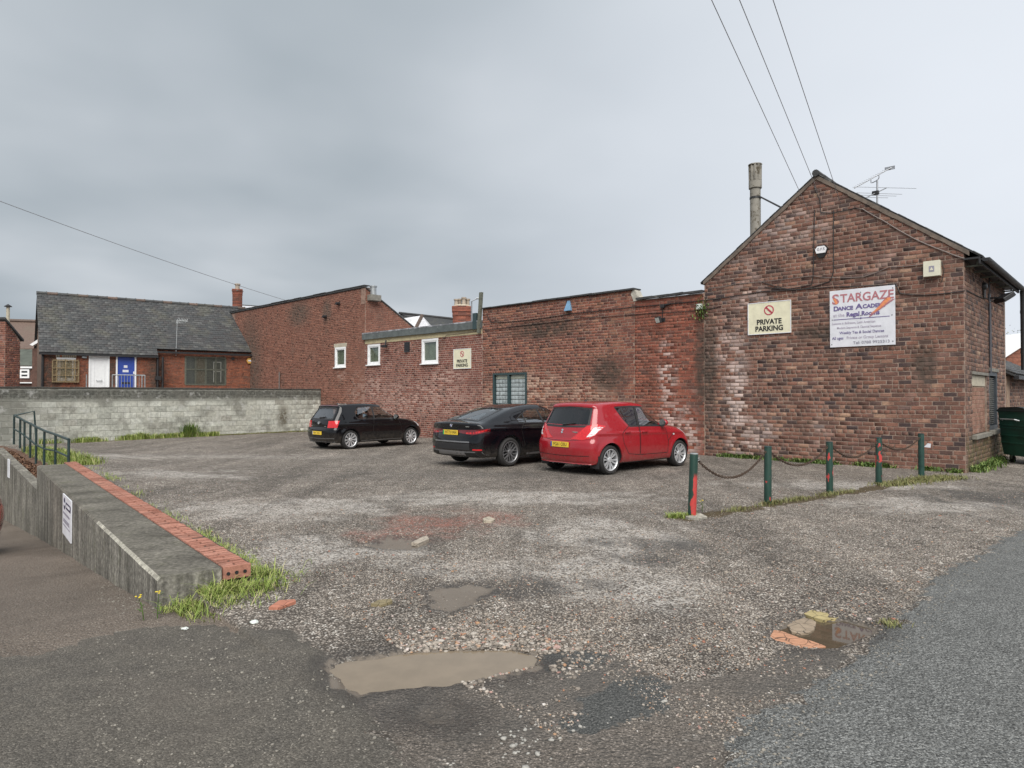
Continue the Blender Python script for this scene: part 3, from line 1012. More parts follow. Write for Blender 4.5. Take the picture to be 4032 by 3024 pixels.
def build_ground():
    th = np.concatenate([np.linspace(-180, -48, 30, endpoint=False), np.linspace(-48, 48, 560, endpoint=False), np.linspace(48, 180, 31)])
    th = np.radians(th)
    r = [0.25]
    while r[-1] < 700:
        q = r[-1]
        f = 1.25 if q < 2.2 else (1.0085 if q < 13 else (1.016 if q < 40 else 1.18))
        r.append(q * f)
    r = np.array(r)
    T, Rr = np.meshgrid(th[:-1], r)
    X, Y = Rr * np.sin(T), Rr * np.cos(T)
    Z = zg(X, Y)
    # the loose chippings themselves lift the surface a little near the viewer
    nr, nt_ = X.shape
    V = np.stack([X.ravel(), Y.ravel(), Z.ravel()], 1)
    i = np.arange(nr - 1)[:, None]
    j = np.arange(nt_)[None, :]
    j2 = (j + 1) % nt_
    F = np.stack([i * nt_ + j + 0 * i, (i + 1) * nt_ + j, (i + 1) * nt_ + j2, i * nt_ + j2 + 0 * i], -1).reshape(-1, 4)
    c = len(V)
    V = np.concatenate([V, [[0, 0, 0.0]]])
    F = F[:, ::-1]
    o = np_mesh('ground', V, F, ground_mat(), smooth=True)
    me = o.data
    # close the little hole under the viewer
    bm = bmesh.new()
    bm.from_mesh(me)
    bm.verts.ensure_lookup_table()
    for k in range(nt_):
        try:
            bm.faces.new((bm.verts[c], bm.verts[k], bm.verts[(k + 1) % nt_]))
        except ValueError:
            pass
    bm.normal_update()
    bm.to_mesh(me)
    bm.free()
    x, y = V[:, 0], V[:, 1]
    far = np.hypot(x, y)
    ns = 0.05 * fbm(x, y, 0.5, 21) + 0.02 * fbm(x, y, 0.12, 22)

    def soft(poly, w=0.05, amp=1.0):
        return sstep(-(poly_sd(x, y, poly) + ns * amp), -w, w)

    def spot(u, v, rx, ry, amp=0.5):
        px, py = g2(u, v)
        d = np.hypot((x - px) / rx, (y - py) / ry) + amp * fbm(x, y, 0.9, int(u + v))
        return sstep(d, 1.25, 0.3)
    road = soft(ROAD_R, 0.025, 2.2)
    near = soft(NEAR_A, 0.06, 1.6)
    worn = soft(WORN_D, 0.06, 1.2)
    grav = np.clip(1 - near, 0, 1)
    a = (x - A0.x) * TA.x + (y - A0.y) * TA.y
    l = (x - A0.x) * NA.x + (y - A0.y) * NA.y
    b = (x - A1.x) * TB.x + (y - A1.y) * TB.y
    lb = (x - A1.x) * NB.x + (y - A1.y) * NB.y
    lat = np.where(b > 0, lb, l)
    wl = np.where(b > 0, 0.15, 0.3)
    brown = ((lat < wl) & (y > 3.0) & (near < 0.6)).astype(float)
    rr = (RAIL1 - RAIL0)
    rl = math.hypot(rr.x, rr.y)
    dr = (x - RAIL0.x) * rr.y / rl - (y - RAIL0.y) * rr.x / rl
    litter = ((b > -0.6) & (lat >= wl) & (a > LA - 0.2) & (dr < 0.15)).astype(float)
    mud = np.zeros_like(x)
    for P, q in zip(MUDS + [PUDDLE], (0.85, 0.8, 0.42, 1.0)):
        mud = np.maximum(mud, soft(P, 0.09, 2.0) * q)
    wet = np.zeros_like(x)
    for P, q in zip(MUDS + [PUDDLE, PUDDLE2], (.13, .12, .2, .17, .15)):
        wet = np.maximum(wet, np.exp(-(np.maximum(poly_sd(x, y, P) + ns * 1.5, 0) / q) ** 2))
    mud = np.maximum(mud, soft(PUDDLE2, 0.05) * 0.6)
    red = np.maximum.reduce([spot(1700, 2060, 0.75, 1.0), spot(1560, 2095, 0.5, 0.7), spot(1950, 2040, 0.45, 0.5)])
    pale = np.maximum.reduce([spot(2380, 2110, 1.0, 1.3), spot(2330, 2240, 0.7, 0.8), spot(1050, 2010, 1.5, 0.9), spot(700, 1880, 1.3, 1.0), spot(420, 1800, 1.6, 1.2), spot(2000, 1960, 2.6, 0.8), spot(1300, 1990, 1.1, 0.8),
                              spot(1150, 2180, 0.8, 0.9), spot(2560, 2330, 0.7, 0.6), spot(3350, 1910, 2.0, 0.7), spot(3650, 1990, 1.4, 0.8), spot(1500, 2170, 0.9, 0.3), spot(900, 1790, 3.5, 0.8) * 0.5, spot(1850, 2230, 0.9, 0.5) * 0.6])
    # mossy strip below the chained posts
    p0, p1 = np.array(g2(2690, 2045)), np.array(g2(3600, 1895))
    e = (p1 - p0) / np.hypot(*(p1 - p0))
    al = (x - p0[0]) * e[0] + (y - p0[1]) * e[1]
    la = np.abs((x - p0[0]) * e[1] - (y - p0[1]) * e[0])
    ll = np.hypot(*(p1 - p0))
    moss = sstep(la + 0.10 * fbm(x, y, 0.6, 31), 0.24, 0.05) * sstep(al, -0.3, 0.1) * sstep(al, ll + 0.3, ll - 0.3)
    # thin moss line at the foot of the block wall and round the grass
    q = np.stack([x - BF.o.x, y - BF.o.y])
    bx = q[0] * BF.ax.x + q[1] * BF.ax.y
    by = q[0] * BF.ay.x + q[1] * BF.ay.y
    moss = np.maximum(moss, sstep(-by + 0.12 * fbm(x, y, 0.8, 33), 0.55, 0.15) * (by > -1.2) * (by < 0.4) * (bx < 0.2) * (bx > -12))
    gb = sstep(np.hypot((l - 0.95) / 0.5, (a + 0.0) / 9.0) + 0.3 * fbm(x, y, 0.7, 12), 1.1, 0.5) * (a > -0.8) * (l > 0.6)
    moss = np.maximum(moss, gb * 0.35)
    # darker patches in the gravel, under and beside cars, wet dark in the right distance
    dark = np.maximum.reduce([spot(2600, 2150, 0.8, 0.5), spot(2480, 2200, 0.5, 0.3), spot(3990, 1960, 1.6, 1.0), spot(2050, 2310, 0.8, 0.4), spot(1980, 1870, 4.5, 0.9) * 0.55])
    dp = np.zeros_like(x)
    for P in DARKP:
        dp = np.maximum(dp, soft(P, 0.05, 1.5))
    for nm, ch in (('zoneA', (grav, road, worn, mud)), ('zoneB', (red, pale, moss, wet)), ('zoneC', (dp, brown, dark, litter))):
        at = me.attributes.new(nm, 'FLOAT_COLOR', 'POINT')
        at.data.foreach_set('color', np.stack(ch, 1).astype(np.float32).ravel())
    return kind(o, 'structure')


ground = build_ground()


# puddle water ----------------------------------------------------------------
def water_mat(name, c, rough, silt):
    m, nt, b = mk(name)
    p = wpos(nt)
    n = NOISE(nt, p, 5.0, 4.0, 0.6)
    wset(nt, b, Base_Color=MIXC(nt, MAPR(nt, n, 0.3, 0.7), c, tuple(x * 0.86 for x in c)), Roughness=rough, IOR=1.33, Specular_IOR_Level=0.5)
    wset(nt, b, Normal=BUMP(nt, NOISE(nt, p, 26.0, 2.0, 0.5), silt, 0.002))
    return m


def puddle(name, poly, z, mat, grow):
    c = poly.mean(0)
    pts = []
    n = len(poly)
    for i in range(n):
        for t in (0, 0.5):
            q = poly[i] * (1 - t) + poly[(i + 1) % n] * t
            d = q - c
            pts.append(q + d / np.hypot(*d) * grow)
    mb = MB()
    mb.add([(p[0], p[1], z) for p in pts] + [(p[0], p[1], z - 0.05) for p in pts],
           [tuple(range(len(pts)))] + [(i, (i + 1) % len(pts), (i + 1) % len(pts) + len(pts), i + len(pts)) for i in range(len(pts))])
    o = mb.build(name, mat)
    return kind(o, 'structure')


pz = float(np.median(zg(PUDDLE[:, 0], PUDDLE[:, 1])))
kind(puddle('puddle', PUDDLE, -0.012, water_mat('muddy_water', (0.215, 0.172, 0.125), 0.03, 0.012), 0.03), 'structure', 'large muddy brown puddle in the foreground pothole')
kind(puddle('puddle', PUDDLE2, -0.024, water_mat('still_water', (0.085, 0.066, 0.045), 0.02, 0.0), 0.02), 'structure', 'still puddle with stone slabs at the edge of the right hand road')

# loose chippings -------------------------------------------------------------
ICO_V = np.array([(-1, 1.618, 0), (1, 1.618, 0), (-1, -1.618, 0), (1, -1.618, 0), (0, -1, 1.618), (0, 1, 1.618), (0, -1, -1.618), (0, 1, -1.618), (1.618, 0, -1), (1.618, 0, 1), (-1.618, 0, -1), (-1.618, 0, 1)]) / 1.902
ICO_F = np.array([(0, 11, 5), (0, 5, 1), (0, 1, 7), (0, 7, 10), (0, 10, 11), (1, 5, 9), (5, 11, 4), (11, 10, 2), (10, 7, 6), (7, 1, 8), (3, 9, 4), (3, 4, 2), (3, 2, 6), (3, 6, 8), (3, 8, 9), (4, 9, 5), (2, 4, 11), (6, 2, 10), (8, 6, 7), (9, 8, 1)])


def stone_mat():
    m, nt, b = mk('loose_chippings')
    r = piece_rnd(nt)
    c = RAMP(nt, r, [(0.0, (0.07, 0.06, 0.052)), (0.2, (0.15, 0.13, 0.112)), (0.42, (0.23, 0.20, 0.17)), (0.6, (0.30, 0.26, 0.22)), (0.78, (0.34, 0.305, 0.265)), (0.88, (0.40, 0.37, 0.335)), (0.93, (0.36, 0.22, 0.13)), (0.97, (0.28, 0.12, 0.09)), (1.0, (0.58, 0.56, 0.53))])
    n = NOISE(nt, wpos(nt), 70.0, 4.0, 0.6)
    c = MIXC(nt, 1.0, c, RAMP(nt, n, [(0.3, 0.7), (0.7, 1.25)]), 'MULTIPLY')
    wset(nt, b, Base_Color=c, Roughness=0.8, Specular_IOR_Level=0.3)
    return m


def scatter_stones(name, n, dens, size, label, seed, lift=0.25, mat=None):
    r = np.random.default_rng(seed)
    xs, ys = [], []
    tot = 0
    while tot < n:
        k = max(n * 4, 20000)
        yy = np.exp(r.uniform(math.log(2.9), math.log(13.5), k))
        xx = yy * r.uniform(-0.62, 0.80, k)
        keep = r.uniform(0, 1, k) < dens(xx, yy)
        xs.append(xx[keep])
        ys.append(yy[keep])
        tot += keep.sum()
    x, y = np.concatenate(xs)[:n], np.concatenate(ys)[:n]
    s = size(x, y, r)
    z = zg(x, y)
    ang = r.uniform(0, 2 * np.pi, n)
    sc = np.stack([s * r.uniform(0.75, 1.35, n), s * r.uniform(0.6, 1.0, n), s * r.uniform(0.35, 0.65, n)], 1)
    jit = 1 + r.uniform(-0.22, 0.22, (n, 12, 1))
    v = ICO_V[None] * jit * sc[:, None, :]
    ca, sa = np.cos(ang)[:, None], np.sin(ang)[:, None]
    vx = v[:, :, 0] * ca - v[:, :, 1] * sa + x[:, None]
    vy = v[:, :, 0] * sa + v[:, :, 1] * ca + y[:, None]
    vz = v[:, :, 2] + (z + sc[:, 2] * lift)[:, None]
    V = np.stack([vx, vy, vz], -1).reshape(-1, 3)
    F = (ICO_F[None] + (np.arange(n) * 12)[:, None, None]).reshape(-1, 3)
    o = np_mesh(name, V, F, mat or M['stones'], None, np.repeat(r.uniform(0, 1, n), 20))
    return kind(o, 'stuff', label)


M['stones'] = stone_mat()
_pu = PUDDLE.mean(0)


def d_main(x, y):
    inside = poly_sd(x, y, NEAR_A) > 0.02
    road = poly_sd(x, y, ROAD_R) > 0.02
    wet = (poly_sd(x, y, PUDDLE) > 0.0) & (poly_sd(x, y, PUDDLE2) > 0.0)
    l = (x - A0.x) * NA.x + (y - A0.y) * NA.y
    ok = inside & road & wet & (l > 1.0)
    worn = poly_sd(x, y, WORN_D) < 0
    f = np.clip(0.55 + 0.6 * fbm(x, y, 1.1, 41), 0.08, 1.0)
    mudd = np.ones_like(x)
    for P in MUDS:
        mudd = np.where(poly_sd(x, y, P) < 0.03, 0.06, mudd)
    near_p = np.exp(-((poly_sd(x, y, PUDDLE)) / 0.45) ** 2)
    f = np.where(worn, f * 0.25 * (f > 0.55), f * 0.62 + near_p * 0.55)
    f = f * np.clip(1.25 - y / 14, 0.15, 1) * mudd
    return ok * np.clip(f, 0, 1)


def s_main(x, y, r):
    base = r.lognormal(math.log(0.0050), 0.42, len(x))
    nearp = np.exp(-((poly_sd(x, y, PUDDLE)) / 0.4) ** 2)
    return np.clip(base * (1 + 0.95 * nearp), 0.003, 0.030)


scatter_stones('gravel', 52000, d_main, s_main, 'loose mixed gravel spread over the worn car park', 5)


def d_asph(x, y):
    return ((poly_sd(x, y, NEAR_A) < 0) & (np.abs(x) < 4)) * np.clip(0.25 + 0.5 * fbm(x, y, 0.9, 44), 0.02, 1) + ((poly_sd(x, y, ROAD_R) < 0.1) & (poly_sd(x, y, ROAD_R) > -0.25)) * 0.5 + ((np.abs((x - A0.x) * NA.x + (y - A0.y) * NA.y + .14) < .13) & ((x - A0.x) * TA.x + (y - A0.y) * TA.y > 0)) * 0.9


M['grit'] = plain('grey_grit', (0.20, 0.185, 0.16), 0.85, var=0.6, scale=60)
scatter_stones('grit', 1500, d_asph, lambda x, y, r: np.clip(r.lognormal(math.log(0.006), 0.4, len(x)), 0.003, 0.014), 'thin grit strewn over the smooth asphalt', 6, 0.25, M['grit'])
_q = np.array(g2(2035, 2930))
_ln = gpoly([(2060, 2925), (2170, 2905), (2300, 2870), (2440, 2815), (2600, 2775), (2700, 2740)])


def d_white(x, y):
    d = np.full(x.shape, 9.0)
    for a, b in zip(_ln[:-1], _ln[1:]):
        e = b - a
        t = np.clip(((x - a[0]) * e[0] + (y - a[1]) * e[1]) / (e @ e), 0, 1)
        d = np.minimum(d, np.hypot(x - a[0] - t * e[0], y - a[1] - t * e[1]))
    return np.clip(np.exp(-(((x - _q[0]) / 0.13) ** 2 + ((y - _q[1]) / 0.13) ** 2)), 0, 1) + 0.55 * np.exp(-(d / .018) ** 2)


M['white_stone'] = plain('white_pebble', (0.31, 0.30, 0.275), 0.75, var=0.3, scale=40)
scatter_stones('pebbles', 55, d_white, lambda x, y, r: np.clip(r.lognormal(math.log(0.009), 0.45, len(x)), 0.004, 0.024), 'cluster of white pebbles at the crack in the foreground', 8, 0.4, M['white_stone'])
# ------------------------------------------------------------------ the gabled hall
GX0, GX1, EAVE, APEX = -6.04, 0.0, 4.80, 7.06
SIDE_M = Matrix(((0, -1, 0, 0), (1, 0, 0, 0), (0, 0, 1, 0), (0, 0, 0, 1)))
BR_G, MO_G = brick_mats('hall', PAL_GABLE, (0.37, 0.275, 0.225), WF, salt_all=0.4, salt=[(-5.15, 1.6, 0.55, 2.6, 0.75), (-5.4, 3.0, 0.8, 1.0, 0.5), (-4.6, 0.6, 0.9, 0.9, 0.6), (-3.6, 5.9, 1.6, 0.8, 0.4), (-4.8, 4.3, 0.8, 0.6, 0.45)],
                        dirt=[(-0.75, 2.35, 0.35, 0.8), (-5.9, 2.4, 0.35, 2.5), (-3.0, 3.2, 1.0, 0.3)])
BR_GS, MO_GS = brick_mats('hall_side', [(p, (c[0] * 0.92, c[1] * 1.05, c[2] * 1.08)) for p, c in PAL_GABLE], (0.36, 0.28, 0.23), WF, green=[(0.0, 0.3, 9.0, 0.7)])
hall = thing('brick_hall', 'gabled dark red brick hall with dance academy sign and flue', 'building', WF.o, WF.rot)


def gable_lo(z):
    return GX0 if z < EAVE else GX0 + (z - EAVE) * (-3.02 - GX0) / (APEX - EAVE)


def gable_hi(z):
    return GX1 if z < EAVE else GX1 + (z - EAVE) * (-3.02 - GX1) / (APEX - EAVE)


mb = MB()
mb.prism([(GX0, -0.4), (GX1, -0.4), (GX1, EAVE), (-3.02, APEX), (GX0, EAVE)], 0.0, 0.22)
mb.build('front_wall', MO_G, hall)
mb = MB()
sa, sb_ = WF.side(3826, 1474), WF.side(3887, 1695)
la_, lb_ = WF.side(3893, 1466), WF.side(3926, 1690)
IN_ = (sa[0], sb_[0], 0.78, sa[1])
LO_ = (la_[0], lb_[0] + 0.1, 0.80, sa[1] + 0.12)
SD = 5.4
for a, b, c, d in ((0.22, IN_[0], -0.4, EAVE), (IN_[0], IN_[1], -0.4, IN_[2]), (IN_[0], IN_[1], IN_[3], EAVE), (IN_[1], LO_[0], -0.4, EAVE), (LO_[0], LO_[1], -0.4, LO_[2]), (LO_[0], LO_[1], LO_[3], EAVE), (LO_[1], SD, -0.4, EAVE)):
    mb.box(-0.22, 0, a, b, c, d)
mb.build('side_wall', MO_GS, hall)
mb = MB()
mb.box(GX0, GX0 + 0.22, 0.22, SD, -0.4, EAVE)
mb.prism([(GX0, -0.4), (GX1, -0.4), (GX1, EAVE), (-3.02, APEX), (GX0, EAVE)], SD, SD + 0.22)
mb.build('rear_wall', MO_G, hall)
fb = rows_to_bricks(interval_fn(gable_lo, gable_hi, []), -0.12, APEX - 0.05, 0.0965, 0.252, 0.019, seed=3)
lay(hall, 'brick', fb, BR_G, n_single=235, proud=0.010, seed=5)
sbk = rows_to_bricks(interval_fn(0.0, SD, [IN_, LO_]), -0.12, EAVE - 0.1, 0.0965, 0.235, 0.014, seed=4)
lay(hall, 'brick', sbk, BR_GS, M4=SIDE_M, n_single=60, proud=0.009, seed=6, score=lambda x, z: 0)
# bricked-up window
BR_I, MO_I = brick_mats('infill', PAL_INFILL, (0.38, 0.27, 0.20), WF)
inf = MB()
inf.box(-0.22, -0.05, IN_[0], IN_[1], IN_[2], IN_[3])
win = inf.build('blocked_window', MO_I, hall, label='window opening filled with pale pink bricks')
ib = rows_to_bricks(interval_fn(IN_[0], IN_[1], []), IN_[2], IN_[3] - 0.26, 0.0965, 0.235, 0.014, bond='st', seed=9)
lay(win, 'brick', ib, BR_I, M4=Matrix.Translation((-0.05, 0, 0)) @ SIDE_M, n_single=len(ib), proud=0.008, seed=7)
mb = MB()
mb.box(-0.05, -0.03, IN_[0] + 0.01, IN_[1] - 0.01, IN_[3] - 0.25, IN_[3] - 0.01)
mb.build('arch_header', M['stone_pale'], win)
mb = MB()
mb.bbox(-0.05, 0.10, IN_[0] - 0.05, IN_[1] + 0.03, IN_[2] - 0.10, IN_[2], 0.012)
mb.build('window_sill', M['stone_dark'], win)
mb = MB()
mb.bbox(-0.03, 0.035, IN_[0] - 0.04, IN_[1] + 0.04, IN_[3], IN_[3] + 0.07, 0.01)
mb.build('lintel', M['stone_dark'], win)
# louvred window
lw = link('louvre_window', None, hall)
M['frame_blue'] = plain('blue_grey_frame', (0.045, 0.055, 0.065), 0.5)
mb = MB()
fw = 0.10
mb.box(-0.12, 0.0, LO_[0], LO_[0] + fw, LO_[2], LO_[3]).box(-0.12, 0.0, LO_[1] - fw, LO_[1], LO_[2], LO_[3])
mb.box(-0.12, 0.0, LO_[0] + fw, LO_[1] - fw, LO_[3] - fw, LO_[3]).box(-0.12, 0.0, LO_[0] + fw, LO_[1] - fw, LO_[2], LO_[2] + fw)
mb.build('frame', M['frame_blue'], lw)
mb = MB()
mb.box(-0.20, -0.16, LO_[0], LO_[1], LO_[2], LO_[3])
mb.build('pane', M['window_dark'], lw)
slm = MB().add([(-0.10, LO_[0] + fw, -0.022), (-0.10, LO_[1] - fw, -0.022), (-0.055, LO_[1] - fw, 0.012), (-0.055, LO_[0] + fw, 0.012), (-0.10, LO_[0] + fw, -0.016), (-0.10, LO_[1] - fw, -0.016), (-0.055, LO_[1] - fw, 0.018), (-0.055, LO_[0] + fw, 0.018)],
               [(0, 1, 2, 3), (7, 6, 5, 4), (0, 4, 5, 1), (2, 6, 7, 3), (1, 5, 6, 2), (3, 7, 4, 0)])
zz = LO_[2] + fw + 0.03
first = None
while zz < LO_[3] - fw - 0.02:
    if first is None:
        first = slm.build('slat', M['louvre'], lw, loc=(0, 0, zz))
    else:
        link('slat', first.data, lw, (0, 0, zz))
    zz += 0.05
mb = MB()
mb.bbox(-0.05, 0.12, LO_[0] - 0.06, LO_[1] + 0.05, LO_[2] - 0.10, LO_[2] - 0.001, 0.012)
mb.build('window_sill', M['stone_dark'], lw)
mb = MB()
mb.bbox(-0.05, 0.04, LO_[0] - 0.05, LO_[1] + 0.05, LO_[3] + 0.001, LO_[3] + 0.09, 0.01)
mb.build('lintel', M['stone_dark'], lw)
# roof
sl = (APEX - EAVE) / 3.02
roof = MB()
th_ = 0.035
for sx in (-1, 1):
    xe = 3.02 + (0.10 if sx < 0 else 0.34)
    ze = APEX - xe * sl
    xs = [-3.02, -3.02 + sx * xe]
    roof.add([(xs[0], -0.028, APEX + 0.02), (xs[1], -0.028, ze + 0.02), (xs[1], SD + 0.3, ze + 0.02), (xs[0], SD + 0.3, APEX + 0.02),
              (xs[0], -0.028, APEX + 0.02 + th_), (xs[1], -0.028, ze + 0.02 + th_ * .6), (xs[1], SD + 0.3, ze + 0.02 + th_ * .6), (xs[0], SD + 0.3, APEX + 0.02 + th_)],
             [(0, 1, 2, 3), (4, 5, 6, 7), (0, 1, 5, 4), (1, 2, 6, 5), (2, 3, 7, 6)])
ro = roof.build('roof', M['slate_edge'], hall)
rs = random.Random(4)
# slates of the two slopes
for sx in (-1, 1):
    xe = 3.02 + (0.10 if sx < 0 else 0.34)
    ln = math.hypot(xe, xe * sl)
    ang = math.atan(sl)
    X = Vector((0, -1 if sx < 0 else 1, 0))
    up = Vector((-sx * math.cos(ang), 0, math.sin(ang)))
    nin = Vector((-sx * math.sin(ang), 0, -math.cos(ang)))
    ex = -3.02 + sx * xe
    m4 = Matrix.Translation((ex, SD + 0.3 if sx < 0 else -0.045, APEX - xe * sl + 0.02 + th_)) @ Matrix((X, nin, up)).transposed().to_4x4()
    sls = rows_to_bricks(interval_fn(0.0, SD + 0.345, []), 0.0, ln, 0.22, 0.30, 0.006, bond='st', seed=20 + sx)
    lay(ro, 'slate', sls, M['slate'], M4=m4, n_single=0, proud=0.012, back=0.003, seed=8)
mb = MB()
for sx in (-1, 1):
    for k in range(13):
        t0, t1 = k / 13, (k + 1) / 13
        xe = 3.02 + (0.02 if sx < 0 else 0.10)
        xa, xb = -3.02 + sx * xe * t0, -3.02 + sx * xe * t1
        za, zb = APEX - xe * t0 * sl, APEX - xe * t1 * sl
        w0, w1 = rs.uniform(.07, .10), rs.uniform(.07, .10)
        mb.add([(xa, -0.034, za - w0), (xb, -0.034, zb - w1), (xb, -0.034, zb + .02), (xa, -0.034, za + .02), (xa, 0, za - w0), (xb, 0, zb - w1), (xb, 0, zb + .02), (xa, 0, za + .02)],
               [(0, 1, 2, 3), (0, 4, 5, 1), (3, 2, 6, 7), (0, 3, 7, 4), (1, 5, 6, 2)])
mb.build('mortar_verge', plain('verge_mortar', (0.15, 0.12, 0.098), 0.95, var=0.4, scale=5, bump=0.5), hall)
mb = MB()
for k in range(12):
    y0 = -0.10 + k * 0.48
    mb.tube([(-3.02, y0, APEX + 0.06), (-3.02, y0 + 0.47, APEX + 0.06)], [0.085, 0.078], 10)
mb.build('ridge_tile', M['slate_edge'], ro)
# eaves gutter, brackets, downpipe
gxe, gze = 0.34, APEX - 3.36 * sl
mb = MB()
n = 8
vv, ff = [], []
for y in (-0.05, SD + 0.35):
    for k in range(n + 1):
        a = math.pi + math.pi * k / n
        vv.append((gxe + 0.05 + 0.075 * math.cos(a), y, gze + 0.01 + 0.075 * math.sin(a)))
for k in range(n):
    ff.append((k, k + 1, k + n + 2, k + n + 1))
ff += [tuple(range(n + 1)), tuple(range(n + 1, 2 * n + 2))]
mb.add(vv, ff)
mb.build('gutter', M['black_iron'], hall)
mb = MB()
mb.box(0.005, 0.30, -0.05, SD + 0.3, gze + 0.01, gze + 0.05)
mb.box(0.27, 0.31, -0.05, SD + 0.3, gze - 0.10, gze + 0.01)
mb.build('fascia', M['black_iron'], hall)
for y in (0.15, 1.05, 2.0, 3.0, 4.0, 5.0):
    mb = MB()
    mb.box(0.0, 0.30, y, y + 0.04, gze - 0.12, gze - 0.085)
    mb.box(0.20, 0.225, y, y + 0.04, gze - 0.085, gze + 0.0)
    mb.build('bracket', M['wood_grey'], hall)
dp_t = WF.w(0, 0)
py_, pz0 = WF.side(3966, 1450, 0.33)
mb = MB()
mb.tube([(0.37, SD + 0.30, gze - 0.04), (0.37, SD + 0.36, gze - 0.2), (0.37, SD + 0.4, 2.35)], 0.055, 10)
for z in (2.8, 3.9):
    mb.tube([(0.37, SD + 0.4, z), (0.37, SD + 0.4, z + 0.08)], 0.066, 10)
mb.build('downpipe', M['black_iron'], hall, smooth=True)
cy, cz1 = WF.side(3893, 1475)
mb = MB()
mb.tube([(0.04, cy, 2.2), (0.04, cy, 3.92)], 0.028, 8)
mb.tube([(0.03, cy, 3.92), (0.03, cy + 0.05, 4.55)], 0.012, 6)
mb.build('conduit', plain('blue_grey_conduit', (0.07, 0.072, 0.085), 0.5), hall, smooth=True)
# square pad where a cable box once was
# flue and its stay
fx, fz = WF.hit(2975, 950, 1.35)
flu = wframe_thing('flue_pipe', 'tall stained grey flue pipe with fluted cowl rising behind the gable roof', 'flue', WF, fx, 1.35, 5.2)
_, ftop = WF.hit(2975, 645, 1.35)
_, fcap = WF.hit(2975, 742, 1.35)
_, fcol = WF.hit(2975, 715, 1.35)
mb = MB()
mb.lathe([(0.145, 0.0), (0.145, fcap - 5.2 - 0.02)], 20)
mb.build('pipe', M['flue'], flu, smooth=True)
mb = MB()
mb.lathe([(0.15, fcap - 5.22), (0.178, fcap - 5.2), (0.178, fcol - 5.2), (0.165, fcol - 5.19)], 20)
mb.build('collar', M['flue'], flu, smooth=True)
vv = []
capm = MB()
nn = 40
prof = []
for zz_, sc_ in ((fcol - 5.19, 0.168), (fcol - 5.17, 0.18), (ftop - 5.24, 0.185)):
    for k in range(nn):
        r_ = sc_ * (1.0 if k % 4 < 2 else 0.82)
        a = 2 * math.pi * k / nn
        vv.append((r_ * math.cos(a), r_ * math.sin(a), zz_))
capm.add(vv, [(i * nn + k, i * nn + (k + 1) % nn, (i + 1) * nn + (k + 1) % nn, (i + 1) * nn + k) for i in range(2) for k in range(nn)])
capm.lathe([(0.19, ftop - 5.245), (0.19, ftop - 5.22), (0.1, ftop - 5.2), (0.0, ftop - 5.19)], 20)
capm.build('cowl', M['flue'], flu)
_, zst = WF.hit(2975, 780, 1.35)
x2, z2 = WF.hit(3090, 835, 0.9)
mb = MB()
mb.tube([(0.14, -0.05, zst - 5.2), (x2 - fx + 0.25, -0.45, z2 - 5.2 - 0.12)], 0.014, 6)
mb.tube([(0.14, 0.05, zst - 5.2 + 0.02), (x2 - fx + 0.25, -0.40, z2 - 5.2 - 0.09)], 0.014, 6)
mb.lathe([(0.155, zst - 5.23), (0.155, zst - 5.17)], 16)
mb.build('stay', M['black_iron'], flu)


# ------------------------------------------------------------------ middle range with parapet
mid = thing('parapet_range', 'long weathered brick range with dark slate coping on its parapet', 'building', WF.o, WF.rot)
MX0, MXS, PAR, LOWP = -14.93, -8.32, 4.83, 4.50
BR_M, MO_M = brick_mats('range', PAL_MID, (0.40, 0.285, 0.23), WF, salt=[(-12.5, 1.9, 2.6, 0.8, 0.75), (-14.2, 1.2, 1.2, 1.3, 0.8), (-10.0, 1.6, 1.4, 0.9, 0.6), (-8.9, 1.0, 1.4, 0.8, 0.5)],
                        salt_c=(0.46, 0.32, 0.25), dirt=[(-9.3, 2.3, 1.0, 0.9), (-12.0, 3.9, 2.5, 0.5)])
BR_R, MO_R = brick_mats('red_bay', PAL_RED, (0.38, 0.26, 0.2), WF, salt=[(-7.2, 2.3, 0.45, 1.4, 0.7), (-7.0, 0.9, 1.0, 0.8, 0.65), (-6.5, 0.4, 0.5, 0.6, 0.7)], dirt=[(-6.15, 2.5, 0.3, 2.2), (-8.2, 0.6, 0.5, 1.2)])
gbA, gbB = WF.hit(1942, 1470), WF.hit(2075, 1600)
GB = (gbA[0], gbB[0], gbB[1], gbA[1])
mb = MB()
for a, b, c, d in ((MX0, GB[0], -0.4, PAR), (GB[0], GB[1], -0.4, GB[2]), (GB[0], GB[1], GB[3], PAR), (GB[1], MXS, -0.4, PAR)):
    mb.box(a, b, 0.0, 0.25, c, d)
mb.build('front_wall', MO_M, mid)
mb = MB()
mb.box(MXS, GX0 - 0.001, 0.0, 0.25, -0.4, LOWP)
mb.build('red_bay_wall', MO_R, mid)
mb = MB()
mb.box(MX0, GX0 - 0.001, 0.25, 6.0, -0.4, 4.1)
mb.build('rear_block', M['slate_edge'], mid)
pb = rows_to_bricks(interval_fn(MX0, MXS, [GB]), -0.12, PAR, 0.0885, 0.245, 0.018, seed=31)
lay(mid, 'brick', pb, BR_M, n_single=160, proud=0.010, seed=15, score=lambda x, z: 8.0 if z < 1.5 else 0)
rb = rows_to_bricks(interval_fn(MXS, GX0 - 0.02, []), -0.12, LOWP, 0.0885, 0.245, 0.012, seed=32)
lay(mid, 'brick', rb, BR_R, n_single=135, proud=0.010, seed=16, score=lambda x, z: 8.0 if (x < -7 and z < 1.5) else 0)
rs = random.Random(12)
x = MX0 - 0.02
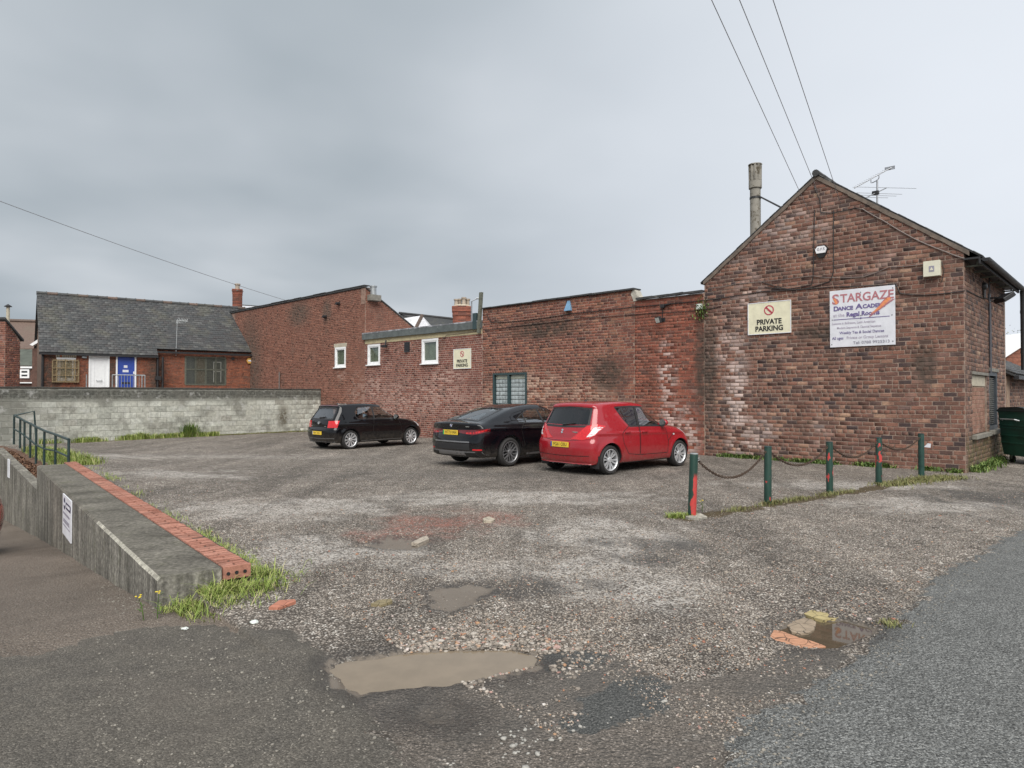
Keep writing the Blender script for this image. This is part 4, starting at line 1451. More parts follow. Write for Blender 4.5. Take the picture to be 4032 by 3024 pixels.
while x < MXS - 0.05:           # slate copings on the parapet
    w = min(rs.uniform(0.42, 0.7), MXS + 0.06 - x)
    mb = MB()
    a, b = rs.uniform(0, .006), rs.uniform(0.0, .012)
    t = 0.035 if x < -12.5 else 0.05
    mb.add([(x, -0.09, PAR + .001 + a), (x + w - .008, -0.09, PAR + .001 + b), (x + w - .008, .32, PAR + .015 + b), (x, .32, PAR + .015 + a),
            (x, -0.09, PAR + .001 + t + a), (x + w - .008, -0.09, PAR + .001 + t + b), (x + w - .008, .32, PAR + .0 + t + b), (x, .32, PAR + .0 + t + a)],
           [(0, 3, 2, 1), (4, 5, 6, 7), (0, 1, 5, 4), (1, 2, 6, 5), (2, 3, 7, 6), (3, 0, 4, 7)])
    mb.build('coping_slate', M['slate_edge'], mid)
    x += w
x = MXS + 0.10
while x < GX0 - 0.1:
    w = min(rs.uniform(0.45, 0.6), GX0 - 0.02 - x)
    a, b = rs.uniform(0, .008), rs.uniform(0.005, .02)
    mb = MB()
    mb.add([(x, -0.10, LOWP + .001 + a), (x + w - .008, -0.10, LOWP + .001 + b), (x + w - .008, .32, LOWP + .05 + b), (x, .32, LOWP + .05 + a),
            (x, -0.10, LOWP + .065 + a), (x + w - .008, -0.10, LOWP + .065 + b), (x + w - .008, .32, LOWP + .075 + b), (x, .32, LOWP + .075 + a)],
           [(0, 3, 2, 1), (4, 5, 6, 7), (0, 1, 5, 4), (1, 2, 6, 5), (2, 3, 7, 6), (3, 0, 4, 7)])
    mb.build('coping_slate', M['slate_edge'], mid)
    x += w
mb = MB()
mb.prism([(MXS - .12, PAR - 0.12), (MXS - .02, PAR + .05), (MXS + .05, PAR - 0.05), (MXS + .10, LOWP + 0.16), (MXS + .24, LOWP + .07), (MXS + .24, LOWP), (MXS - .02, LOWP - .02)], -0.022, 0.28)
mb.build('mortar_haunch', plain('cement_haunch', (0.40, 0.38, 0.33), 0.95, var=0.3, bump=0.5), mid, label='lump of pale cement where the parapet steps down')
# glass block window
gw = link('glass_block_window', None, mid)
mb = MB()
fx0, fx1, fz0, fz1 = GB
xm = (fx0 + fx1) / 2 - 0.05
for a, b, c, d in ((fx0, fx0 + .07, fz0, fz1), (fx1 - .07, fx1, fz0, fz1), (xm - .04, xm + .04, fz0 + .07, fz1 - .07), (fx0 + .07, fx1 - .07, fz1 - .07, fz1), (fx0 + .07, fx1 - .07, fz0, fz0 + .07)):
    mb.box(a, b, -0.03, 0.10, c, d)
mb.build('frame', M['win_green'], gw)
mb = MB()
mb.box(fx0, fx1, 0.16, 0.2, fz0, fz1)
mb.build('backing', M['window_frost'], gw)
for a, b in ((fx0 + .08, xm - .05), (xm + .05, fx1 - .08)):
    nx, nz = 4, 6
    for i in range(nx):
        for j in range(nz):
            w_, h_ = (b - a) / nx, (fz1 - fz0 - .3) / nz
            mb = MB()
            mb.bbox(a + i * w_ + .008, a + (i + 1) * w_ - .008, 0.06, 0.15, fz0 + .08 + j * h_ + .008, fz0 + .08 + (j + 1) * h_ - .008, 0.014)
            mb.build('glass_block', M['glass_block'], gw, smooth=True)
    mb = MB()
    mb.box(a, b, 0.07, 0.14, fz1 - .21, fz1 - .075)
    mb.build('top_pane', M['window_frost'], gw)

# ------------------------------------------------------------------ flat-roofed link with white windows
ext = thing('flat_roof_link', 'low brick link with cream band, grey felt fascia and white windows', 'building', WF.o, WF.rot)
EX0, EX1 = -22.55, MX0 - 0.005
FT, FB, CB = 4.42, 4.12, 3.93
BR_E, MO_E = brick_mats('link', PAL_EXT, (0.47, 0.33, 0.28), WF, salt=[(-18.6, 1.6, 4.6, 1.1, 0.75), (-21.8, 2.0, 0.9, 0.8, 0.8), (-17.0, 2.35, 1.6, 0.45, 0.95), (-15.3, 0.9, 1.0, 0.9, 0.7), (-20.5, 0.9, 2.2, 0.7, 0.6)], salt_c=(0.44, 0.29, 0.245))


def px_rect(F, u0, v0, u1, v1, y=0.0):
    a, b = F.hit(u0, (v0 + v1) / 2, y), F.hit(u1, (v0 + v1) / 2, y)
    um = (u0 + u1) / 2
    return (a[0], b[0], F.hit(um, v1, y)[1], F.hit(um, v0, y)[1])


W2 = px_rect(WF, 1449, 1356, 1497, 1436)
W3 = px_rect(WF, 1662, 1334, 1726, 1431)
VT = px_rect(WF, 1592, 1347, 1614, 1386)
holes = [W2, W3, VT]


def wall_with_holes(name, mat, parent, x0, x1, z0, z1, hs, y0=0.0, y1=0.25):
    xs = sorted({x0, x1, *[h[0] for h in hs], *[h[1] for h in hs]})
    zs = sorted({z0, z1, *[h[2] for h in hs], *[h[3] for h in hs]})
    xs = [x for x in xs if x0 <= x <= x1]
    zs = [z for z in zs if z0 <= z <= z1]
    mb = MB()
    for i in range(len(xs) - 1):
        for j in range(len(zs) - 1):
            cx, cz = (xs[i] + xs[i + 1]) / 2, (zs[j] + zs[j + 1]) / 2
            if not any(h[0] < cx < h[1] and h[2] < cz < h[3] for h in hs):
                mb.box(xs[i], xs[i + 1], y0, y1, zs[j], zs[j + 1])
    bmm = bmesh.new()
    o = mb.build(name, mat, parent)
    bmm.from_mesh(o.data)
    bmesh.ops.remove_doubles(bmm, verts=bmm.verts, dist=1e-4)
    # drop the doubled inner faces
    seen = {}
    kill = []
    for f in bmm.faces:
        k = tuple(sorted(v.index for v in f.verts))
        if k in seen:
            kill += [f, seen[k]]
        seen[k] = f
    bmesh.ops.delete(bmm, geom=list(set(kill)), context='FACES_ONLY')
    bmesh.ops.recalc_face_normals(bmm, faces=bmm.faces)
    bmm.to_mesh(o.data)
    bmm.free()
    return o


wall_with_holes('front_wall', MO_E, ext, EX0, EX1, -0.4, FT - 0.1, holes)
eb = rows_to_bricks(interval_fn(EX0, EX1, holes), -0.12, CB, 0.0845, 0.236, 0.024, seed=41)
lay(ext, 'brick', eb, BR_E, n_single=290, proud=0.008, seed=17, jit=0.09, score=lambda x, z: 8.0 if (x > -17.5 and z < 1.5) else 0)
mb = MB()
mb.box(EX0 + 0.02, EX1 - 0.02, -0.02, 0.0, CB, FB + 0.01)
mb.build('cream_band', M['cream'], ext)
x = EX0 - 0.06
rs = random.Random(5)
k = 0
while x < EX1 - 0.01:
    w = min(rs.uniform(0.9, 1.5), EX1 + 0.0 - x)
    mb = MB()
    dz = rs.uniform(-.006, .006)
    mb.add([(x, -0.13, FB + dz), (x + w, -0.13, FB + dz), (x + w, -0.13, FT - .06), (x, -0.13, FT - .06), (x, -0.02, FB + dz), (x + w, -0.02, FB + dz), (x + w, .02, FT), (x, .02, FT)],
           [(0, 1, 2, 3), (3, 2, 6, 7), (0, 4, 5, 1), (1, 5, 6, 2), (0, 3, 7, 4)])
    mb.build('fascia_sheet', M['lead'], ext)
    x += w + 0.004
M['felt'] = plain('mineral_felt', (0.17, 0.175, 0.19), 0.8, var=0.3, scale=1.2, c2=(0.36, 0.37, 0.40), cov=0.5)
mb = MB()
mb.add([(EX0 - .06, -.13, FT + .004), (EX1, -.13, FT + .004), (EX1, 5, FT + .16), (EX0 - .06, 5, FT + .16), (EX0 - .06, -.13, FT - .05), (EX1, -.13, FT - .05), (EX1, 5, FT - .05), (EX0 - .06, 5, FT - .05)],
       [(0, 1, 2, 3), (0, 4, 5, 1), (1, 5, 6, 2), (2, 6, 7, 3), (3, 7, 4, 0)])
mb.build('roof', M['felt'], ext)
mb = MB()
mb.box(EX0, EX1, 0.25, 5.0, -0.4, FB - 0.2)
mb.build('rear_block', M['slate_edge'], ext)


def casement(parent, r, F, sill=True, fw_=0.085, deep=0.04, half=None):
    w = link('window', None, parent)
    x0, x1, z0, z1 = r
    mb = MB()
    for a, b, c, d in ((x0, x0 + fw_, z0, z1), (x1 - fw_, x1, z0, z1), (x0 + fw_, x1 - fw_, z1 - fw_, z1), (x0 + fw_, x1 - fw_, z0, z0 + fw_)):
        mb.box(a, b, -0.025, 0.06, c, d)
    f2 = fw_ * 0.55
    a0, a1, c0, c1 = x0 + fw_, x1 - fw_, z0 + fw_, z1 - fw_
    for a, b, c, d in ((a0, a0 + f2, c0, c1), (a1 - f2, a1, c0, c1), (a0 + f2, a1 - f2, c1 - f2, c1), (a0 + f2, a1 - f2, c0, c0 + f2)):
        mb.box(a, b, -0.006, 0.05, c, d)
    mb.build('frame', M['white_pvc'], w)
    mb = MB()
    mb.box(x0 + fw_, x1 - fw_, 0.03, 0.045, z0 + fw_, z1 - fw_)
    mb.build('pane', M['window_pane'], w)
    mb = MB()
    mb.box(x0 + .002, x1 - .002, 0.085, 0.095, z0 + .002, z1 - .002)
    mb.build('blind', M['window_frost'], w)
    if half:
        mb = MB()
        mb.box(x0 + fw_ + .03, x0 + fw_ + .03 + half * (x1 - x0), 0.062, 0.075, z0 + fw_, z1 - fw_)
        mb.build('curtain', M['curtain'], w)
    mb = MB()
    mb.box(x0 + fw_, x0 + fw_ + .02, -0.05, -0.03, (z0 + z1) / 2 - .05, (z0 + z1) / 2 + .05)
    mb.build('handle', M['white_pvc'], w)
    if sill:
        mb = MB()
        mb.bbox(x0 - .06, x1 + .03, -0.09, 0.0, z0 - .045, z0 - .001, .008)
        mb.build('window_sill', M['white_pvc'], w)
    return w


M['window_pane'] = glass_mat('house_glass', (0.75, 0.78, 0.74))
M['curtain'] = plain('pale_curtain', (0.40, 0.40, 0.33), 0.9)
casement(ext, W2, WF, half=0.28)
casement(ext, W3, WF, half=0.22)
mb = MB()
mb.box(VT[0], VT[1], -0.01, 0.1, VT[2], VT[3])
vent = mb.build('vent', M['dark_plastic'], ext)
for k in range(7):
    mb = MB()
    zc = VT[2] + (k + .5) * (VT[3] - VT[2]) / 7
    mb.add([(VT[0] + .03, -.03, zc - .03), (VT[1] - .03, -.03, zc - .03), (VT[1] - .03, -.012, zc + .03), (VT[0] + .03, -.012, zc + .03), (VT[0] + .03, -.01, zc - .03), (VT[1] - .03, -.01, zc - .03)],
           [(0, 1, 2, 3), (0, 4, 5, 1)])
    mb.build('slat', M['black_iron'], vent)
# timber post at the end of the parapet
pt = wframe_thing('timber_post', 'weathered green timber post standing at the left end of the parapet', 'post', WF, MX0 - 0.10, -0.10, 3.95)
_, pt1 = WF.hit(1905, 1152)
mb = MB()
mb.add([(-.06, -.05, 0), (.06, -.05, 0), (.06, .05, 0), (-.06, .05, 0), (.07, -.05, pt1 - 3.95), (.19, -.05, pt1 - 3.95), (.19, .05, pt1 - 3.95), (.07, .05, pt1 - 3.95)],
       [(0, 1, 5, 4), (1, 2, 6, 5), (2, 3, 7, 6), (3, 0, 4, 7), (4, 5, 6, 7), (0, 3, 2, 1)])
mb.build('post', M['wood_grey'], pt)
mb = MB()
mb.box(-.30, -.10, -.04, .05, 0.15, 0.75)
mb.build('side_board', M['win_green'], pt)

# ------------------------------------------------------------------ tall left building
tall = thing('tall_brick_building', 'tall plain red brick building with flat topped wall and sloping right gable end', 'building', WF.o, WF.rot)
TX0, TX1, TH = -40.0, EX0 - 0.005, 6.50
BR_T, MO_T = brick_mats('tall', PAL_LEFT, (0.33, 0.22, 0.175), WF, salt=[(-22.9, 1.6, 1.5, 1.6, 0.55), (-24.5, 2.6, 0.6, 0.4, 0.7), (-29, 1.2, 4.0, 0.8, 0.3)], salt_c=(0.42, 0.28, 0.235), salt_all=0.12,
                        dirt=[(-34.0, 3.0, 2.2, 4.5), (-28.5, 5.8, 1.6, 1.0), (-25.8, 5.7, 0.6, 0.9)], dirt_c=(0.11, 0.085, 0.07))
W1 = px_rect(WF, 1320, 1367, 1362, 1446)
wall_with_holes('front_wall', MO_T, tall, TX0, TX1, -0.4, TH, [W1], 0.0, 0.25)
tb = rows_to_bricks(interval_fn(-36.0, TX1, [W1]), 0.0, TH, 0.0845, 0.238, 0.014, seed=51)
lay(tall, 'brick', tb, BR_T, n_single=260, proud=0.008, seed=18)


def tall_hi(z):
    return 7.5 if z < 2.0 else (TH - z) / (TH - 2.0) * 7.55


mb = MB()
mb.prism([(0.25, -0.4), (7.6, -0.4), (7.6, 1.95), (0.25, TH - 0.15)], -0.22 + TX1, TX1 - 0.0, axis='x')
mb.build('gable_wall', MO_T, tall)
gbk = rows_to_bricks(interval_fn(0.02, tall_hi, []), 4.2, TH - 0.05, 0.0845, 0.238, 0.014, seed=52)
lay(tall, 'brick', gbk, BR_T, M4=Matrix.Translation((TX1, 0, 0)) @ SIDE_M, n_single=35, proud=0.008, seed=19)
mb = MB()
mb.add([(TX0, -.06, TH + .002), (TX1 + .05, -.06, TH + .002), (TX1 + .05, 7.6, 2.0), (TX0, 7.6, 2.0), (TX0, -.06, TH + .06), (TX1 + .05, -.06, TH + .06), (TX1 + .05, 7.6, 2.06), (TX0, 7.6, 2.06)],
       [(0, 3, 2, 1), (4, 5, 6, 7), (0, 1, 5, 4), (1, 2, 6, 5), (2, 3, 7, 6), (3, 0, 4, 7)])
mb.build('roof', M['slate_edge'], tall)
rs = random.Random(9)
x = TX0 + 3
while x < TX1:
    w = min(rs.uniform(.5, .8), TX1 + .06 - x)
    mb = MB()
    dz = rs.uniform(0, .025)
    mb.box(x, x + w - .01, -.075, .22, TH + .064 + dz, TH + .10 + dz)
    mb.build('coping_slate', M['slate_edge'], tall)
    x += w
mb = MB()
mb.box(TX1 - .30, TX1 + 0.03, -.02, 0.0, TH - 0.75, TH - .02)
mb.build('pier_face', MO_T, tall)
casement(tall, W1, WF, half=0.25)
mb = MB()
lz = WF.hit(1340, 1352)[1]
mb.box(W1[0] - .09, W1[1] + .08, -.02, .02, W1[3] + .002, lz)
mb.build('lintel', M['stone_pale'], tall)
mb = MB()
mb.lathe([(.14, TH - .35), (.14, TH + .02), (.17, TH + .03), (.17, TH + .08), (.0, TH + .1)], 14, org=(TX1 + .12, .35, 0))
mb.build('vent_cowl', M['galv'], tall, smooth=True)
mb = MB()
mb.bbox(TX1 - .05, TX1 + .32, .1, .65, TH - .6, TH - .33, .02)
mb.build('corbel', M['stone_dark'], tall)
for (u, v, nm) in ((1283, 1248, 0), (1335, 1197, 1)):
    x_, z_ = WF.hit(u, v)
    mb = MB()
    mb.lathe([(.07, -.16), (.085, -.02), (.085, .0)], 12, 'y', (x_ + .08, -.05, z_))
    mb.tube([(x_ - .1, 0, z_ + .05), (x_ + .06, -.1, z_ + .02)], .03, 6)
    f = mb.build('floodlight', M['black_iron'], None, smooth=True)
    f.matrix_world = WF.m
    tag(f, ('small black floodlight halfway up the tall brick wall', 'small black floodlight near the top of the tall brick wall')[nm], 'floodlight')
x_, z_ = WF.hit(1104, 1480)
mb = MB()
mb.tube([(x_, -.06, .8), (x_, -.06, z_ + .2)], .035, 8)
o = mb.build('vent_pipe', M['grey_cable'], None)
o.matrix_world = WF.m
tag(o, 'thin vertical vent pipe on the tall brick wall above the block wall', 'pipe')
# ------------------------------------------------------------------ slate roofed house
house = thing('slate_roofed_house', 'low red brick house with big slate roof, white door and blue door', 'house', HF.o, HF.rot)
BR_H, MO_H = brick_mats('house', PAL_HOUSE, (0.22, 0.15, 0.115), HF, salt_all=0.05, dirt=[(-9.4, 2.6, 0.6, 2.0), (-6.9, 2.6, 0.3, 1.4), (-4.9, 2.7, 0.7, 1.6)])
HW, HS, EL, ER, RY, RZ = -9.74, -4.93, 3.74, 4.08, 3.5, 6.85
SLO = (RZ - EL) / RY
YR = (ER - EL) / SLO + 0.1
wA = px_rect(HF, 222, 1408, 298, 1500)
dW = px_rect(HF, 349, 1398, 431, 1530)
dB = px_rect(HF, 456, 1400, 536, 1530)
wB = px_rect(HF, 730, 1407, 888, 1514, YR)
dW = (dW[0], dW[1], 1.35, dW[3])
dB = (dB[0], dB[1], 1.35, dB[3])
wall_with_holes('wall_front', MO_H, house, HW, HS, 0, EL, [wA, dW, dB], 0.0, 0.25)
wall_with_holes('wall_right_bay', MO_H, house, HS, 0.0, 0, ER, [wB], YR, YR + 0.25)
mb = MB()
mb.prism([(0.25, 0), (7.0, 0), (7.0, EL), (RY, RZ - .05), (0.25, EL + .15)], HW, HW + .25, axis='x')
mb.prism([(YR + .25, 0), (7.0, 0), (7.0, EL), (RY, RZ - .05), (YR + .25, ER)], -.25, 0, axis='x')
mb.build('wall_gable', MO_H, house)
hb = rows_to_bricks(interval_fn(HW, HS, [wA, dW, dB]), 1.3, EL - .05, 0.078, 0.235, 0.013, seed=61)
lay(house, 'brick', hb, BR_H, n_single=0, proud=.007, seed=21)
hb2 = rows_to_bricks(interval_fn(HS, 0.0, [wB]), 1.3, ER - .05, 0.078, 0.235, 0.013, seed=62)
lay(house, 'brick', hb2, BR_H, M4=Matrix.Translation((0, YR, 0)), n_single=0, proud=.007, seed=22)
phi = math.atan(SLO)
ye = -0.12
ze = EL + ye * SLO
SM = Matrix.Translation((0, ye, ze + .05)) @ Matrix.Rotation(-(math.pi / 2 - phi), 4, 'X')
ln = (RY - ye) / math.cos(phi)
yr_e = YR - 0.16
l2 = (yr_e - ye) / math.cos(phi)
mb = MB()


def slab(x0, x1, la, lb, t=.05):
    pts = []
    for (x, l, d) in ((x0, la, 0), (x1, la, 0), (x1, lb, 0), (x0, lb, 0), (x0, la, t), (x1, la, t), (x1, lb, t), (x0, lb, t)):
        pts.append(SM @ Vector((x, d, l)))
    mb.add(pts, [(0, 1, 2, 3), (7, 6, 5, 4), (0, 4, 5, 1), (1, 5, 6, 2), (2, 6, 7, 3), (3, 7, 4, 0)])


slab(HW - .12, HS + .06, 0, ln)
slab(HS + .06, .08, l2, ln)
mb.add([(HW - .12, RY, RZ + .03), (.08, RY, RZ + .03), (.08, 7.3, EL - .2), (HW - .12, 7.3, EL - .2)], [(0, 1, 2, 3)])
hr = mb.build('roof', M['slate_edge'], house)
sl_rows = rows_to_bricks(lambda za, zb: [(HW - .14, HS + .08)] if zb <= l2 + .1 else [(HW - .14, .09)], 0.0, ln, .188, .265, .006, bond='st', seed=63)
lay(hr, 'slate', sl_rows, M['slate'], M4=SM, n_single=300, proud=.020, back=.0, depth_jit=.005, seed=23, jit=.03, tilt=-.05)
k = 0
x = HW - .14
while x < .05:
    mb = MB()
    mb.tube([(x, RY, RZ + .05), (x + .42, RY, RZ + .05)], .10, 8)
    mb.tube([(x + .40, RY, RZ + .055), (x + .45, RY, RZ + .055)], .115, 8)
    mb.build('ridge_tile', M['brown_tile'] if k % 3 == 1 else M['slate'], hr)
    x += .45
    k += 1
mb = MB()
mb.box(HW - .15, HS + .06, ye - .10, ye + .0, ze - .07, ze + .02)
mb.build('gutter', M['black_iron'], house)
mb = MB()
mb.box(HS + .06, .05, yr_e - .10, yr_e, ER - .24, ER - .14)
mb.build('gutter', M['black_iron'], house)
for (u0, nm, yy) in ((168, 0, -.06), (621, 1, -.06), (641, 2, YR - .5)):
    x_, _ = HF.hit(u0, 1450, yy)
    mb = MB()
    mb.tube([(x_, yy, ze + .0), (x_, yy, 1.0)], .055, 8)
    if nm == 1:
        mb.box(x_ - .12, x_ + .14, yy - .1, yy + .08, 2.42, 2.62)
    mb.build('downpipe', M['black_iron'], house)
# left guarded window
w = casement(house, wA, HF, sill=False, fw_=.10)
gA = px_rect(HF, 206, 1416, 309, 1506)
wgd = link('window_guard', None, house)
for i, t in enumerate((0, .16, .5, .84, 1.0)):
    mb = MB()
    xx = gA[0] + t * (gA[1] - gA[0])
    mb.box(xx - .022, xx + .022, -.13, -.09, gA[2], gA[3] - (0.06 if i in (0, 4) else -.02))
    mb.build('bar', M['mesh_tan'], wgd)
for t in (0.02, .30, .62, .95):
    mb = MB()
    zz = gA[2] + t * (gA[3] - gA[2])
    mb.box(gA[0], gA[1], -.135, -.10, zz - .02, zz + .02)
    mb.build('bar', M['mesh_tan'], wgd)
M['grille'] = glass_mat('fine_wire_mesh', (0.30, 0.26, 0.18), 0.6, 1.2)


def wire(parent, x0, x1, z0, z1, y, step, r, mat):
    V, F = [], []
    mb = MB()
    x = x0 + step
    while x < x1:
        mb.box(x - r, x + r, y, y + .006, z0, z1)
        x += step
    z = z0 + step
    while z < z1:
        mb.box(x0, x1, y - .005, y, z - r, z + r)
        z += step
    o = mb.build('wire_mesh', mat, parent)
    o['kind'] = 'stuff'
    return o


wire(wgd, gA[0], gA[1], gA[2], gA[3], -.085, .055, .009, M['mesh_tan'])
x = wA[0] - .03
while x < wA[1]:
    mb = MB()
    mb.box(x, x + .065, -.012, .02, wA[3] + .002, wA[3] + .19)
    mb.build('lintel_brick', M['stone_pale'] if random.random() < .6 else M['terracotta'], house)
    x += .085


def door(parent, r, mat, frame, white):
    d = link('door', None, parent)
    x0, x1, z0, z1 = r
    mb = MB()
    for a, b, c, e in ((x0, x0 + .07, z0, z1), (x1 - .07, x1, z0, z1), (x0 + .07, x1 - .07, z1 - .07, z1)):
        mb.box(a, b, -.03, .1, c, e)
    mb.build('frame', frame, d)
    mb = MB()
    mb.box(x0 + .07, x1 - .07, .01, .06, z0, z1 - .07)
    mb.build('leaf', mat, d)
    if white:
        mb = MB()
        a, b = x0 + .2, x1 - .2
        for q in ((a, a + .025, 1.6, z1 - .22), (b - .025, b, 1.6, z1 - .22), (a, b, z1 - .245, z1 - .22)):
            mb.box(q[0], q[1], -.004, .012, q[2], q[3])
        mb.build('panel_moulding', M['white_pvc'], d)
        mb = MB()
        mb.tube([(x0 + .33, -.05, 2.36), (x1 - .33, -.05, 2.36)], .018, 6)
        mb.tube([(x0 + .33, -.05, 2.36), (x0 + .33, .0, 2.40)], .014, 6)
        mb.tube([(x1 - .33, -.05, 2.36), (x1 - .33, .0, 2.40)], .014, 6)
        mb.build('handle', M['galv'], d)
    else:
        for zc, h_, w_ in ((3.02, .13, .16), (2.80, .12, .26)):
            mb = MB()
            mb.box((x0 + x1) / 2 - w_ / 2 - .02, (x0 + x1) / 2 + w_ / 2 - .02, .0, .01, zc, zc + h_)
            mb.build('notice', M['sign_white'], d)
        mb = MB()
        mb.box((x0 + x1) / 2 - .2, (x0 + x1) / 2 + .18, -.01, .01, 2.22, 2.30)
        mb.build('letter_slot', M['black_iron'], d)
        mb = MB()
        mb.box(x1 - .13, x1 - .06, -.03, .0, 2.72, 2.84)
        mb.build('handle', M['white_pvc'], d)


door(house, dW, M['white_pvc'], M['white_pvc'], True)
door(house, dB, M['door_blue'], M['white_pvc'], False)
# right window with weathered steel guard
mb = MB()
mb.box(wB[0], wB[1], YR + .06, YR + .1, wB[2], wB[3])
wr = mb.build('window', M['window_dark'], house)
nb = 4
for k in range(nb + 1):
    mb = MB()
    xx = wB[0] + k * (wB[1] - wB[0]) / nb
    mb.box(xx - .04, xx + .04, YR - .02, YR + .05, wB[2], wB[3])
    mb.build('mullion', M['wood_grey'], wr)
for t in (0, .55, 1.0):
    mb = MB()
    zz = wB[2] + t * (wB[3] - wB[2])
    mb.box(wB[0], wB[1], YR - .024, YR + .045, zz - .035, zz + .035)
    mb.build('rail', M['wood_grey'], wr)
for k in range(nb):
    a = wB[0] + k * (wB[1] - wB[0]) / nb + .05
    b = wB[0] + (k + 1) * (wB[1] - wB[0]) / nb - .05
    mb = MB()
    mb.box(a, b, YR + .03, YR + .045, wB[2] + .04, wB[3] - .04)
    mb.build('pane', M['window_dark'] if k != 1 else plain('rust_boarding', (0.085, 0.062, 0.04), .8, var=.4, scale=8, c2=(.2, .19, .16), cov=.55), wr)
fr = px_rect(HF, 840, 1424, 872, 1505, YR)
mb = MB()
for q in ((fr[0], fr[0] + .05, fr[2], fr[3]), (fr[1] - .05, fr[1], fr[2], fr[3]), (fr[0] + .05, fr[1] - .05, fr[3] - .05, fr[3]), (fr[0] + .05, fr[1] - .05, (fr[2] + fr[3]) / 2, (fr[2] + fr[3]) / 2 + .05)):
    mb.box(q[0], q[1], YR + .0, YR + .03, q[2], q[3])
mb.build('white_frame', M['louvre'], wr)
wire(wr, wB[0], wB[1], wB[2], wB[3], YR - .045, .06, .005, M['wood_grey'])
# small things on the house
x_, z_ = HF.hit(332, 1406)
mb = MB()
mb.bbox(x_ - .11, x_ + .10, -.12, 0, z_ - .06, z_ + .06, .02)
o = mb.build('bulkhead_light', M['galv'], None)
o.matrix_world = HF.m
tag(o, 'grey bulkhead light on the house wall left of the white door', 'wall light')


def hexbox(name, F, u, v, y, r, mat, label, cat, depth=.09, flat=1.0):
    x_, z_ = F.hit(u, v, y)
    t = wframe_thing(name, label, cat, F, x_, y, z_)
    mb = MB()
    pts = [(r * flat * math.cos(math.pi / 3 * k), r * math.sin(math.pi / 3 * k)) for k in range(6)]
    mb.prism(pts, -depth, 0)
    mb.prism([(a * .8, b * .8) for a, b in pts], -depth - .02, -depth)
    mb.build('casing', mat, t)
    return t


hx = hexbox('alarm_box', HF, 982, 1421, YR, .18, M['alarm_yellow'], 'yellow hexagonal alarm box at the right end of the house wall', 'alarm box')
mb = MB()
mb.box(-.10, .10, -.118, -.11, -.03, .05)
mb.build('label_plate', M['sign_white'], hx)
x_, z_ = HF.hit(917, 1412, YR)
mb = MB()
mb.lathe([(.09, -.05), (.09, 0)], 12, 'y', (x_, YR, z_))
o = mb.build('wall_vent', M['dark_plastic'], None)
o.matrix_world = HF.m
tag(o, 'round dark vent cap beside the yellow alarm box', 'vent')
# handrail in front of the doors
hrail = wframe_thing('galvanised_handrail', 'galvanised steel handrail with bars in front of the blue door', 'railing', HF, 0, -.9, 0)
xa, zt_ = HF.hit(443, 1476, -.9)
xb = HF.hit(571, 1478, -.9)[0]
mb = MB()
mb.tube([(xa, 0, zt_), (xb, 0, zt_)], .024, 8)
mb.build('top_rail', M['galv'], hrail)
for k in range(12):
    mb = MB()
    xx = xa + k * (xb - xa) / 11
    mb.tube([(xx, 0, zt_), (xx, 0, 1.35)], .03 if k in (0, 10, 11) else .014, 6)
    mb.build('bar', M['galv'], hrail)
xc = HF.hit(341, 1476, -.9)[0]
mb = MB()
mb.tube([(xc, 0, zt_), (xc, 0, 1.35)], .03, 6)
mb.build('bar', M['galv'], hrail)
# aerial on the wall
ax_, az0 = HF.hit(693, 1400, YR - .12)
_, az1 = HF.hit(700, 1262, YR - .12)
aer = wframe_thing('house_aerial', 'small television aerial on a pole against the house roof', 'aerial', HF, ax_, YR - .12, az0)
mb = MB()
mb.tube([(0, 0, 0), (.05, 0, az1 - az0)], .022, 6)
mb.build('mast', M['galv'], aer)
mb = MB()
mb.tube([(0.0, 0, az1 - az0), (.55, -.1, az1 - az0 - .02)], .014, 6)
mb.build('boom', M['galv'], aer)
for k in range(7):
    mb = MB()
    xx = .05 + k * .075
    mb.tube([(xx - .06, -.02, az1 - az0 - .16 + k * .008), (xx + .06, .02, az1 - az0 + .16 - k * .008)], .007, 5)
    mb.build('element', M['galv'], aer)

# ------------------------------------------------------------------ concrete block wall
bw = thing('block_wall', 'pale grey concrete block wall, blackened along its top courses', 'wall', BF.o, BF.rot)
BWT = 1.90
mb = MB()
mb.box(-22, -0.02, 0.0, .20, -2.0, BWT)
mb.build('wall_core', M['block_mortar'], bw)
bl = rows_to_bricks(interval_fn(-16.5, -0.03, []), -0.14, BWT - .06, .2235, .452, .011, bond='st', seed=71, jit=.006)
lay(bw, 'block', bl, M['block'], n_single=300, proud=.012, jit=.03, depth_jit=.003, seed=25)
x = -22
rs = random.Random(3)
while x < -.03:
    w = min(rs.uniform(.85, .92), -.025 - x)
    mb = MB()
    dz = rs.uniform(-.006, .008)
    mb.bbox(x, x + w - .008, -.04, .24, BWT + .001, BWT + .05 + dz, .01)
    mb.build('coping', M['coping'], bw)
    x += w

# ------------------------------------------------------------------ retaining wall with brick strip
ret = thing('retaining_wall', 'weathered concrete retaining wall with a flush strip of red bricks on top', 'wall', (A0.x, A0.y, 0), math.atan2(TA.y, TA.x))
# local frame: x along the wall (away from the viewer), y to the left; the outer face is y = 0
LXA = LA
JX = [0.0, 2.65, 6.8, LXA]     # construction joints
CW = 0.50


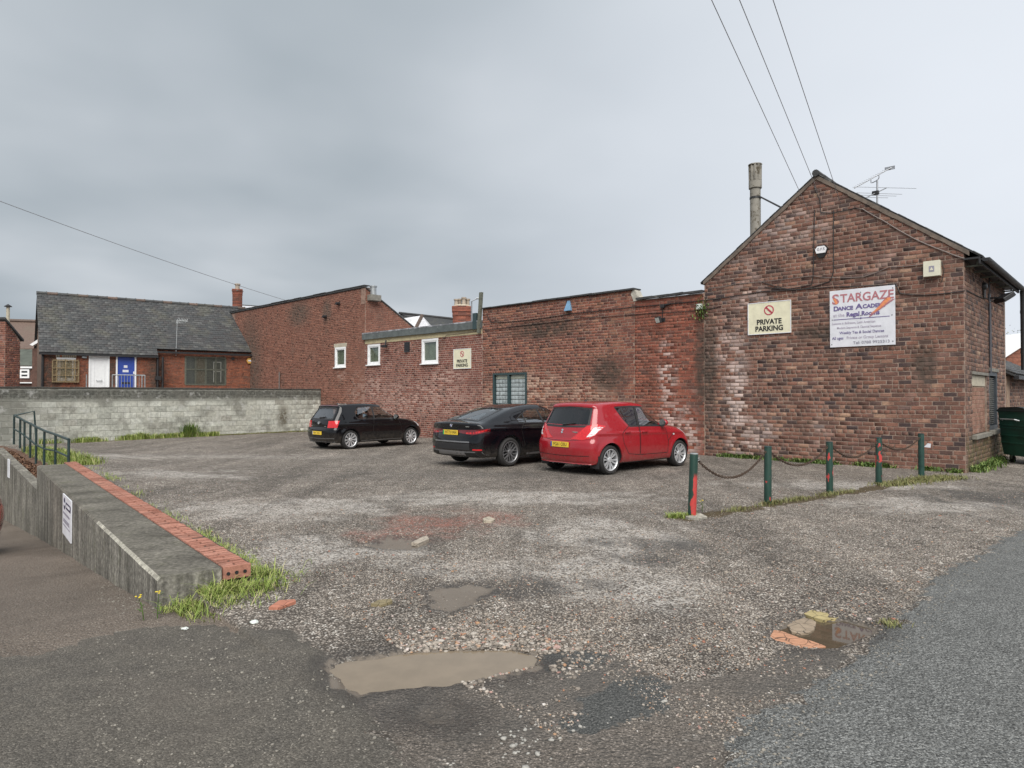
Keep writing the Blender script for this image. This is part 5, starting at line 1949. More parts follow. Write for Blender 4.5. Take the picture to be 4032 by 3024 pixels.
def wall_seg(x0, x1, name='wall_panel'):
    """one cast panel, outer face slightly uneven"""
    nx, nz = 8, 6
    V, F = [], []
    mbx = MB()
    zb = lambda x: float(np.interp(x, RAMP_A, RAMP_Z)) - .25
    rs_ = random.Random(int(x0 * 10))
    ch = .025
    for i in range(nx + 1):
        x = x0 + .011 * (x0 > 0) + (x1 - x0 - .011 - .011 * (x0 > 0)) * i / nx
        zt = WTOP - .004 + rs_.uniform(-.004, .004)
        prof_ = [(0.0, zb(x))] + [(rs_.uniform(-.004, .004), zb(x) + (zt - ch - zb(x)) * k / nz) for k in range(1, nz)] + [(0.002, zt - ch), (-ch, zt), (-CW * .5, zt + .002), (-CW, zt), (-CW, zb(x))]
        V.append([(x, y, z) for y, z in prof_])
    np_ = len(V[0])
    vv = [p for r in V for p in r]
    ff = []
    for i in range(nx):
        for k in range(np_ - 1):
            ff.append((i * np_ + k, i * np_ + k + 1, (i + 1) * np_ + k + 1, (i + 1) * np_ + k))
    ff += [tuple(range(np_)), tuple(range((nx + 1) * np_ - 1, nx * np_ - 1, -1))]
    mbx.add(vv, ff)
    o = mbx.build(name, [M['concrete'], M['concrete_face'], M['concrete_lip']], ret)
    for p in o.data.polygons:
        n_ = p.normal
        c_ = p.center
        if abs(n_.y) > .8 and c_.y > -.1 or abs(n_.x) > .8:
            p.material_index = 1
        elif c_.y > -.03 and c_.x < 3.4:
            p.material_index = 2
    return o


for i in range(len(JX) - 1):
    wall_seg(JX[i], JX[i + 1])
# bricks laid across the strip, row after row
M['strip_brick'] = brick_mats('strip', [(0.0, (0.29, 0.125, 0.09)), (0.4, (0.38, 0.175, 0.128)), (0.8, (0.45, 0.22, 0.165)), (1.0, (0.20, 0.10, 0.078))], (0.1, 0.08, 0.07), BF, salt_all=0.5, salt_c=(0.44, 0.29, 0.23), dirt=())[0]
SBW = 0.24
um = []
for kx in range(3):
    mbx = MB()
    j = random.Random(kx)
    b_ = .006
    mbx.bbox(-.5, .5, -.5, .5, -.9, .1, .035)
    me = bpy.data.meshes.new('brick')
    me.from_pydata([(a + j.uniform(-.02, .02), b + j.uniform(-.01, .01), c) for a, b, c in mbx.v], [], mbx.f)
    me.materials.append(M['strip_brick'])
    um.append(me)
mb = MB()
mb.box(0.05, LXA + .35, -CW - SBW - .02, -CW - .004, -.1, WTOP - .008)
mb.build('strip_bed', plain('dark_joint_mortar', (0.055, 0.045, 0.038), .95, var=.3), ret)
rs = random.Random(8)
x = 0.03
i = 0
while x < LXA + .35:
    ys = [(-CW - SBW, -CW - .008)] if i % 2 else [(-CW - SBW, -CW - SBW / 2 - .005), (-CW - SBW / 2 + .003, -CW - .008)]
    for (ya, yb) in ys:
        if rs.random() < .015:
            continue
        o = bpy.data.objects.new('brick', rs.choice(um))
        o.parent = ret
        o.location = (x + .0335, (ya + yb) / 2, WTOP - .002 + rs.uniform(-.006, .005))
        o.rotation_euler = (rs.uniform(-.02, .02), rs.uniform(-.03, .03), rs.uniform(-.02, .02))
        o.scale = (.054, yb - ya - .012, .10)
        col.objects.link(o)
    x += .0755
    i += 1
# perforated end brick faces the viewer
mb = MB()
mb.box(-.02, .024, -CW - SBW, -CW - .01, .075, WTOP + .004)
eb_ = mb.build('end_brick', M['strip_brick'], ret)
for k in range(3):
    mb = MB()
    mb.lathe([(.016, -.003), (.016, .001)], 10, 'x', (-.0215, -CW - SBW + .05 + k * .07, .125))
    mb.build('perforation', M['black_iron'], eb_)
# lower wall beyond the step
low = thing('walkway_wall', 'lower concrete wall along the sunk walkway beyond the step', 'wall', (A1.x, A1.y, 0), math.atan2(TB.y, TB.x))
mb = MB()
nseg = 6
for i in range(nseg):
    x0, x1 = LB * i / nseg + .004, LB * (i + 1) / nseg - .004
    z0, z1 = np.interp(x0, [0, LB], [-.33, .05]), np.interp(x1, [0, LB], [-.33, .05])
    mb = MB()
    mb.add([(x0, 0, -2.4), (x1, 0, -2.4), (x1, 0, z1), (x0, 0, z0), (x0, -.2, -2.4), (x1, -.2, -2.4), (x1, -.2, z1), (x0, -.2, z0)],
           [(0, 1, 2, 3), (7, 6, 5, 4), (3, 2, 6, 7), (0, 3, 7, 4), (1, 5, 6, 2)])
    mb.build('wall_panel', M['concrete_face'], low)
# white stripe posts on that wall
for u in (35, ):
    pass
# notice on the wall
SG = Frame(A0.x, A0.y, math.atan2(TA.y, TA.x) + math.pi)     # x to the right as seen from the ramp, y into the wall
sa_, sb2 = SG.hit(253, 1950), SG.hit(286, 1960)
sx0, sx1 = sa_[0], sb2[0]
szt, szb = WTOP - .035, SG.hit(268, 2118)[1]
nt_s = thing('white_notice', 'white notice with a navy band fixed to the concrete retaining wall', 'sign', SG.w(0, 0), SG.rot)
mb = MB()
mb.box(sx0, sx1, -.02, -.004, szb, szt)
mb.build('panel', M['sign_white'], nt_s)
w_, h_ = sx1 - sx0, szt - szb
mb = MB()
mb.box(sx0 + .42 * w_, sx1 - .02, -.023, -.0205, szt - .30 * h_, szt - .14 * h_)
mb.lathe([(.15 * h_, -.003), (.15 * h_, 0)], 20, 'y', (sx0 + .25 * w_, -.0205, szt - .21 * h_))
mb.build('navy_band', M['navy'], nt_s)
mb = MB()
mb.box(sx0 + .08 * w_, sx0 + .42 * w_, -.026, -.024, szt - .245 * h_, szt - .18 * h_)
mb.box(sx0 + .5 * w_, sx1 - .1 * w_, -.026, -.0235, szt - .245 * h_, szt - .18 * h_)
mb.build('white_bars', M['sign_white'], nt_s)
for t, hh, a, b in ((.42, .055, .1, .88), (.58, .04, .15, .82), (.63, .04, .12, .86), (.73, .028, .1, .9)):
    mb = MB()
    mb.box(sx0 + a * w_, sx0 + b * w_, -.023, -.0205, szt - t * h_ - hh * h_, szt - t * h_)
    mb.build('text_line', M['ink_greytext'], nt_s)
u_ = Frame(A1.x, A1.y, math.atan2(TB.y, TB.x) + math.pi)
q0, q1 = u_.hit(33, 1815), u_.hit(40, 1820)
mb = MB()
mb.box(q0[0], q1[0], -.02, -.003, u_.hit(36, 1880)[1], u_.hit(36, 1808)[1])
o = mb.build('sign_plate', M['sign_white'], None)
o.matrix_world = u_.m
tag(o, 'narrow white sign plate on the lower walkway wall', 'sign')
# ------------------------------------------------------------------ green railing
rail = thing('green_railing', 'dark green tubular railing beside the sunk walkway', 'railing', (0, 0, 0))
_dx, _dy = RAIL1.x - RAIL0.x, RAIL1.y - RAIL0.y


def rail_pt(u, v):
    r_ = ray(u, v)
    # vertical plane through the railing line
    nx_, ny_ = _dy, -_dx
    k_ = (nx_ * RAIL0.x + ny_ * RAIL0.y) / (nx_ * r_.x + ny_ * r_.y)
    return Vector((r_.x * k_, r_.y * k_, EYE + r_.z * k_))


posts = [(273, 1731, 1822), (221, 1711, 1829), (177, 1696, 1828), (145, 1681, 1812), (122, 1668, 1787), (99, 1658, 1763), (82, 1647, 1750), (58, 1636, 1735)]
tops, mids = [], []
for (u, vt, vb) in posts:
    t_, b_ = rail_pt(u - 2, vt), rail_pt(u, vb)
    b_.x, b_.y = t_.x, t_.y
    b_.z -= .12
    tops.append(t_)
    mids.append(t_ * .47 + b_ * .53 + Vector((0, 0, .05)))
    mb = MB()
    mb.tube([b_, t_], .028, 8)
    mb.build('post', M['rail_green'], rail, smooth=True)
mb = MB()
mb.tube(tops, .030, 8)
mb.build('top_rail', M['rail_green'], rail, smooth=True)
mb = MB()
mids[0].z -= .10
mb.tube(mids, .022, 8)
mb.build('mid_rail', M['rail_green'], rail, smooth=True)
mb = MB()
e0 = tops[-1]
mb.tube([e0, e0 + Vector((.35, .35, .12)), e0 + Vector((.38, .40, -.7))], .028, 8)
mb.build('end_return', M['rail_green'], rail, smooth=True)


# ------------------------------------------------------------------ bollards and chains
def bollard_mat(seed, big, th):
    m, nt, b = mk('chipped_bollard_paint')
    p = opos(nt)
    q = N(nt, 'ShaderNodeVectorMath', {'operation': 'ADD'}, {0: p, 1: (seed * 3.7, seed * 1.3, seed * 5.1)}).outputs[0]
    st = N(nt, 'ShaderNodeMapping', None, {0: q, 'Scale': (1, 1, .55)}).outputs[0]
    n1 = NOISE(nt, st, 7.5, 5.0, .55)
    n2 = NOISE(nt, q, 40.0, 4.0, .6)
    sp = N(nt, 'ShaderNodeSeparateXYZ', None, {0: p})
    side = MATH(nt, 'MULTIPLY', sp.outputs[0], 6.0 if big else 1.0)
    hz = MAPR(nt, sp.outputs[2], .62, .52) if big else 1.0
    f = MATH(nt, 'ADD', MATH(nt, 'ADD', n1, side), MATH(nt, 'MULTIPLY', n2, .05))
    pe = MATH(nt, 'MULTIPLY', MAPR(nt, f, th, th + .012), hz)
    g = MIXC(nt, MAPR(nt, n1, .3, .7), (0.008, 0.036, 0.026), (0.018, 0.055, 0.042))
    g = MIXC(nt, MAPR(nt, n2, .62, .7, 0, .6), g, (0.05, 0.045, 0.03))
    r = MIXC(nt, MAPR(nt, n2, .35, .65), (0.50, 0.045, 0.04), (0.38, 0.05, 0.045))
    wset(nt, b, Base_Color=MIXC(nt, pe, g, r), Roughness=MAPR(nt, n2, .3, .7, .35, .55), Normal=BUMP(nt, MATH(nt, 'SUBTRACT', 1.0, pe), .3, .003))
    return m


BOL = [(2724, 1790, 2036, 'nearest dark green bollard with a long peeling red patch', 2), (3023, 1765, 1982, 'second bollard of the chained row with small red chips', 5), (3267, 1742, 1939, 'middle bollard of the chained row with several red chips', 7),
       (3460, 1722, 1905, 'fourth bollard of the chained row, red patches near its top', 11), (3628, 1703, 1878, 'farthest bollard of the chained row, plain dark green', 0)]
bpos = []
for i, (u, vt, vb, lab, sd) in enumerate(BOL):
    p = G(u, vb)
    p.z = gz(p.x, p.y)
    t = thing('bollard', lab, 'bollard', p, .3 * i, 'row of chained green bollards')
    mt = bollard_mat(sd, i == 0, (.36, .61, .565, .553, 1)[i]) if i < 4 else M['green_paint']
    mb = MB()
    mb.lathe([(.056, -.1), (.056, .855), (.054, .865)], 22)
    bo = mb.build('post', mt, t, smooth=True)
    if i == 0:
        t.rotation_euler = (0, R_(2.2), 0)
    elif i in (1, 3):
        t.rotation_euler = (0, R_(.6), .3)
    mb = MB()
    mb.lathe([(.057, .862), (.057, .872), (.05, .878), (0, .880)], 22)
    mb.build('cap', M['galv'] if i == 0 else M['rail_green'], t, smooth=True)
    mb = MB()
    mb.tube([(.05, .02, .80), (.085, .035, .81), (.085, .035, .78), (.055, .02, .77)], .006, 6)
    mb.build('chain_eye', M['galv'], t)
    bpos.append(p)
M['chain'] = plain('rusty_chain', (0.06, 0.035, 0.022), .7, var=.4, scale=30, c2=(.30, .28, .24), cov=.66)
clab = ['rusty chain hanging between the two nearest bollards', 'rusty chain between the second and middle bollards', 'rusty chain between the middle and fourth bollards', 'rusty chain between the fourth and farthest bollards']
sag = [.33, .27, .24, .20]
for i in range(4):
    a, b = bpos[i] + Vector((.04, .03, .80)), bpos[i + 1] + Vector((-.04, -.03, .80))
    if i == 0:
        a.x += .03
    L = (b - a).length
    nl = int(L / .036)
    mb = MB()
    for k in range(nl):
        t = (k + .5) / nl
        c = a.lerp(b, t)
        c.z -= sag[i] * 4 * t * (1 - t)
        tg = (b - a) / nl
        tg.z -= sag[i] * 4 * (1 - 2 * t) / nl
        tg.normalize()
        sd = tg.cross(Vector((0, 0, 1))).normalized()
        up = sd.cross(tg)
        w = sd if k % 2 else up
        loop = []
        for q in range(8):
            an = 2 * math.pi * q / 8
            loop.append(c + tg * math.cos(an) * .030 + w * math.sin(an) * .017)
        mb.tube(loop + [loop[0]], .006, 5, cap=False)
    o = mb.build('chain', M['chain'], None, smooth=True)
    tag(o, clab[i], 'chain', 'chains between the bollards')

# ------------------------------------------------------------------ wheeled bin
bp = G(4075, 1832)
binr = thing('wheeled_bin', 'dark green four wheeled rubbish bin beside the hall wall', 'bin', (bp.x + .32, bp.y + .25, 0), WF.rot + R_(40))
mb = MB()
BWd, BD = 1.28, .95
pr = [(.20, .57, .40), (.45, .60, .44), (1.20, .645, .475), (1.26, .66, .49)]
vv, ff = [], []
for z, hw, hd in pr:
    vv += [(-hw, -hd, z), (hw, -hd, z), (hw, hd, z), (-hw, hd, z)]
for i in range(3):
    for k in range(4):
        ff.append((i * 4 + k, i * 4 + (k + 1) % 4, i * 4 + 4 + (k + 1) % 4, i * 4 + 4 + k))
ff += [(3, 2, 1, 0), (12, 13, 14, 15)]
mb.add(vv, ff)
mb.build('body', M['bin_green'], binr)
for z in (.50, .68, .86, .93, 1.06):
    hw = float(np.interp(z, [p[0] for p in pr], [p[1] for p in pr]))
    hd = float(np.interp(z, [p[0] for p in pr], [p[2] for p in pr]))
    mb = MB()
    mb.bbox(-hw - .012, hw + .012, -hd - .012, hd + .012, z - .018, z + .018, .008)
    mb.build('rib', M['bin_green'], binr)
mb = MB()
mb.bbox(-.68, .68, -.51, .51, 1.26, 1.30, .015)
mb.prism([(-.50, 1.30), (.50, 1.30), (.42, 1.36), (-.2, 1.385), (-.42, 1.36)], -.66, .66, 'x')
mb.build('lid', plain('bin_lid_plastic', (0.012, 0.018, 0.018), .5), binr)
mb = MB()
for sx in (-1, 1):
    mb.tube([(sx * .66, -.3, 1.05), (sx * .74, -.25, 1.08), (sx * .74, .25, 1.08), (sx * .66, .3, 1.05)], .018, 6)
mb.build('lifting_bar', M['galv'], binr)
mb = MB()
mb.tube([(-.66, -.52, 1.30), (-.5, -.54, 1.33), (-.3, -.54, 1.33)], .02, 6)
mb.build('hinge', M['galv'], binr)
for sx in (-1, 1):
    for sy in (-1, 1):
        wh = link('wheel', None, binr, (sx * .42, sy * .32, 0))
        mb = MB()
        mb.lathe([(.05, -.022), (.092, -.022), (.10, -.012), (.10, .012), (.092, .022), (.05, .022)], 18, 'x', (0, 0, .10))
        mb.build('tyre', M['rubber'], wh, smooth=True)
        mb = MB()
        mb.lathe([(.0, -.018), (.062, -.02), (.062, .02), (.0, .018)], 18, 'x', (0, 0, .10))
        mb.build('hub', M['galv'], wh, smooth=True)
        mb = MB()
        mb.prism([(-.03, .10), (.03, .10), (.07, .22), (-.05, .22)], -.034, -.027, 'x')
        mb.prism([(-.03, .10), (.03, .10), (.07, .22), (-.05, .22)], .027, .034, 'x')
        mb.build('fork', M['galv'], wh)


# ------------------------------------------------------------------ signs on the brickwork
def board(name, label, F, r, mat, edge=None, y=-.035, t=.022, cat='sign'):
    cx, cz = (r[0] + r[1]) / 2, (r[2] + r[3]) / 2
    o = wframe_thing(name, label, cat, F, cx, y, cz)
    w_, h_ = r[1] - r[0], r[3] - r[2]
    mb = MB()
    mb.bbox(-w_ / 2, w_ / 2, 0, t, -h_ / 2, h_ / 2, .004)
    mb.build('panel', mat, o)
    if edge:
        mb = MB()
        e = .018
        for a, b, c, d in ((-w_ / 2, -w_ / 2 + e, -h_ / 2, h_ / 2), (w_ / 2 - e, w_ / 2, -h_ / 2, h_ / 2), (-w_ / 2 + e, w_ / 2 - e, h_ / 2 - e, h_ / 2), (-w_ / 2 + e, w_ / 2 - e, -h_ / 2, -h_ / 2 + e)):
            mb.box(a, b, -.006, -.0002, c, d)
        mb.build('rim', edge, o)
    return o, w_, h_


def ring(mb, cx, cz, r0, r1, y0, y1, n=32, sx=1.0):
    vv, ff = [], []
    for k in range(n):
        a = 2 * math.pi * k / n
        for r_ in (r0, r1):
            vv.append((cx + sx * r_ * math.cos(a), y0, cz + r_ * math.sin(a)))
            vv.append((cx + sx * r_ * math.cos(a), y1, cz + r_ * math.sin(a)))
    for k in range(n):
        i, j = k * 4, ((k + 1) % n) * 4
        ff += [(i, j, j + 2, i + 2), (i + 2, j + 2, j + 3, i + 3), (i, i + 1, j + 1, j)]
    mb.add(vv, ff)


def private_sign(label, r, sx):
    o, w_, h_ = board('private_parking_sign', label, WF, r, M['sign_cream'], M['sign_white'])
    R1 = .155 * h_
    cz = .235 * h_
    mb = MB()
    ring(mb, 0, cz, R1 * .78, R1, -.004, 0, sx=sx)
    d = R1 * .62
    tt = R1 * .13
    mb.add([(sx * (-d - tt), -.004, cz + d - tt), (sx * (-d + tt), -.004, cz + d + tt), (sx * (d + tt), -.004, cz - d + tt), (sx * (d - tt), -.004, cz - d - tt)], [(0, 3, 2, 1)])
    mb.build('prohibition_symbol', M['sign_red'], o)
    text('PRIVATE', h_ * .22, M['ink'], o, (0, -.004, -.125 * h_), sx=sx * w_ / h_ * .78 / 1.0 if sx < 1 else .95, bold=.007 * h_)
    text('PARKING', h_ * .22, M['ink'], o, (0, -.004, -.335 * h_), sx=sx * w_ / h_ * .78 / 1.0 if sx < 1 else .95, bold=.007 * h_)
    return o


r1 = px_rect(WF, 2947, 1188, 3117, 1315)
private_sign('large cream PRIVATE PARKING sign on the hall gable', r1, 1.0)
r2 = px_rect(WF, 1788, 1373, 1857, 1452)
private_sign('small cream PRIVATE PARKING sign on the flat roofed link', r2, .92)
r3 = px_rect(WF, 3270, 1135, 3527, 1363)
sg, w_, h_ = board('dance_academy_sign', 'large faded white STARGAZE dance academy sign with orange streak', WF, r3, M['sign_white'], y=-.045)
yy = -.004


def line(s, size, mat, xf, zf, sx=1.0, al='CENTER'):
    text(s, size * h_, mat, sg, (xf * w_, yy, zf * h_), sx=sx, align=al, bold=.004 * h_ if size > .08 else .001)


line('S', .25, M['ink_maroon'], -.405, .335, 1.1)
line('TARGAZE', .205, M['ink_maroon'], -.33, .345, .93, 'LEFT')
line('D', .115, M['ink_purple'], -.44, .175, 1.0, 'LEFT')
line('ANCE', .088, M['ink_purple'], -.365, .172, 1.05, 'LEFT')
line('A', .125, M['ink_purple'], -.085, .185, 1.2, 'LEFT')
line('CADEMY', .092, M['ink_purple'], .02, .18, 1.0, 'LEFT')
line('at the', .08, M['ink_lilac'], -.445, .06, 1.0, 'LEFT')
line('Regal Rooms', .105, M['ink_purple'], -.235, .06, .95, 'LEFT')
line('Lessons in Ballroom, Latin American', .055, M['ink_lilac'], -.465, -.085, .86, 'LEFT')
line('Modern Sequence & Classical Sequence', .055, M['ink_lilac'], -.385, -.165, .80, 'LEFT')
line('Weekly Tea & Social Dances', .066, M['ink_purple'], -.345, -.255, .92, 'LEFT')
line('All ages', .072, M['ink_purple'], -.465, -.345, .85, 'LEFT')
line('Private or Group Lessons', .066, M['ink_lilac'], -.235, -.345, .95, 'LEFT')
line('Tel: 0788 9925313', .068, M['ink_greytext'], -.135, -.437, 1.12, 'LEFT')
mb = MB()
mb.box(-.44 * w_, .42 * w_, -.004, -.001, -.022 * h_, -.010 * h_)
mb.box(-.02 * w_, 0, -.0045, -.001, -.030 * h_, -.002 * h_)
mb.build('rule', M['ink_purple'], sg)
mb = MB()
P = lambda a, b: (a * w_, -.0072, b * h_)
mb.add([P(.12, .03), P(.20, .10), P(.30, .20), P(.37, .29), P(.43, .30), P(.445, .27), P(.36, .19), P(.26, .10)], [(0, 1, 2, 3, 4, 5, 6, 7)])
mb.build('orange_streak', M['ink_orange'], sg)
mb = MB()
mb.add([P(.27, .195), P(.285, .185), P(.43, .335), P(.43, .36)], [(0, 1, 2, 3)])
mb.build('maroon_stroke', M['ink_maroon'], sg)
mb = MB()
mb.add([P(.11, .0), P(.13, -.005), P(.50, .265), P(.46, .268)], [(0, 1, 2, 3)])
mb.build('maroon_stroke', M['ink_maroon'], sg)
mb = MB()
mb.add([P(-.45, .36), P(-.41, .36), P(-.365, .28), P(-.40, .25)], [(0, 1, 2, 3)])
mb.build('orange_fleck', M['ink_orange'], sg)
for a, b in ((-.46, -.015), (.455, .0), (-.47, -.45), (.465, -.44), (.47, .45), (-.01, .43), (-.01, .03)):
    mb = MB()
    mb.lathe([(.011, -.006), (.011, 0)], 8, 'y', (a * w_, -.001, b * h_))
    mb.build('screw', M['ink'], sg)
# alarm box on the gable
x_, z_ = WF.hit(3237, 992)
ab = wframe_thing('alarm_box', 'white and black hexagonal alarm box high on the hall gable', 'alarm box', WF, x_, 0, z_)
hexp = [(-.16, .06), (-.095, .15), (.095, .15), (.16, .06), (.06, -.15), (-.06, -.15)]
mb = MB()
mb.prism(hexp, -.075, 0)
mb.build('back_box', M['ink'], ab)
mb = MB()
mb.prism([(-.135, .06), (-.08, .13), (.08, .13), (.135, .06), (.105, -.04), (-.105, -.04)], -.095, -.0755)
mb.build('cover', M['alarm_white'], ab)
text('G.F.S', .088, M['navy'], ab, (0, -.097, .05))
# square cream box
r4 = px_rect(WF, 3641, 1030, 3707, 1090)
eb2, w_, h_ = board('equipment_box', 'square cream equipment box with small emblem near the hall eaves', WF, r4, M['box_cream'], y=-.14, t=.14, cat='box')
mb = MB()
mb.box(-.16 * w_, .16 * w_, -.004, -.0005, -.22 * h_, .16 * h_)
mb.build('emblem_plate', M['ink_greytext'], eb2)
mb = MB()
mb.add([(-.11 * w_, -.006, -.12 * h_), (.11 * w_, -.006, -.12 * h_), (0, -.006, .10 * h_)], [(0, 1, 2)])
mb.build('emblem', M['box_cream'], eb2)
# blue triangular lamp cover
x_, z_ = WF.hit(2241, 1205)
bt = wframe_thing('bell_cover', 'pale blue triangular bell cover below the parapet', 'bell', WF, x_, 0, z_)
mb = MB()
mb.add([(-.13, -.12, -.16), (.13, -.12, -.16), (.05, -.03, .17), (-.05, -.03, .17), (-.13, 0, -.16), (.13, 0, -.16), (.05, 0, .17), (-.05, 0, .17)],
       [(0, 1, 2, 3), (0, 3, 7, 4), (1, 5, 6, 2), (2, 6, 7, 3), (0, 4, 5, 1)])
mb.build('cover', M['blue_plastic'], bt)


def floodlight(label, F, u, v, x=None, rot=0, tilt=.5, s=1.0, side=False):
    if side:
        y_, z_ = F.side(u, v)
        t = thing('floodlight', label, 'floodlight', F.w(.0, y_, z_), F.rot + math.pi / 2)
    else:
        x_, z_ = F.hit(u, v)
        t = wframe_thing('floodlight', label, 'floodlight', F, x_, 0, z_)
    mb = MB()
    mb.tube([(0, 0, .02), (0, -.16 * s, .02)], .016 * s, 6)
    mb.box(-.11 * s, .11 * s, -.02, 0, -.04 * s, .08 * s)
    mb.build('arm', M['black_iron'], t)
    h = link('head', None, t, (0, -.20 * s, 0))
    h.rotation_euler = (tilt, 0, rot)
    mb = MB()
    mb.bbox(-.12 * s, .12 * s, -.03 * s, .04 * s, -.095 * s, .095 * s, .012 * s)
    mb.build('housing', M['black_iron'], h)
    mb = MB()
    mb.box(-.10 * s, .10 * s, -.036 * s, -.0305 * s, -.075 * s, .075 * s)
    mb.build('lens', M['lens_pale'], h)
    return t


floodlight('black floodlight with pale lens on the red brick bay', WF, 2606, 1262, tilt=.35, rot=-.5)
floodlight('floodlight on a long arm on the hall side wall', WF, 3893, 1178, tilt=1.0, rot=.7, s=1.6, side=True)
x_, z_ = WF.hit(2612, 1207)
mb = MB()
mb.bbox(x_ - .06, x_ + .07, -.09, 0, z_ - .05, z_ + .05, .015)
mb.tube([(x_ + .02, -.05, z_ + .02), (x_ + .28, -.06, z_ + .05)], .02, 6)
mb.tube([(x_, -.03, z_ - .05), (x_ - .03, -.03, z_ - .45)], .01, 5)
o = mb.build('junction_box', M['black_iron'], None)
o.matrix_world = WF.m
tag(o, 'small black junction box above the red bay floodlight', 'box')
x_, z_ = WF.hit(2758, 1208)
mb = MB()
mb.bbox(x_ - .085, x_ + .085, -.10, 0, z_ - .075, z_ + .075, .02)
o = mb.build('sensor_box', M['lens_pale'], None)
o.matrix_world = WF.m
tag(o, 'small pale square box beside the plant on the wall joint', 'box')
y_, z_ = WF.side(3867, 1128)
mb = MB()
mb.lathe([(.09, 0), (.09, .06), (.06, .1), (0, .11)], 14, 'x', (0, y_, z_))
mb.tube([(.04, y_, z_ - .08), (.05, y_ - .03, z_ - .28)], .03, 6)
o = mb.build('alarm_bell', M['black_iron'], None, smooth=True)
o.matrix_world = WF.m
tag(o, 'round black bell on the side wall of the hall', 'bell')
y_, z_ = WF.hit(1532, 1352)
mb = MB()
mb.tube([(y_, -.16, z_ + .12), (y_, -.2, z_ - .1)], .03, 6)
mb.bbox(y_ - .22, y_ - .04, -.3, -.15, z_ - .17, z_ - .08, .02)
mb.bbox(y_ + .0, y_ + .14, -.32, -.18, z_ - .2, z_ - .08, .02)
o = mb.build('floodlight', M['black_iron'], None)
o.matrix_world = WF.m
tag(o, 'twin black floodlight under the grey fascia between two white windows', 'floodlight')

# ------------------------------------------------------------------ cables on the walls
def wall_cable(label, pts, r=.011, mat='cable', y=-.03, name='cable', pre=None):
    P3 = []
    for (u, v) in pts:
        x_, z_ = WF.hit(u, v, y)
        P3.append((x_, y, z_))
    if pre:
        P3 = pre + P3
    mb = MB()
    # ease the corners a little
    Q = [P3[0]]
    for i in range(len(P3) - 1):
        a, b = Vector(P3[i]), Vector(P3[i + 1])
        for t in (.25, .5, .75, 1.0):
            c = a.lerp(b, t)
            c.z += -.012 * math.sin(t * math.pi)
            Q.append(c)
    mb.tube(Q, r, 6)
    o = mb.build(name, M[mat], None, smooth=True)
    o.matrix_world = WF.m
    return tag(o, label, 'cable')


wall_cable('black cable sagging along the parapet wall to the hall gable', [(1915, 1235), (1935, 1270), (2060, 1262), (2250, 1235), (2480, 1210), (2780, 1182), (3000, 1148), (3270, 1130), (3527, 1118), (3545, 1155), (3640, 1162), (3800, 1145)], .012)
wall_cable('thin black cable running below the parapet across the range', [(1905, 1300), (2050, 1282), (2300, 1252), (2560, 1233), (2760, 1222), (2840, 1205)], .009)
wall_cable('black cable dropping left of the alarm box on the gable', [(3207, 825), (3202, 1080), (3196, 1120), (3100, 1138), (2998, 1110)], .011)
wall_cable('black cable dropping right of the alarm box on the gable', [(3282, 828), (3282, 1070), (3268, 1108), (3150, 1142), (3010, 1130)], .011)
wall_cable('cable looping across the gable below the apex', [(3205, 732), (3228, 785), (3232, 835), (3280, 838), (3370, 818), (3395, 825), (3440, 842)], .011)
wall_cable('cable clipped diagonally down the right gable slope', [(3395, 822), (3480, 870), (3600, 940), (3720, 990), (3812, 1022)], .014, 'grey_cable')
wall_cable('grey cable strung low across the gable above the signs', [(2790, 1135), (2900, 1118), (3200, 1086), (3280, 1094), (3400, 1090), (3500, 1052), (3640, 1040)], .010, 'grey_cable')
wall_cable('grey cable on the cream band of the link', [(1885, 1302), (1760, 1318), (1730, 1345)], .009, 'grey_cable', -.05)
wall_cable('short black cable right of the cream box', [(3707, 1030), (3718, 1060), (3708, 1110)], .008)
y0_, z0_ = WF.side(3832, 1150)
mb = MB()
pts_ = [WF.side(u, v) for u, v in ((3803, 1145), (3850, 1168), (3893, 1180), (3945, 1205))]
mb.tube([(.02, max(a, .0), b) for a, b in pts_], .011, 6)
o = mb.build('cable', M['cable'], None)
o.matrix_world = WF.m
tag(o, 'black cable running along the side wall of the hall', 'cable')

# ------------------------------------------------------------------ aerial behind the gable
ax_, az_ = WF.hit(3453, 800, 2.2)
_, amt = WF.hit(3453, 712, 2.2)
ar = wframe_thing('television_aerial', 'television aerial array on a mast above the right roof slope', 'aerial', WF, ax_, 2.2, az_ - .9)
base = az_ - .9


def AP(u, v, dy=0.0):
    x_, z_ = WF.hit(u, v, 2.2 + dy)
    return (x_ - ax_, dy, z_ - base)


def part(par, name, pts, r, mat='alu', n=6):
    mb = MB()
    mb.tube(pts, r, n)
    return mb.build(name, M[mat], par, smooth=True)


part(ar, 'mast', [(0, 0, 0), AP(3454, 708)], .022)
part(ar, 'boom', [AP(3364, 741, -.5), AP(3510, 660, .3)], .014)
part(ar, 'bracket', [AP(3429, 708), AP(3430, 720), AP(3436, 719), AP(3455, 710), AP(3461, 700), AP(3461, 690)], .012)
for k in range(14):
    t = k / 14
    u, v = 3364 + t * 125, 741 - t * 70
    part(ar, 'element', [AP(u - 7, v - 4, -.5 + t * .6), AP(u + 7, v - 2, -.5 + t * .6)], .004, n=4)
x0, _, z0 = AP(3484, 673, .3)
x1, _, z1 = AP(3523, 652, .3)
mb = MB()
for a, b, c, d in ((x0, x1, z0, z0 + .015), (x0, x1, z1 - .015, z1), (x0, x0 + .015, z0, z1), (x1 - .015, x1, z0, z1), (x0, x1, (z0 + z1) / 2 - .006, (z0 + z1) / 2 + .006), ((x0 + x1) / 2 - .02, (x0 + x1) / 2 + .02, z0, z1)):
    mb.box(a, b, .29, .31, c, d)
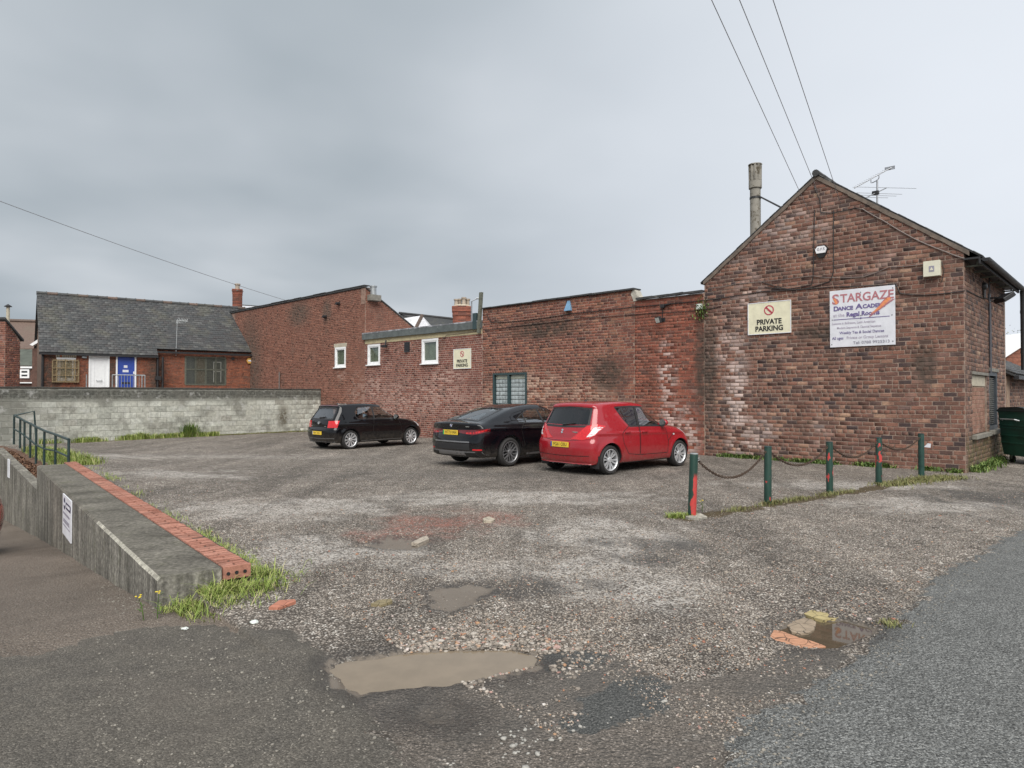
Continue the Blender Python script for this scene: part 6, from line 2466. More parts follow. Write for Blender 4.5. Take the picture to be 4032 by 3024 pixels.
for k in range(1, 5):
    mb.box(x0, x1, .295, .305, z0 + k * (z1 - z0) / 5 - .004, z0 + k * (z1 - z0) / 5 + .004)
mb.build('reflector', M['alu'], ar)
part(ar, 'lower_boom', [AP(3406, 780, -.4), AP(3490, 740, .4)], .014)
for (a, b, c, d, e) in ((3364, 736, 3608, 742, .35), (3374, 759, 3552, 765, .0), (3378, 768, 3530, 772, -.1), (3415, 777, 3497, 779, -.3)):
    part(ar, 'rod', [AP(a, b, e), AP(c, d, e)], .006, n=5)
mb = MB()
p_ = AP(3446, 760)
mb.bbox(p_[0] - .07, p_[0] + .09, -.05, .05, p_[2] - .05, p_[2] + .05, .012)
mb.build('clamp', M['black_iron'], ar)
# ------------------------------------------------------------------ overhead wires
M['wire_grey'] = plain('weathered_wire', (0.22, 0.22, 0.235), 0.6)
for (u0, u1, v1, lab) in ((2802, 3187, 838, 'leftmost of three overhead wires running down to the gable'), (2912, 3230, 780, 'middle of three overhead wires running down to the gable'), (3044, 3310, 800, 'rightmost of three overhead wires running down to the gable')):
    x_, z_ = WF.hit(u1, v1, -.04)
    a = WF.w(x_, -.04, z_)
    b = AT(u0, 0, 9.0)
    c = a + (b - a) * 2.6
    mb = MB()
    mb.tube([a.lerp(c, k / 24) for k in range(25)], .006, 5)
    o = mb.build('overhead_wire', M['wire_grey'], None)
    tag(o, lab, 'wire', 'overhead wires')
x_, z_ = WF.hit(1128, 1178, -.02)
a = WF.w(x_, -.02, TH + .1)
b = AT(0, 792, 21)
c = a + (b - a) * 1.5
mb = MB()
pts_ = []
for k in range(31):
    t = k / 30
    q = a.lerp(c, t)
    q.z -= .9 * t * (1 - t) * (1 if t < .67 else .9)
    pts_.append(q)
dz = b.z - (a.lerp(c, 1 / 1.5).z - .9 * .667 * .333)
for k in range(31):
    pts_[k].z += dz * (k / 30) * 1.5
mb.tube(pts_, .010, 5)
o = mb.build('overhead_wire', M['wire_grey'], None)
tag(o, 'single overhead wire from the left edge to the tall brick wall', 'wire', 'overhead wires')
# ------------------------------------------------------------------ buildings behind
def stack(name, label, u0, u1, vt, vb, y, sides=4, mat=None, depth=None):
    a, b = AT(u0, vb, y), AT(u1, vb, y)
    t = AT((u0 + u1) / 2, vt, y)
    w = b.x - a.x
    o = thing(name, label, 'chimney', ((a.x + b.x) / 2, y, a.z - 1.5), R_(20))
    return o, w, t.z - a.z + 1.5


BR_C, MO_C = brick_mats('chimney', PAL_RED, (0.24, 0.15, 0.11), HF, salt_all=.1)


def chim_body(o, w, h, n, mats, course=.09):
    """courses of brick rings, each course slightly different in size"""
    rs_ = random.Random(int(w * 1000))
    r_ = w / 2
    z = 0
    V, F, Rn = [], [], []
    k = 0
    while z < h:
        rr = r_ * (1.0 + rs_.uniform(-.006, .006))
        if h - z < .45 * w + .05:
            rr *= 1.05 + (.05 if h - z < .3 * w else 0)
        for z0, z1, q in ((z, z + course - .012, rr), (z + course - .012, z + course, rr * .975)):
            b0 = len(V)
            for zz in (z0, z1):
                for i in range(n):
                    an = 2 * math.pi * (i + .5) / n
                    V.append((q * math.cos(an) / math.cos(math.pi / n), q * math.sin(an) / math.cos(math.pi / n), zz))
            tone = rs_.random()
            for i in range(n):
                j = (i + 1) % n
                F.append((b0 + i, b0 + j, b0 + n + j, b0 + n + i))
                Rn.append(rs_.random())
            F.append(tuple(b0 + n + (i % n) for i in (0, 1, 2, 3)))
            Rn.append(tone)
            F.append(tuple(b0 + i for i in (3, 2, 1, 0)))
            Rn.append(tone)
            if n == 8:
                F.append(tuple(b0 + n + i for i in (3, 4, 7, 0)))
                F.append(tuple(b0 + n + i for i in (4, 5, 6, 7)))
                Rn += [tone, tone]
        z += course
    np_mesh('stack', V, F, mats, o, Rn)
    return r_


def pot(o, x, y, z, h, r, mat):
    mb = MB()
    mb.lathe([(r * .95, z), (r * .9, z + h * .08), (r * .8, z + h * .6), (r * .85, z + h * .8), (r * 1.1, z + h * .84), (r * 1.1, z + h), (r * .8, z + h), (r * .75, z + h * .9), (0, z + h * .88)], 12, org=(x, y, 0))
    return mb.build('chimney_pot', mat, o, smooth=True)


c1, w, h = stack('brick_chimney', 'slim brick chimney with one pot behind the slate roof', 917, 952, 1145, 1222, 44)
chim_body(c1, w, h, 4, BR_C)
pot(c1, 0, 0, h - .02, 0.48, .17, M['pot_clay'])
mb = MB()
mb.lathe([(.40, h - .03), (.30, h + .05), (.2, h + .09)], 4)
mb.build('flaunching', M['stone_dark'], c1)
c2, w, h = stack('brick_chimney', 'squat eight sided brick chimney with four pale pots behind the link roof', 1783, 1854, 1212, 1264, 43)
c2.rotation_euler.z = R_(5)
chim_body(c2, w, h, 8, BR_C)
mb = MB()
mb.lathe([(w * .54, h - .02), (w * .56, h + .05), (w * .42, h + .16), (0, h + .18)], 16)
mb.build('flaunching', M['stone_pale'], c2)
for k, (dx, dy, hh) in enumerate(((-.36, -.1, .44), (-.13, .18, .50), (.13, -.12, .56), (.38, .12, .50))):
    pot(c2, dx, dy, h + .10, hh, .15, M['pot_clay'])
# slate roofs behind the link
rh = thing('roofs_behind_link', 'dark slate hipped roof with pale leaded slopes behind the link roof', 'roof', (0, 0, 0))


def poly3(name, pts, mat, par, t=.12):
    P3 = [AT(*p) for p in pts]
    n_ = len(P3)
    mb = MB()
    mb.add(P3 + [p + Vector((0, t * 2, -t)) for p in P3], [tuple(range(n_)), tuple(range(2 * n_ - 1, n_ - 1, -1))] + [(i, (i + 1) % n_, (i + 1) % n_ + n_, i + n_) for i in range(n_)])
    return mb.build(name, mat, par)


poly3('rear_slope', [(1575, 1233, 47), (1664, 1243, 47), (1664, 1330, 43.5), (1575, 1330, 43.5)], M['slate'], rh)
poly3('leaded_slope', [(1584, 1254, 44), (1662, 1242, 44), (1618, 1330, 42), (1560, 1330, 42)], M['white_slate'], rh)
poly3('leaded_slope', [(1662, 1242, 44), (1700, 1285, 42.5), (1722, 1330, 41.5), (1618, 1330, 42)], M['white_slate'], rh)
poly3('main_slope', [(1664, 1242, 45), (1802, 1258, 45), (1812, 1330, 42.4), (1722, 1330, 42.4), (1690, 1275, 44)], M['slate'], rh)
mb = MB()
mb.tube([AT(1662, 1242, 43.9), AT(1640, 1286, 42.9), AT(1618, 1330, 41.9)], .12, 6)
mb.build('hip_tiles', M['brown_tile'], rh)
mb = MB()
mb.tube([AT(1573, 1232, 46.9), AT(1664, 1242, 44.95), AT(1802, 1257, 44.95)], .09, 6)
mb.build('ridge_tile', M['slate_edge'], rh)
a, b = AT(1560, 1330, 43), AT(1815, 1330, 43)
mb = MB()
mb.box(a.x, b.x, 43.5, 49, 0, a.z)
mb.build('wall', MO_T, rh)
lp = AT(1857, 1270, 41)
lt = AT(1857, 1186, 41)
lm = thing('lamp_post', 'thin grey street lamp beside the eight sided chimney', 'street lamp', (lp.x, 41, 0))
part(lm, 'pole', [(0, 0, 0), (0, 0, lt.z)], .05)
e_ = AT(1888, 1174, 41)
part(lm, 'arm', [(0, 0, lt.z), (e_.x - lp.x - .15, 0, e_.z - .03)], .035)
mb = MB()
mb.bbox(e_.x - lp.x - .2, e_.x - lp.x + .15, -.1, .1, e_.z - .06, e_.z + .02, .02)
mb.build('lamp_head', M['galv'], lm)
# roof behind the tall building
rb2 = thing('roof_behind_house', 'small roof with white flashing between the slim chimney and tall wall', 'roof', (0, 0, 0))
poly3('slope', [(935, 1220, 44), (955, 1203, 46), (1050, 1209, 46), (1050, 1260, 43)], M['white_slate'], rb2)
poly3('ridge', [(953, 1199, 46), (1050, 1206, 46), (1050, 1212, 45.9), (953, 1206, 45.9)], M['slate_edge'], rb2)
# near left building
nl = Frame(AT(19, 1400, 27).x, 27, R_(-8))
nlb = thing('side_building', 'dark brick building with sloping roof edge at the left border', 'building', nl.o, nl.rot)
BR_N, MO_N = brick_mats('sidebldg', PAL_MID, (0.33, 0.24, 0.20), nl, salt_all=.3)
zt0 = AT(19, 1258, 27).z
nd, nz_ = nl.side(80, 1342, 0.0)
mb = MB()
mb.prism([(0, 0), (nd, 0), (nd, nz_), (0, zt0)], -4.0, 0, 'x')
mb.build('wall', MO_N, nlb)
nb_ = rows_to_bricks(interval_fn(0.0, lambda z: nd if z < nz_ else nd * (zt0 - z) / (zt0 - nz_), []), 1.4, zt0 - .05, .085, .235, .016, seed=81)
lay(nlb, 'brick', nb_, BR_N, M4=SIDE_M, n_single=0, proud=.009, seed=31)
nf_ = rows_to_bricks(interval_fn(-3.0, 0.0, []), 1.4, zt0 - .05, .085, .235, .016, seed=82)
lay(nlb, 'brick', nf_, BR_N, n_single=0, proud=.009, seed=32)
mb = MB()
mb.add([(-4.2, -.08, zt0 + .0), (.08, -.08, zt0), (.08, nd + .1, nz_ - .02), (-4.2, nd + .1, nz_ - .02), (-4.2, -.08, zt0 + .09), (.08, -.08, zt0 + .09), (.08, nd + .1, nz_ + .06), (-4.2, nd + .1, nz_ + .06)],
       [(0, 3, 2, 1), (4, 5, 6, 7), (0, 1, 5, 4), (1, 2, 6, 5), (2, 3, 7, 6), (3, 0, 4, 7)])
mb.build('roof', M['slate_edge'], nlb)
# house with brown roof in the gap
bh = thing('brown_roofed_house', 'brown tiled house glimpsed in the gap left of the slate roof', 'house', (0, 0, 0))
yb = 46
a, b = AT(20, 1265, yb), AT(190, 1270, yb)
lo_, lo2 = AT(20, 1372, yb - 4), AT(190, 1372, yb - 4)
mb = MB()
mb.add([lo_, lo2, b, a, lo_ + Vector((0, 0, -.12)), lo2 + Vector((0, 0, -.12))], [(0, 1, 2, 3), (0, 4, 5, 1)])
mb.build('roof', M['brown_tile'], bh)
mb = MB()
mb.tube([a + Vector((0, 0, .05)), b + Vector((0, 0, .05))], .14, 6)
mb.build('ridge_tile', M['brown_tile'], bh)
mb = MB()
mb.box(lo_.x, lo2.x + 1, yb - 3.9, yb + 1, 0, lo_.z - .02)
M['far_brick'] = plain('far_dark_brick', (0.105, 0.058, 0.045), .9, var=.4, scale=7)
mb.build('wall', M['far_brick'], bh)
y2 = yb - 6.5
p0_, p1_ = AT(60, 1375, y2 + 2.5), AT(127, 1440, y2)
mb = MB()
mb.add([AT(60, 1440, y2), AT(127, 1440, y2), AT(127, 1375, y2 + 2.5), AT(60, 1375, y2 + 2.5)], [(0, 1, 2, 3)])
mb.build('porch_roof', plain('mossy_lead', (0.075, 0.085, 0.07), .8, var=.4, scale=2), bh)
q0, q1 = AT(60, 1446, y2), AT(140, 1510, y2)
mb = MB()
mb.box(q0.x, q1.x, y2 + .02, y2 + 2.4, 0, q0.z)
mb.build('porch_wall', M['far_brick'], bh)
mb = MB()
g0, g1 = AT(80, 1443, y2 - .1), AT(138, 1450, y2 - .1)
mb.box(g0.x, g1.x, y2 - .1, y2, g1.z, g0.z)
mb.build('fascia', M['white_pvc'], bh)
mb = MB()
g0, g1 = AT(60, 1505, y2 - .15), AT(146, 1509, y2 - .15)
mb.box(g0.x, g1.x, y2 - .15, y2, g1.z, g0.z)
mb.build('string_course', M['white_pvc'], bh)
g0, g1 = AT(80, 1454, y2), AT(117, 1489, y2)
wv = link('window', None, bh)
mb = MB()
fr_ = .10
for q in ((g0.x, g0.x + fr_, g1.z, g0.z), (g1.x - fr_, g1.x, g1.z, g0.z), (g0.x + fr_, g1.x - fr_, g0.z - fr_, g0.z), (g0.x + fr_, g1.x - fr_, g1.z, g1.z + fr_), (g0.x + fr_, g1.x - fr_, (g0.z + g1.z) / 2 - .05, (g0.z + g1.z) / 2 + .05)):
    mb.box(q[0], q[1], y2 - .06, y2 + .02, q[2], q[3])
mb.build('frame', M['white_pvc'], wv)
mb = MB()
mb.box(g0.x, g1.x, y2 + .0, y2 + .015, g1.z, g0.z)
mb.build('pane', M['window_dark'], wv)
y3 = 36
mb = MB()
g0, g1 = AT(127, 1372, y3), AT(152, 1520, y3)
mb.box(g0.x, g1.x + .1, y3, y3 + .3, 0, g0.z)
mb.build('chimney_breast', M['far_brick'], bh)
mb = MB()
P3 = [AT(116, 1357, y3 - .2), AT(128, 1361, y3 - .2), AT(152, 1347, y3 - .2), AT(152, 1334, y3 - .2)]
mb.add(P3 + [p + Vector((0, .2, 0)) for p in P3], [(0, 1, 2, 3), (7, 6, 5, 4), (0, 4, 5, 1), (1, 5, 6, 2), (2, 6, 7, 3), (3, 7, 4, 0)])
mb.build('barge_board', M['white_pvc'], bh)
fp = thing('flue_pole', 'thin pale flue pipe with dark cap above the left roofs', 'flue', (AT(31, 1290, 40).x, 40, AT(31, 1290, 40).z))
hh = AT(31, 1208, 40).z - AT(31, 1290, 40).z
part(fp, 'pipe', [(0, 0, -.4), (0, 0, hh)], .09, 'stone_pale', 8)
mb = MB()
mb.lathe([(.2, hh), (.2, hh + .03), (.02, hh + .16)], 10)
mb.build('cap', M['black_iron'], fp)
# ------------------------------------------------------------------ right: lean-to beyond the hall, far gable, tree
lt_ = thing('lean_to', 'low brick lean-to with slate roof beyond the hall side wall', 'building', WF.o, WF.rot)
mb = MB()
mb.box(-2.8, -.02, SD + .23, 16, -.4, 2.28)
mb.build('wall', MO_GS, lt_)
lb2 = rows_to_bricks(interval_fn(SD + .24, 12, []), -.1, 2.25, .0965, .235, .014, seed=91)
lay(lt_, 'brick', lb2, BR_GS, M4=Matrix.Translation((-.02, 0, 0)) @ SIDE_M, n_single=0, proud=.009, seed=41)
mb = MB()
pz0, pz1 = WF.side(3962, 1480)[0], WF.side(3990, 1480)[0]
mb.box(-.02, .0, SD + .35, SD + .9, 0.0, 2.2)
mb.build('pink_patch', MO_I, lt_)
ang = math.atan(1.5 / 2.9)
m4 = Matrix.Translation((.22, SD + .25, 2.24)) @ Matrix((Vector((0, 1, 0)), Vector((-math.sin(ang), 0, -math.cos(ang))), Vector((-math.cos(ang), 0, math.sin(ang))))).transposed().to_4x4()
sls = rows_to_bricks(interval_fn(0.0, 10.0, []), 0.0, 3.2, .24, .36, .008, bond='st', seed=92)
mb = MB()
mb.add([(.2, SD + .25, 2.23), (.2, 16, 2.23), (-2.9, 16, 3.83), (-2.9, SD + .25, 3.83), (.2, SD + .25, 2.17), (.2, 16, 2.17), (-2.9, 16, 3.77), (-2.9, SD + .25, 3.77)],
       [(0, 1, 2, 3), (7, 6, 5, 4), (0, 4, 5, 1), (0, 3, 7, 4)])
lr = mb.build('roof', M['slate_edge'], lt_)
lay(lr, 'slate', sls, M['slate'], M4=m4, n_single=60, proud=.03, back=0, seed=42, tilt=-.06)
mb = MB()
mb.box(.16, .28, SD + .3, 15.9, 2.10, 2.20)
mb.build('gutter', M['black_iron'], lt_)
fg = thing('far_gable_house', 'red brick gable end with pale verge far beyond the lean-to', 'house', (0, 0, 0))
yf = 34
pts_ = [AT(3960, 1560, yf), AT(4120, 1560, yf), AT(4120, 1330, yf), AT(4090, 1325, yf), AT(3960, 1408, yf)]
mb = MB()
mb.prism([(p.x, p.z) for p in pts_], yf, yf + 6)
mb.build('wall', plain('far_red_brick', (0.19, 0.075, 0.05), .9, var=.35, scale=6), fg)
mb = MB()
for zz in np.arange(pts_[0].z, pts_[3].z, .22):
    xl = pts_[0].x if zz < pts_[4].z else pts_[4].x + (zz - pts_[4].z) / (pts_[3].z - pts_[4].z) * (pts_[3].x - pts_[4].x)
    mb.box(xl + .05, pts_[1].x, yf - .012, yf, float(zz), float(zz) + .19)
o = mb.build('brick_courses', plain('far_red_course', (0.23, 0.095, 0.062), .9, var=.4, scale=9), fg)
o['kind'] = 'stuff'
mb = MB()
a, b = pts_[4], pts_[3]
mb.add([a + Vector((-.2, -.15, -.05)), b + Vector((0, -.15, .08)), b + Vector((0, -.15, .28)), a + Vector((-.2, -.15, .15)), a + Vector((-.2, 6, -.05)), b + Vector((0, 6, .08)), b + Vector((0, 6, .28)), a + Vector((-.2, 6, .15))],
       [(0, 1, 2, 3), (3, 2, 6, 7), (0, 3, 7, 4)])
mb.build('verge', M['white_pvc'], fg)
mb = MB()
mb.box(pts_[0].x, pts_[1].x, yf - .1, yf - .014, pts_[4].z - .62, pts_[4].z - .5)
mb.build('gutter', M['black_iron'], fg)


# ------------------------------------------------------------------ vegetation
def leaf_mat(name, tones):
    m, nt, b = mk(name)
    r = piece_rnd(nt)
    c = RAMP(nt, r, tones)
    wset(nt, b, Base_Color=c, Roughness=.55, Specular_IOR_Level=.3, Subsurface_Weight=0.0)
    return m


M['grass'] = leaf_mat('grass_blade', [(0, (.10, .15, .03)), (.35, (.19, .26, .05)), (.7, (.28, .34, .085)), (.9, (.38, .38, .15)), (1, (.44, .37, .22))])
M['grass_dry'] = leaf_mat('dry_grass_blade', [(0, (.09, .11, .035)), (.4, (.17, .18, .06)), (.75, (.24, .23, .10)), (1, (.13, .09, .045))])
M['weed'] = leaf_mat('weed_leaf', [(0, (.05, .09, .022)), (.5, (.09, .15, .035)), (.85, (.14, .20, .05)), (1, (.22, .24, .08))])
M['dead_leaf'] = leaf_mat('dead_leaf', [(0, (.04, .022, .014)), (.4, (.10, .05, .028)), (.75, (.17, .085, .05)), (1, (.24, .15, .09))])


def blades(name, x, y, h, wdt, label, mat, seed=1, lean=.6, z=None, kindv='stuff', parent=None):
    r = np.random.default_rng(seed)
    n = len(x)
    z = zg(x, y) if z is None else z
    a = r.uniform(0, 2 * np.pi, n)
    le = h * lean * r.uniform(.3, 1.2, n)
    dx, dy = np.cos(a), np.sin(a)
    sx, sy = -dy * wdt, dx * wdt
    P = np.zeros((n, 5, 3))
    P[:, 0] = np.stack([x - sx, y - sy, z - .005], 1)
    P[:, 1] = np.stack([x + sx, y + sy, z - .005], 1)
    mx, my = x + dx * le * .38, y + dy * le * .38
    P[:, 2] = np.stack([mx - sx * .9, my - sy * .9, z + h * .62], 1)
    P[:, 3] = np.stack([mx + sx * .9, my + sy * .9, z + h * .62], 1)
    P[:, 4] = np.stack([x + dx * le, y + dy * le, z + h * r.uniform(.72, 1.0, n)], 1)
    F = np.array([(0, 1, 3), (0, 3, 2), (2, 3, 4)])
    FF = (F[None] + (np.arange(n) * 5)[:, None, None]).reshape(-1, 3)
    o = np_mesh(name, P.reshape(-1, 3), FF, mat, parent, np.repeat(r.uniform(0, 1, n), 3))
    if kindv:
        kind(o, kindv, label)
    return o


def along(p0, p1, n, spread, r, clump=0):
    t = r.uniform(0, 1, n)
    if clump:
        c = r.uniform(0, 1, clump)
        t = np.clip(c[r.integers(0, clump, n)] + r.normal(0, .018, n), 0, 1)
    q = np.outer(1 - t, p0) + np.outer(t, p1)
    return q[:, 0] + r.normal(0, spread, n), q[:, 1] + r.normal(0, spread, n), t


r = np.random.default_rng(77)
# grass round the near end of the retaining wall: wall frame (a along, l to the right)
n = 9000
aa = np.concatenate([r.normal(-.12, .22, n // 2), r.uniform(-.1, 2.6, n // 2)])
ll = np.concatenate([np.abs(r.normal(.45, .28, n // 2)), .78 + np.abs(r.normal(.03, .10, n // 2)) + .05])
keep = ~((aa > -.005) & (ll < .76)) & (ll > -.05) & (aa > -.75) & (ll < 1.45) & ~((aa < -.28) & (ll > .95)) & ~((aa < -.2) & (ll < .08))
aa, ll = aa[keep], ll[keep]
keep = r.uniform(0, 1, len(aa)) < np.clip(.75 + .7 * fbm(aa, ll, .45, 3), 0, 1)
aa, ll = aa[keep], ll[keep]
x, y = A0.x + aa * TA.x + ll * NA.x, A0.y + aa * TA.y + ll * NA.y
hgt = np.clip(r.lognormal(math.log(.047), .5, len(x)), .015, .2) * np.where(aa > .2, .62, 1.0)
blades('grass', x, y, hgt, .0028, 'tufts of long grass round the near end of the retaining wall', M['grass'], 2, 1.7)
n = 2400
aa = 2.2 + 8.5 * r.beta(1.0, 1.7, n)
ll = .80 + np.abs(r.normal(0, .12, n))
keep = r.uniform(0, 1, n) < np.clip(.35 + .9 * fbm(aa, ll * .2, 1.3, 5) - .03 * (aa - 2), 0, 1)
aa, ll = aa[keep], ll[keep]
x, y = A0.x + aa * TA.x + ll * NA.x, A0.y + aa * TA.y + ll * NA.y
blades('grass', x, y, r.uniform(.02, .08, len(x)), .003, 'thin grass growing along the brick strip', M['grass'], 3, 1.0)
# grass under the railing
n = 5000
t = r.uniform(0, 1, n)
x = RAIL0.x + (RAIL1.x - RAIL0.x) * t + r.uniform(.05, .55, n)
y = RAIL0.y + (RAIL1.y - RAIL0.y) * t + r.uniform(.05, .5, n)
blades('grass', x, y, r.uniform(.08, .22, n), .005, 'grass bank behind the green railing', M['grass'], 4, .8)
# grass along the foot of the block wall
n = 9000
bx = -r.uniform(5.2, 11.6, n)
by = -np.abs(r.normal(0, .16, n)) - .02
keep = r.uniform(0, 1, n) < np.clip(.55 + .8 * fbm(bx, by * .3, 1.5, 7), 0, 1)
bx, by = bx[keep], by[keep]
x = BF.o.x + bx * BF.ax.x + by * BF.ay.x
y = BF.o.y + bx * BF.ax.y + by * BF.ay.y
hh_ = r.uniform(.08, .26, len(x)) * (1 + .9 * np.exp(-((bx + 6.35) / .25) ** 2) + .5 * np.exp(-((bx + 8.3) / .3) ** 2))
blades('grass', x, y, hh_, .007, 'strip of grass and weeds at the foot of the block wall', M['grass'], 5, .7)
n = 260
bx = -6.35 + r.normal(0, .16, n)
by = -.12 + r.normal(0, .08, n)
x, y = BF.o.x + bx * BF.ax.x + by * BF.ay.x, BF.o.y + bx * BF.ax.y + by * BF.ay.y
blades('weeds', x, y, r.uniform(.3, .75, n), .012, 'tall leafy weed clump against the block wall', M['weed'], 6, .35)
n = 1500
bx = -r.uniform(0, 5.2, n)
by = -np.abs(r.normal(0, .10, n)) - .02
x, y = BF.o.x + bx * BF.ax.x + by * BF.ay.x, BF.o.y + bx * BF.ax.y + by * BF.ay.y
blades('grass', x, y, r.uniform(.02, .07, n), .008, 'sparse mossy growth at the right end of the block wall foot', M['grass_dry'], 7, .8)
# weeds along the foot of the hall
n = 3000
cl = r.uniform(-6.4, -.1, 17)
wx = cl[r.integers(0, 17, n)] + r.normal(0, .10, n)
wy = -np.abs(r.normal(.03, .09, n)) - .02
p3 = np.array([WF.w(a, b)[:2] for a, b in zip(wx, wy)])
keep = wx < -.05
blades('weeds', p3[keep, 0], p3[keep, 1], r.uniform(.02, .13, keep.sum()), .012, 'broad leaved weeds along the foot of the hall gable', M['weed'], 8, 1.1)
n = 900
wy = r.uniform(.3, 3.8, n) ** 1.0
wx = np.abs(r.normal(.05, .12, n)) + .03
p3 = np.array([WF.w(a, b)[:2] for a, b in zip(wx, wy)])
blades('weeds', p3[:, 0], p3[:, 1], r.uniform(.05, .20, n), .012, 'weeds along the side wall of the hall', M['weed'], 9, 1.0)
p3 = np.array([WF.w(-15.6 + a, -.1 + b)[:2] for a, b in zip(r.normal(0, .18, 180), -np.abs(r.normal(0, .12, 180)))])
blades('weeds', p3[:, 0], p3[:, 1], r.uniform(.06, .3, 180), .014, 'weed tuft at the wall foot between the two black cars', M['weed'], 10, .8)
# dry grass and moss along the bollards
p0, p1 = np.array(g2(2700, 2042)), np.array(g2(3640, 1885))
x, y, t = along(p0, p1, 1300, .06, r, 10)
blades('grass', x, y, r.uniform(.02, .085, len(x)), .0035, 'dry tufts of grass and moss below the chained bollards', M['grass_dry'], 11, 1.2)
x, y, t = along(np.array(g2(3480, 1912)), np.array(g2(3760, 1880)), 2600, .16, r)
blades('grass', x, y, r.uniform(.02, .08, len(x)), .0045, 'low yellowish grass round the farthest bollard', M['grass_dry'], 12, 1.2)
x, y, t = along(np.array(g2(2630, 2040)), np.array(g2(2720, 2036)), 420, .05, r)
blades('grass', x, y, r.uniform(.03, .09, len(x)), .004, 'small green tuft left of the nearest bollard', M['grass'], 13, 1.2)
x, y, t = along(np.array(g2(3490, 2450)), np.array(g2(3520, 2480)), 160, .035, r)
blades('grass', x, y, r.uniform(.01, .04, len(x)), .003, 'patch of moss at the edge of the right hand puddle', M['grass_dry'], 14, 1.0)
# plant rooted in the wall joint
wx, wz = WF.hit(2768, 1222)
n = 110
px_ = wx + r.normal(0, .09, n)
pzv = wz + r.normal(0, .13, n)
py = -np.abs(r.normal(.05, .08, n)) - .01
p3 = np.array([WF.w(a, b)[:2] for a, b in zip(px_, py)])
wp = thing('wall_plant', 'leafy plant rooted in the joint beside the hall gable', 'plant', WF.w(wx, 0, wz))
lf = blades('leaf_cluster', p3[:, 0], p3[:, 1], r.uniform(.04, .11, n), .014, '', M['weed'], 15, 1.4, z=pzv, kindv=None)
lf.parent = wp
lf.matrix_parent_inverse = Matrix.Translation(-wp.location)
mb = MB()
for k in range(7):
    mb.tube([(0, 0, -.1), (r.uniform(-.15, .15), -.12, r.uniform(-.2, .2))], .006, 5)
mb.build('stem', M['wood_grey'], wp)
# dead leaves on the walkway
n = 5200
t = r.uniform(-.05, 1, n)
off = np.abs(r.normal(0, .35, n))
x = RAIL0.x + (RAIL1.x - RAIL0.x) * t - .05 - off * .8
y = RAIL0.y + (RAIL1.y - RAIL0.y) * t - .05 - off * .7
b_ = (x - A1.x) * TB.x + (y - A1.y) * TB.y
lb_2 = (x - A1.x) * NB.x + (y - A1.y) * NB.y
kk = (lb_2 > .22) & (b_ > -.4)
blades('leaf_litter', x[kk], y[kk], r.uniform(.01, .04, kk.sum()), .018, 'brown leaf litter on the sunk walkway', M['dead_leaf'], 16, 2.0)


def flower_plant(label, u, v, h, lean):
    p = G(u, v)
    z = gz(p.x, p.y)
    t = thing('wild_flower', label, 'plant', (p.x, p.y, z))
    mb = MB()
    mb.tube([(0, 0, 0), (lean * .3, 0, h * .5), (lean, .0, h)], [.004, .0035, .002], 5)
    mb.build('stem', M['weed'], t)
    rs_ = random.Random(int(u))
    for k in range(12):
        zz = h * (.15 + .07 * k)
        an = rs_.uniform(0, 6.28)
        d = Vector((math.cos(an), math.sin(an), .35)) * .035 * rs_.uniform(.7, 1.3)
        s = Vector((-math.sin(an), math.cos(an), 0)) * .009
        c = Vector((lean * zz / h, 0, zz))
        mb = MB()
        mb.add([c, c + d * .5 + s, c + d, c + d * .5 - s], [(0, 1, 2, 3)])
        mb.build('leaf', M['weed'], t)
    for k in range(4):
        c = Vector((lean + rs_.uniform(-.018, .018), rs_.uniform(-.015, .015), h + rs_.uniform(-.01, .012)))
        mb = MB()
        mb.lathe([(.002, -.004), (.009, 0), (.007, .005), (0, .006)], 8, org=c)
        mb.build('flower_head', M['yellow'], t)


M['yellow'] = plain('yellow_petal', (.62, .48, .03), .6)
flower_plant('yellow flowered weed left of the retaining wall corner', 566, 2410, .18, -.04)
flower_plant('yellow flowered weed in front of the retaining wall corner', 620, 2404, .21, .01)
p = G(2762, 2005)
flower_plant('small yellow flower behind the nearest bollard', 2766, 2015, .16, -.01)

# bare tree at the right border
tr = thing('bare_tree', 'pale twiggy tree top above the far gable at the right border', 'tree', (AT(4010, 1400, 60).x, 60, 0))
mb = MB()
tz = AT(4010, 1340, 60).z
mb.tube([(0, 0, 0), (.1, 0, tz * .4), (0, 0, tz * .7)], [.25, .18, .1], 8)
mb.build('trunk', M['wood_grey'], tr)
mb = MB()
rs = random.Random(21)
for k in range(46):
    z0 = tz * rs.uniform(.35, .75)
    an = rs.uniform(0, 6.28)
    l_ = rs.uniform(1.0, 2.4)
    a = Vector((0, 0, z0))
    b = a + Vector((math.cos(an) * l_ * .6, math.sin(an) * l_ * .6, l_ * .6))
    c = b + Vector((math.cos(an + .4) * l_ * .35, math.sin(an + .4) * l_ * .3, l_ * .45))
    mb.tube([a, b, c], [.05, .03, .012], 5)
    for q in range(4):
        d = b.lerp(c, rs.random())
        mb.tube([d, d + Vector((rs.uniform(-.5, .5), rs.uniform(-.5, .5), rs.uniform(.1, .6)))], [.015, .006], 4)
mb.build('branches', M['wood_grey'], tr)
V = []
n = 1500
lx = r.normal(0, 1.1, n)
lz = tz * .82 + r.normal(0, .9, n)
cr = blades('crown', tr.location.x + lx, 60 + r.normal(0, 1.1, n), r.uniform(.08, .16, n), .05, '', leaf_mat('young_leaf', [(0, (.10, .12, .05)), (1, (.2, .2, .11))]), 17, 1.2, z=lz, kindv=None)
cr.parent = tr
cr.matrix_parent_inverse = Matrix.Translation(-tr.location)


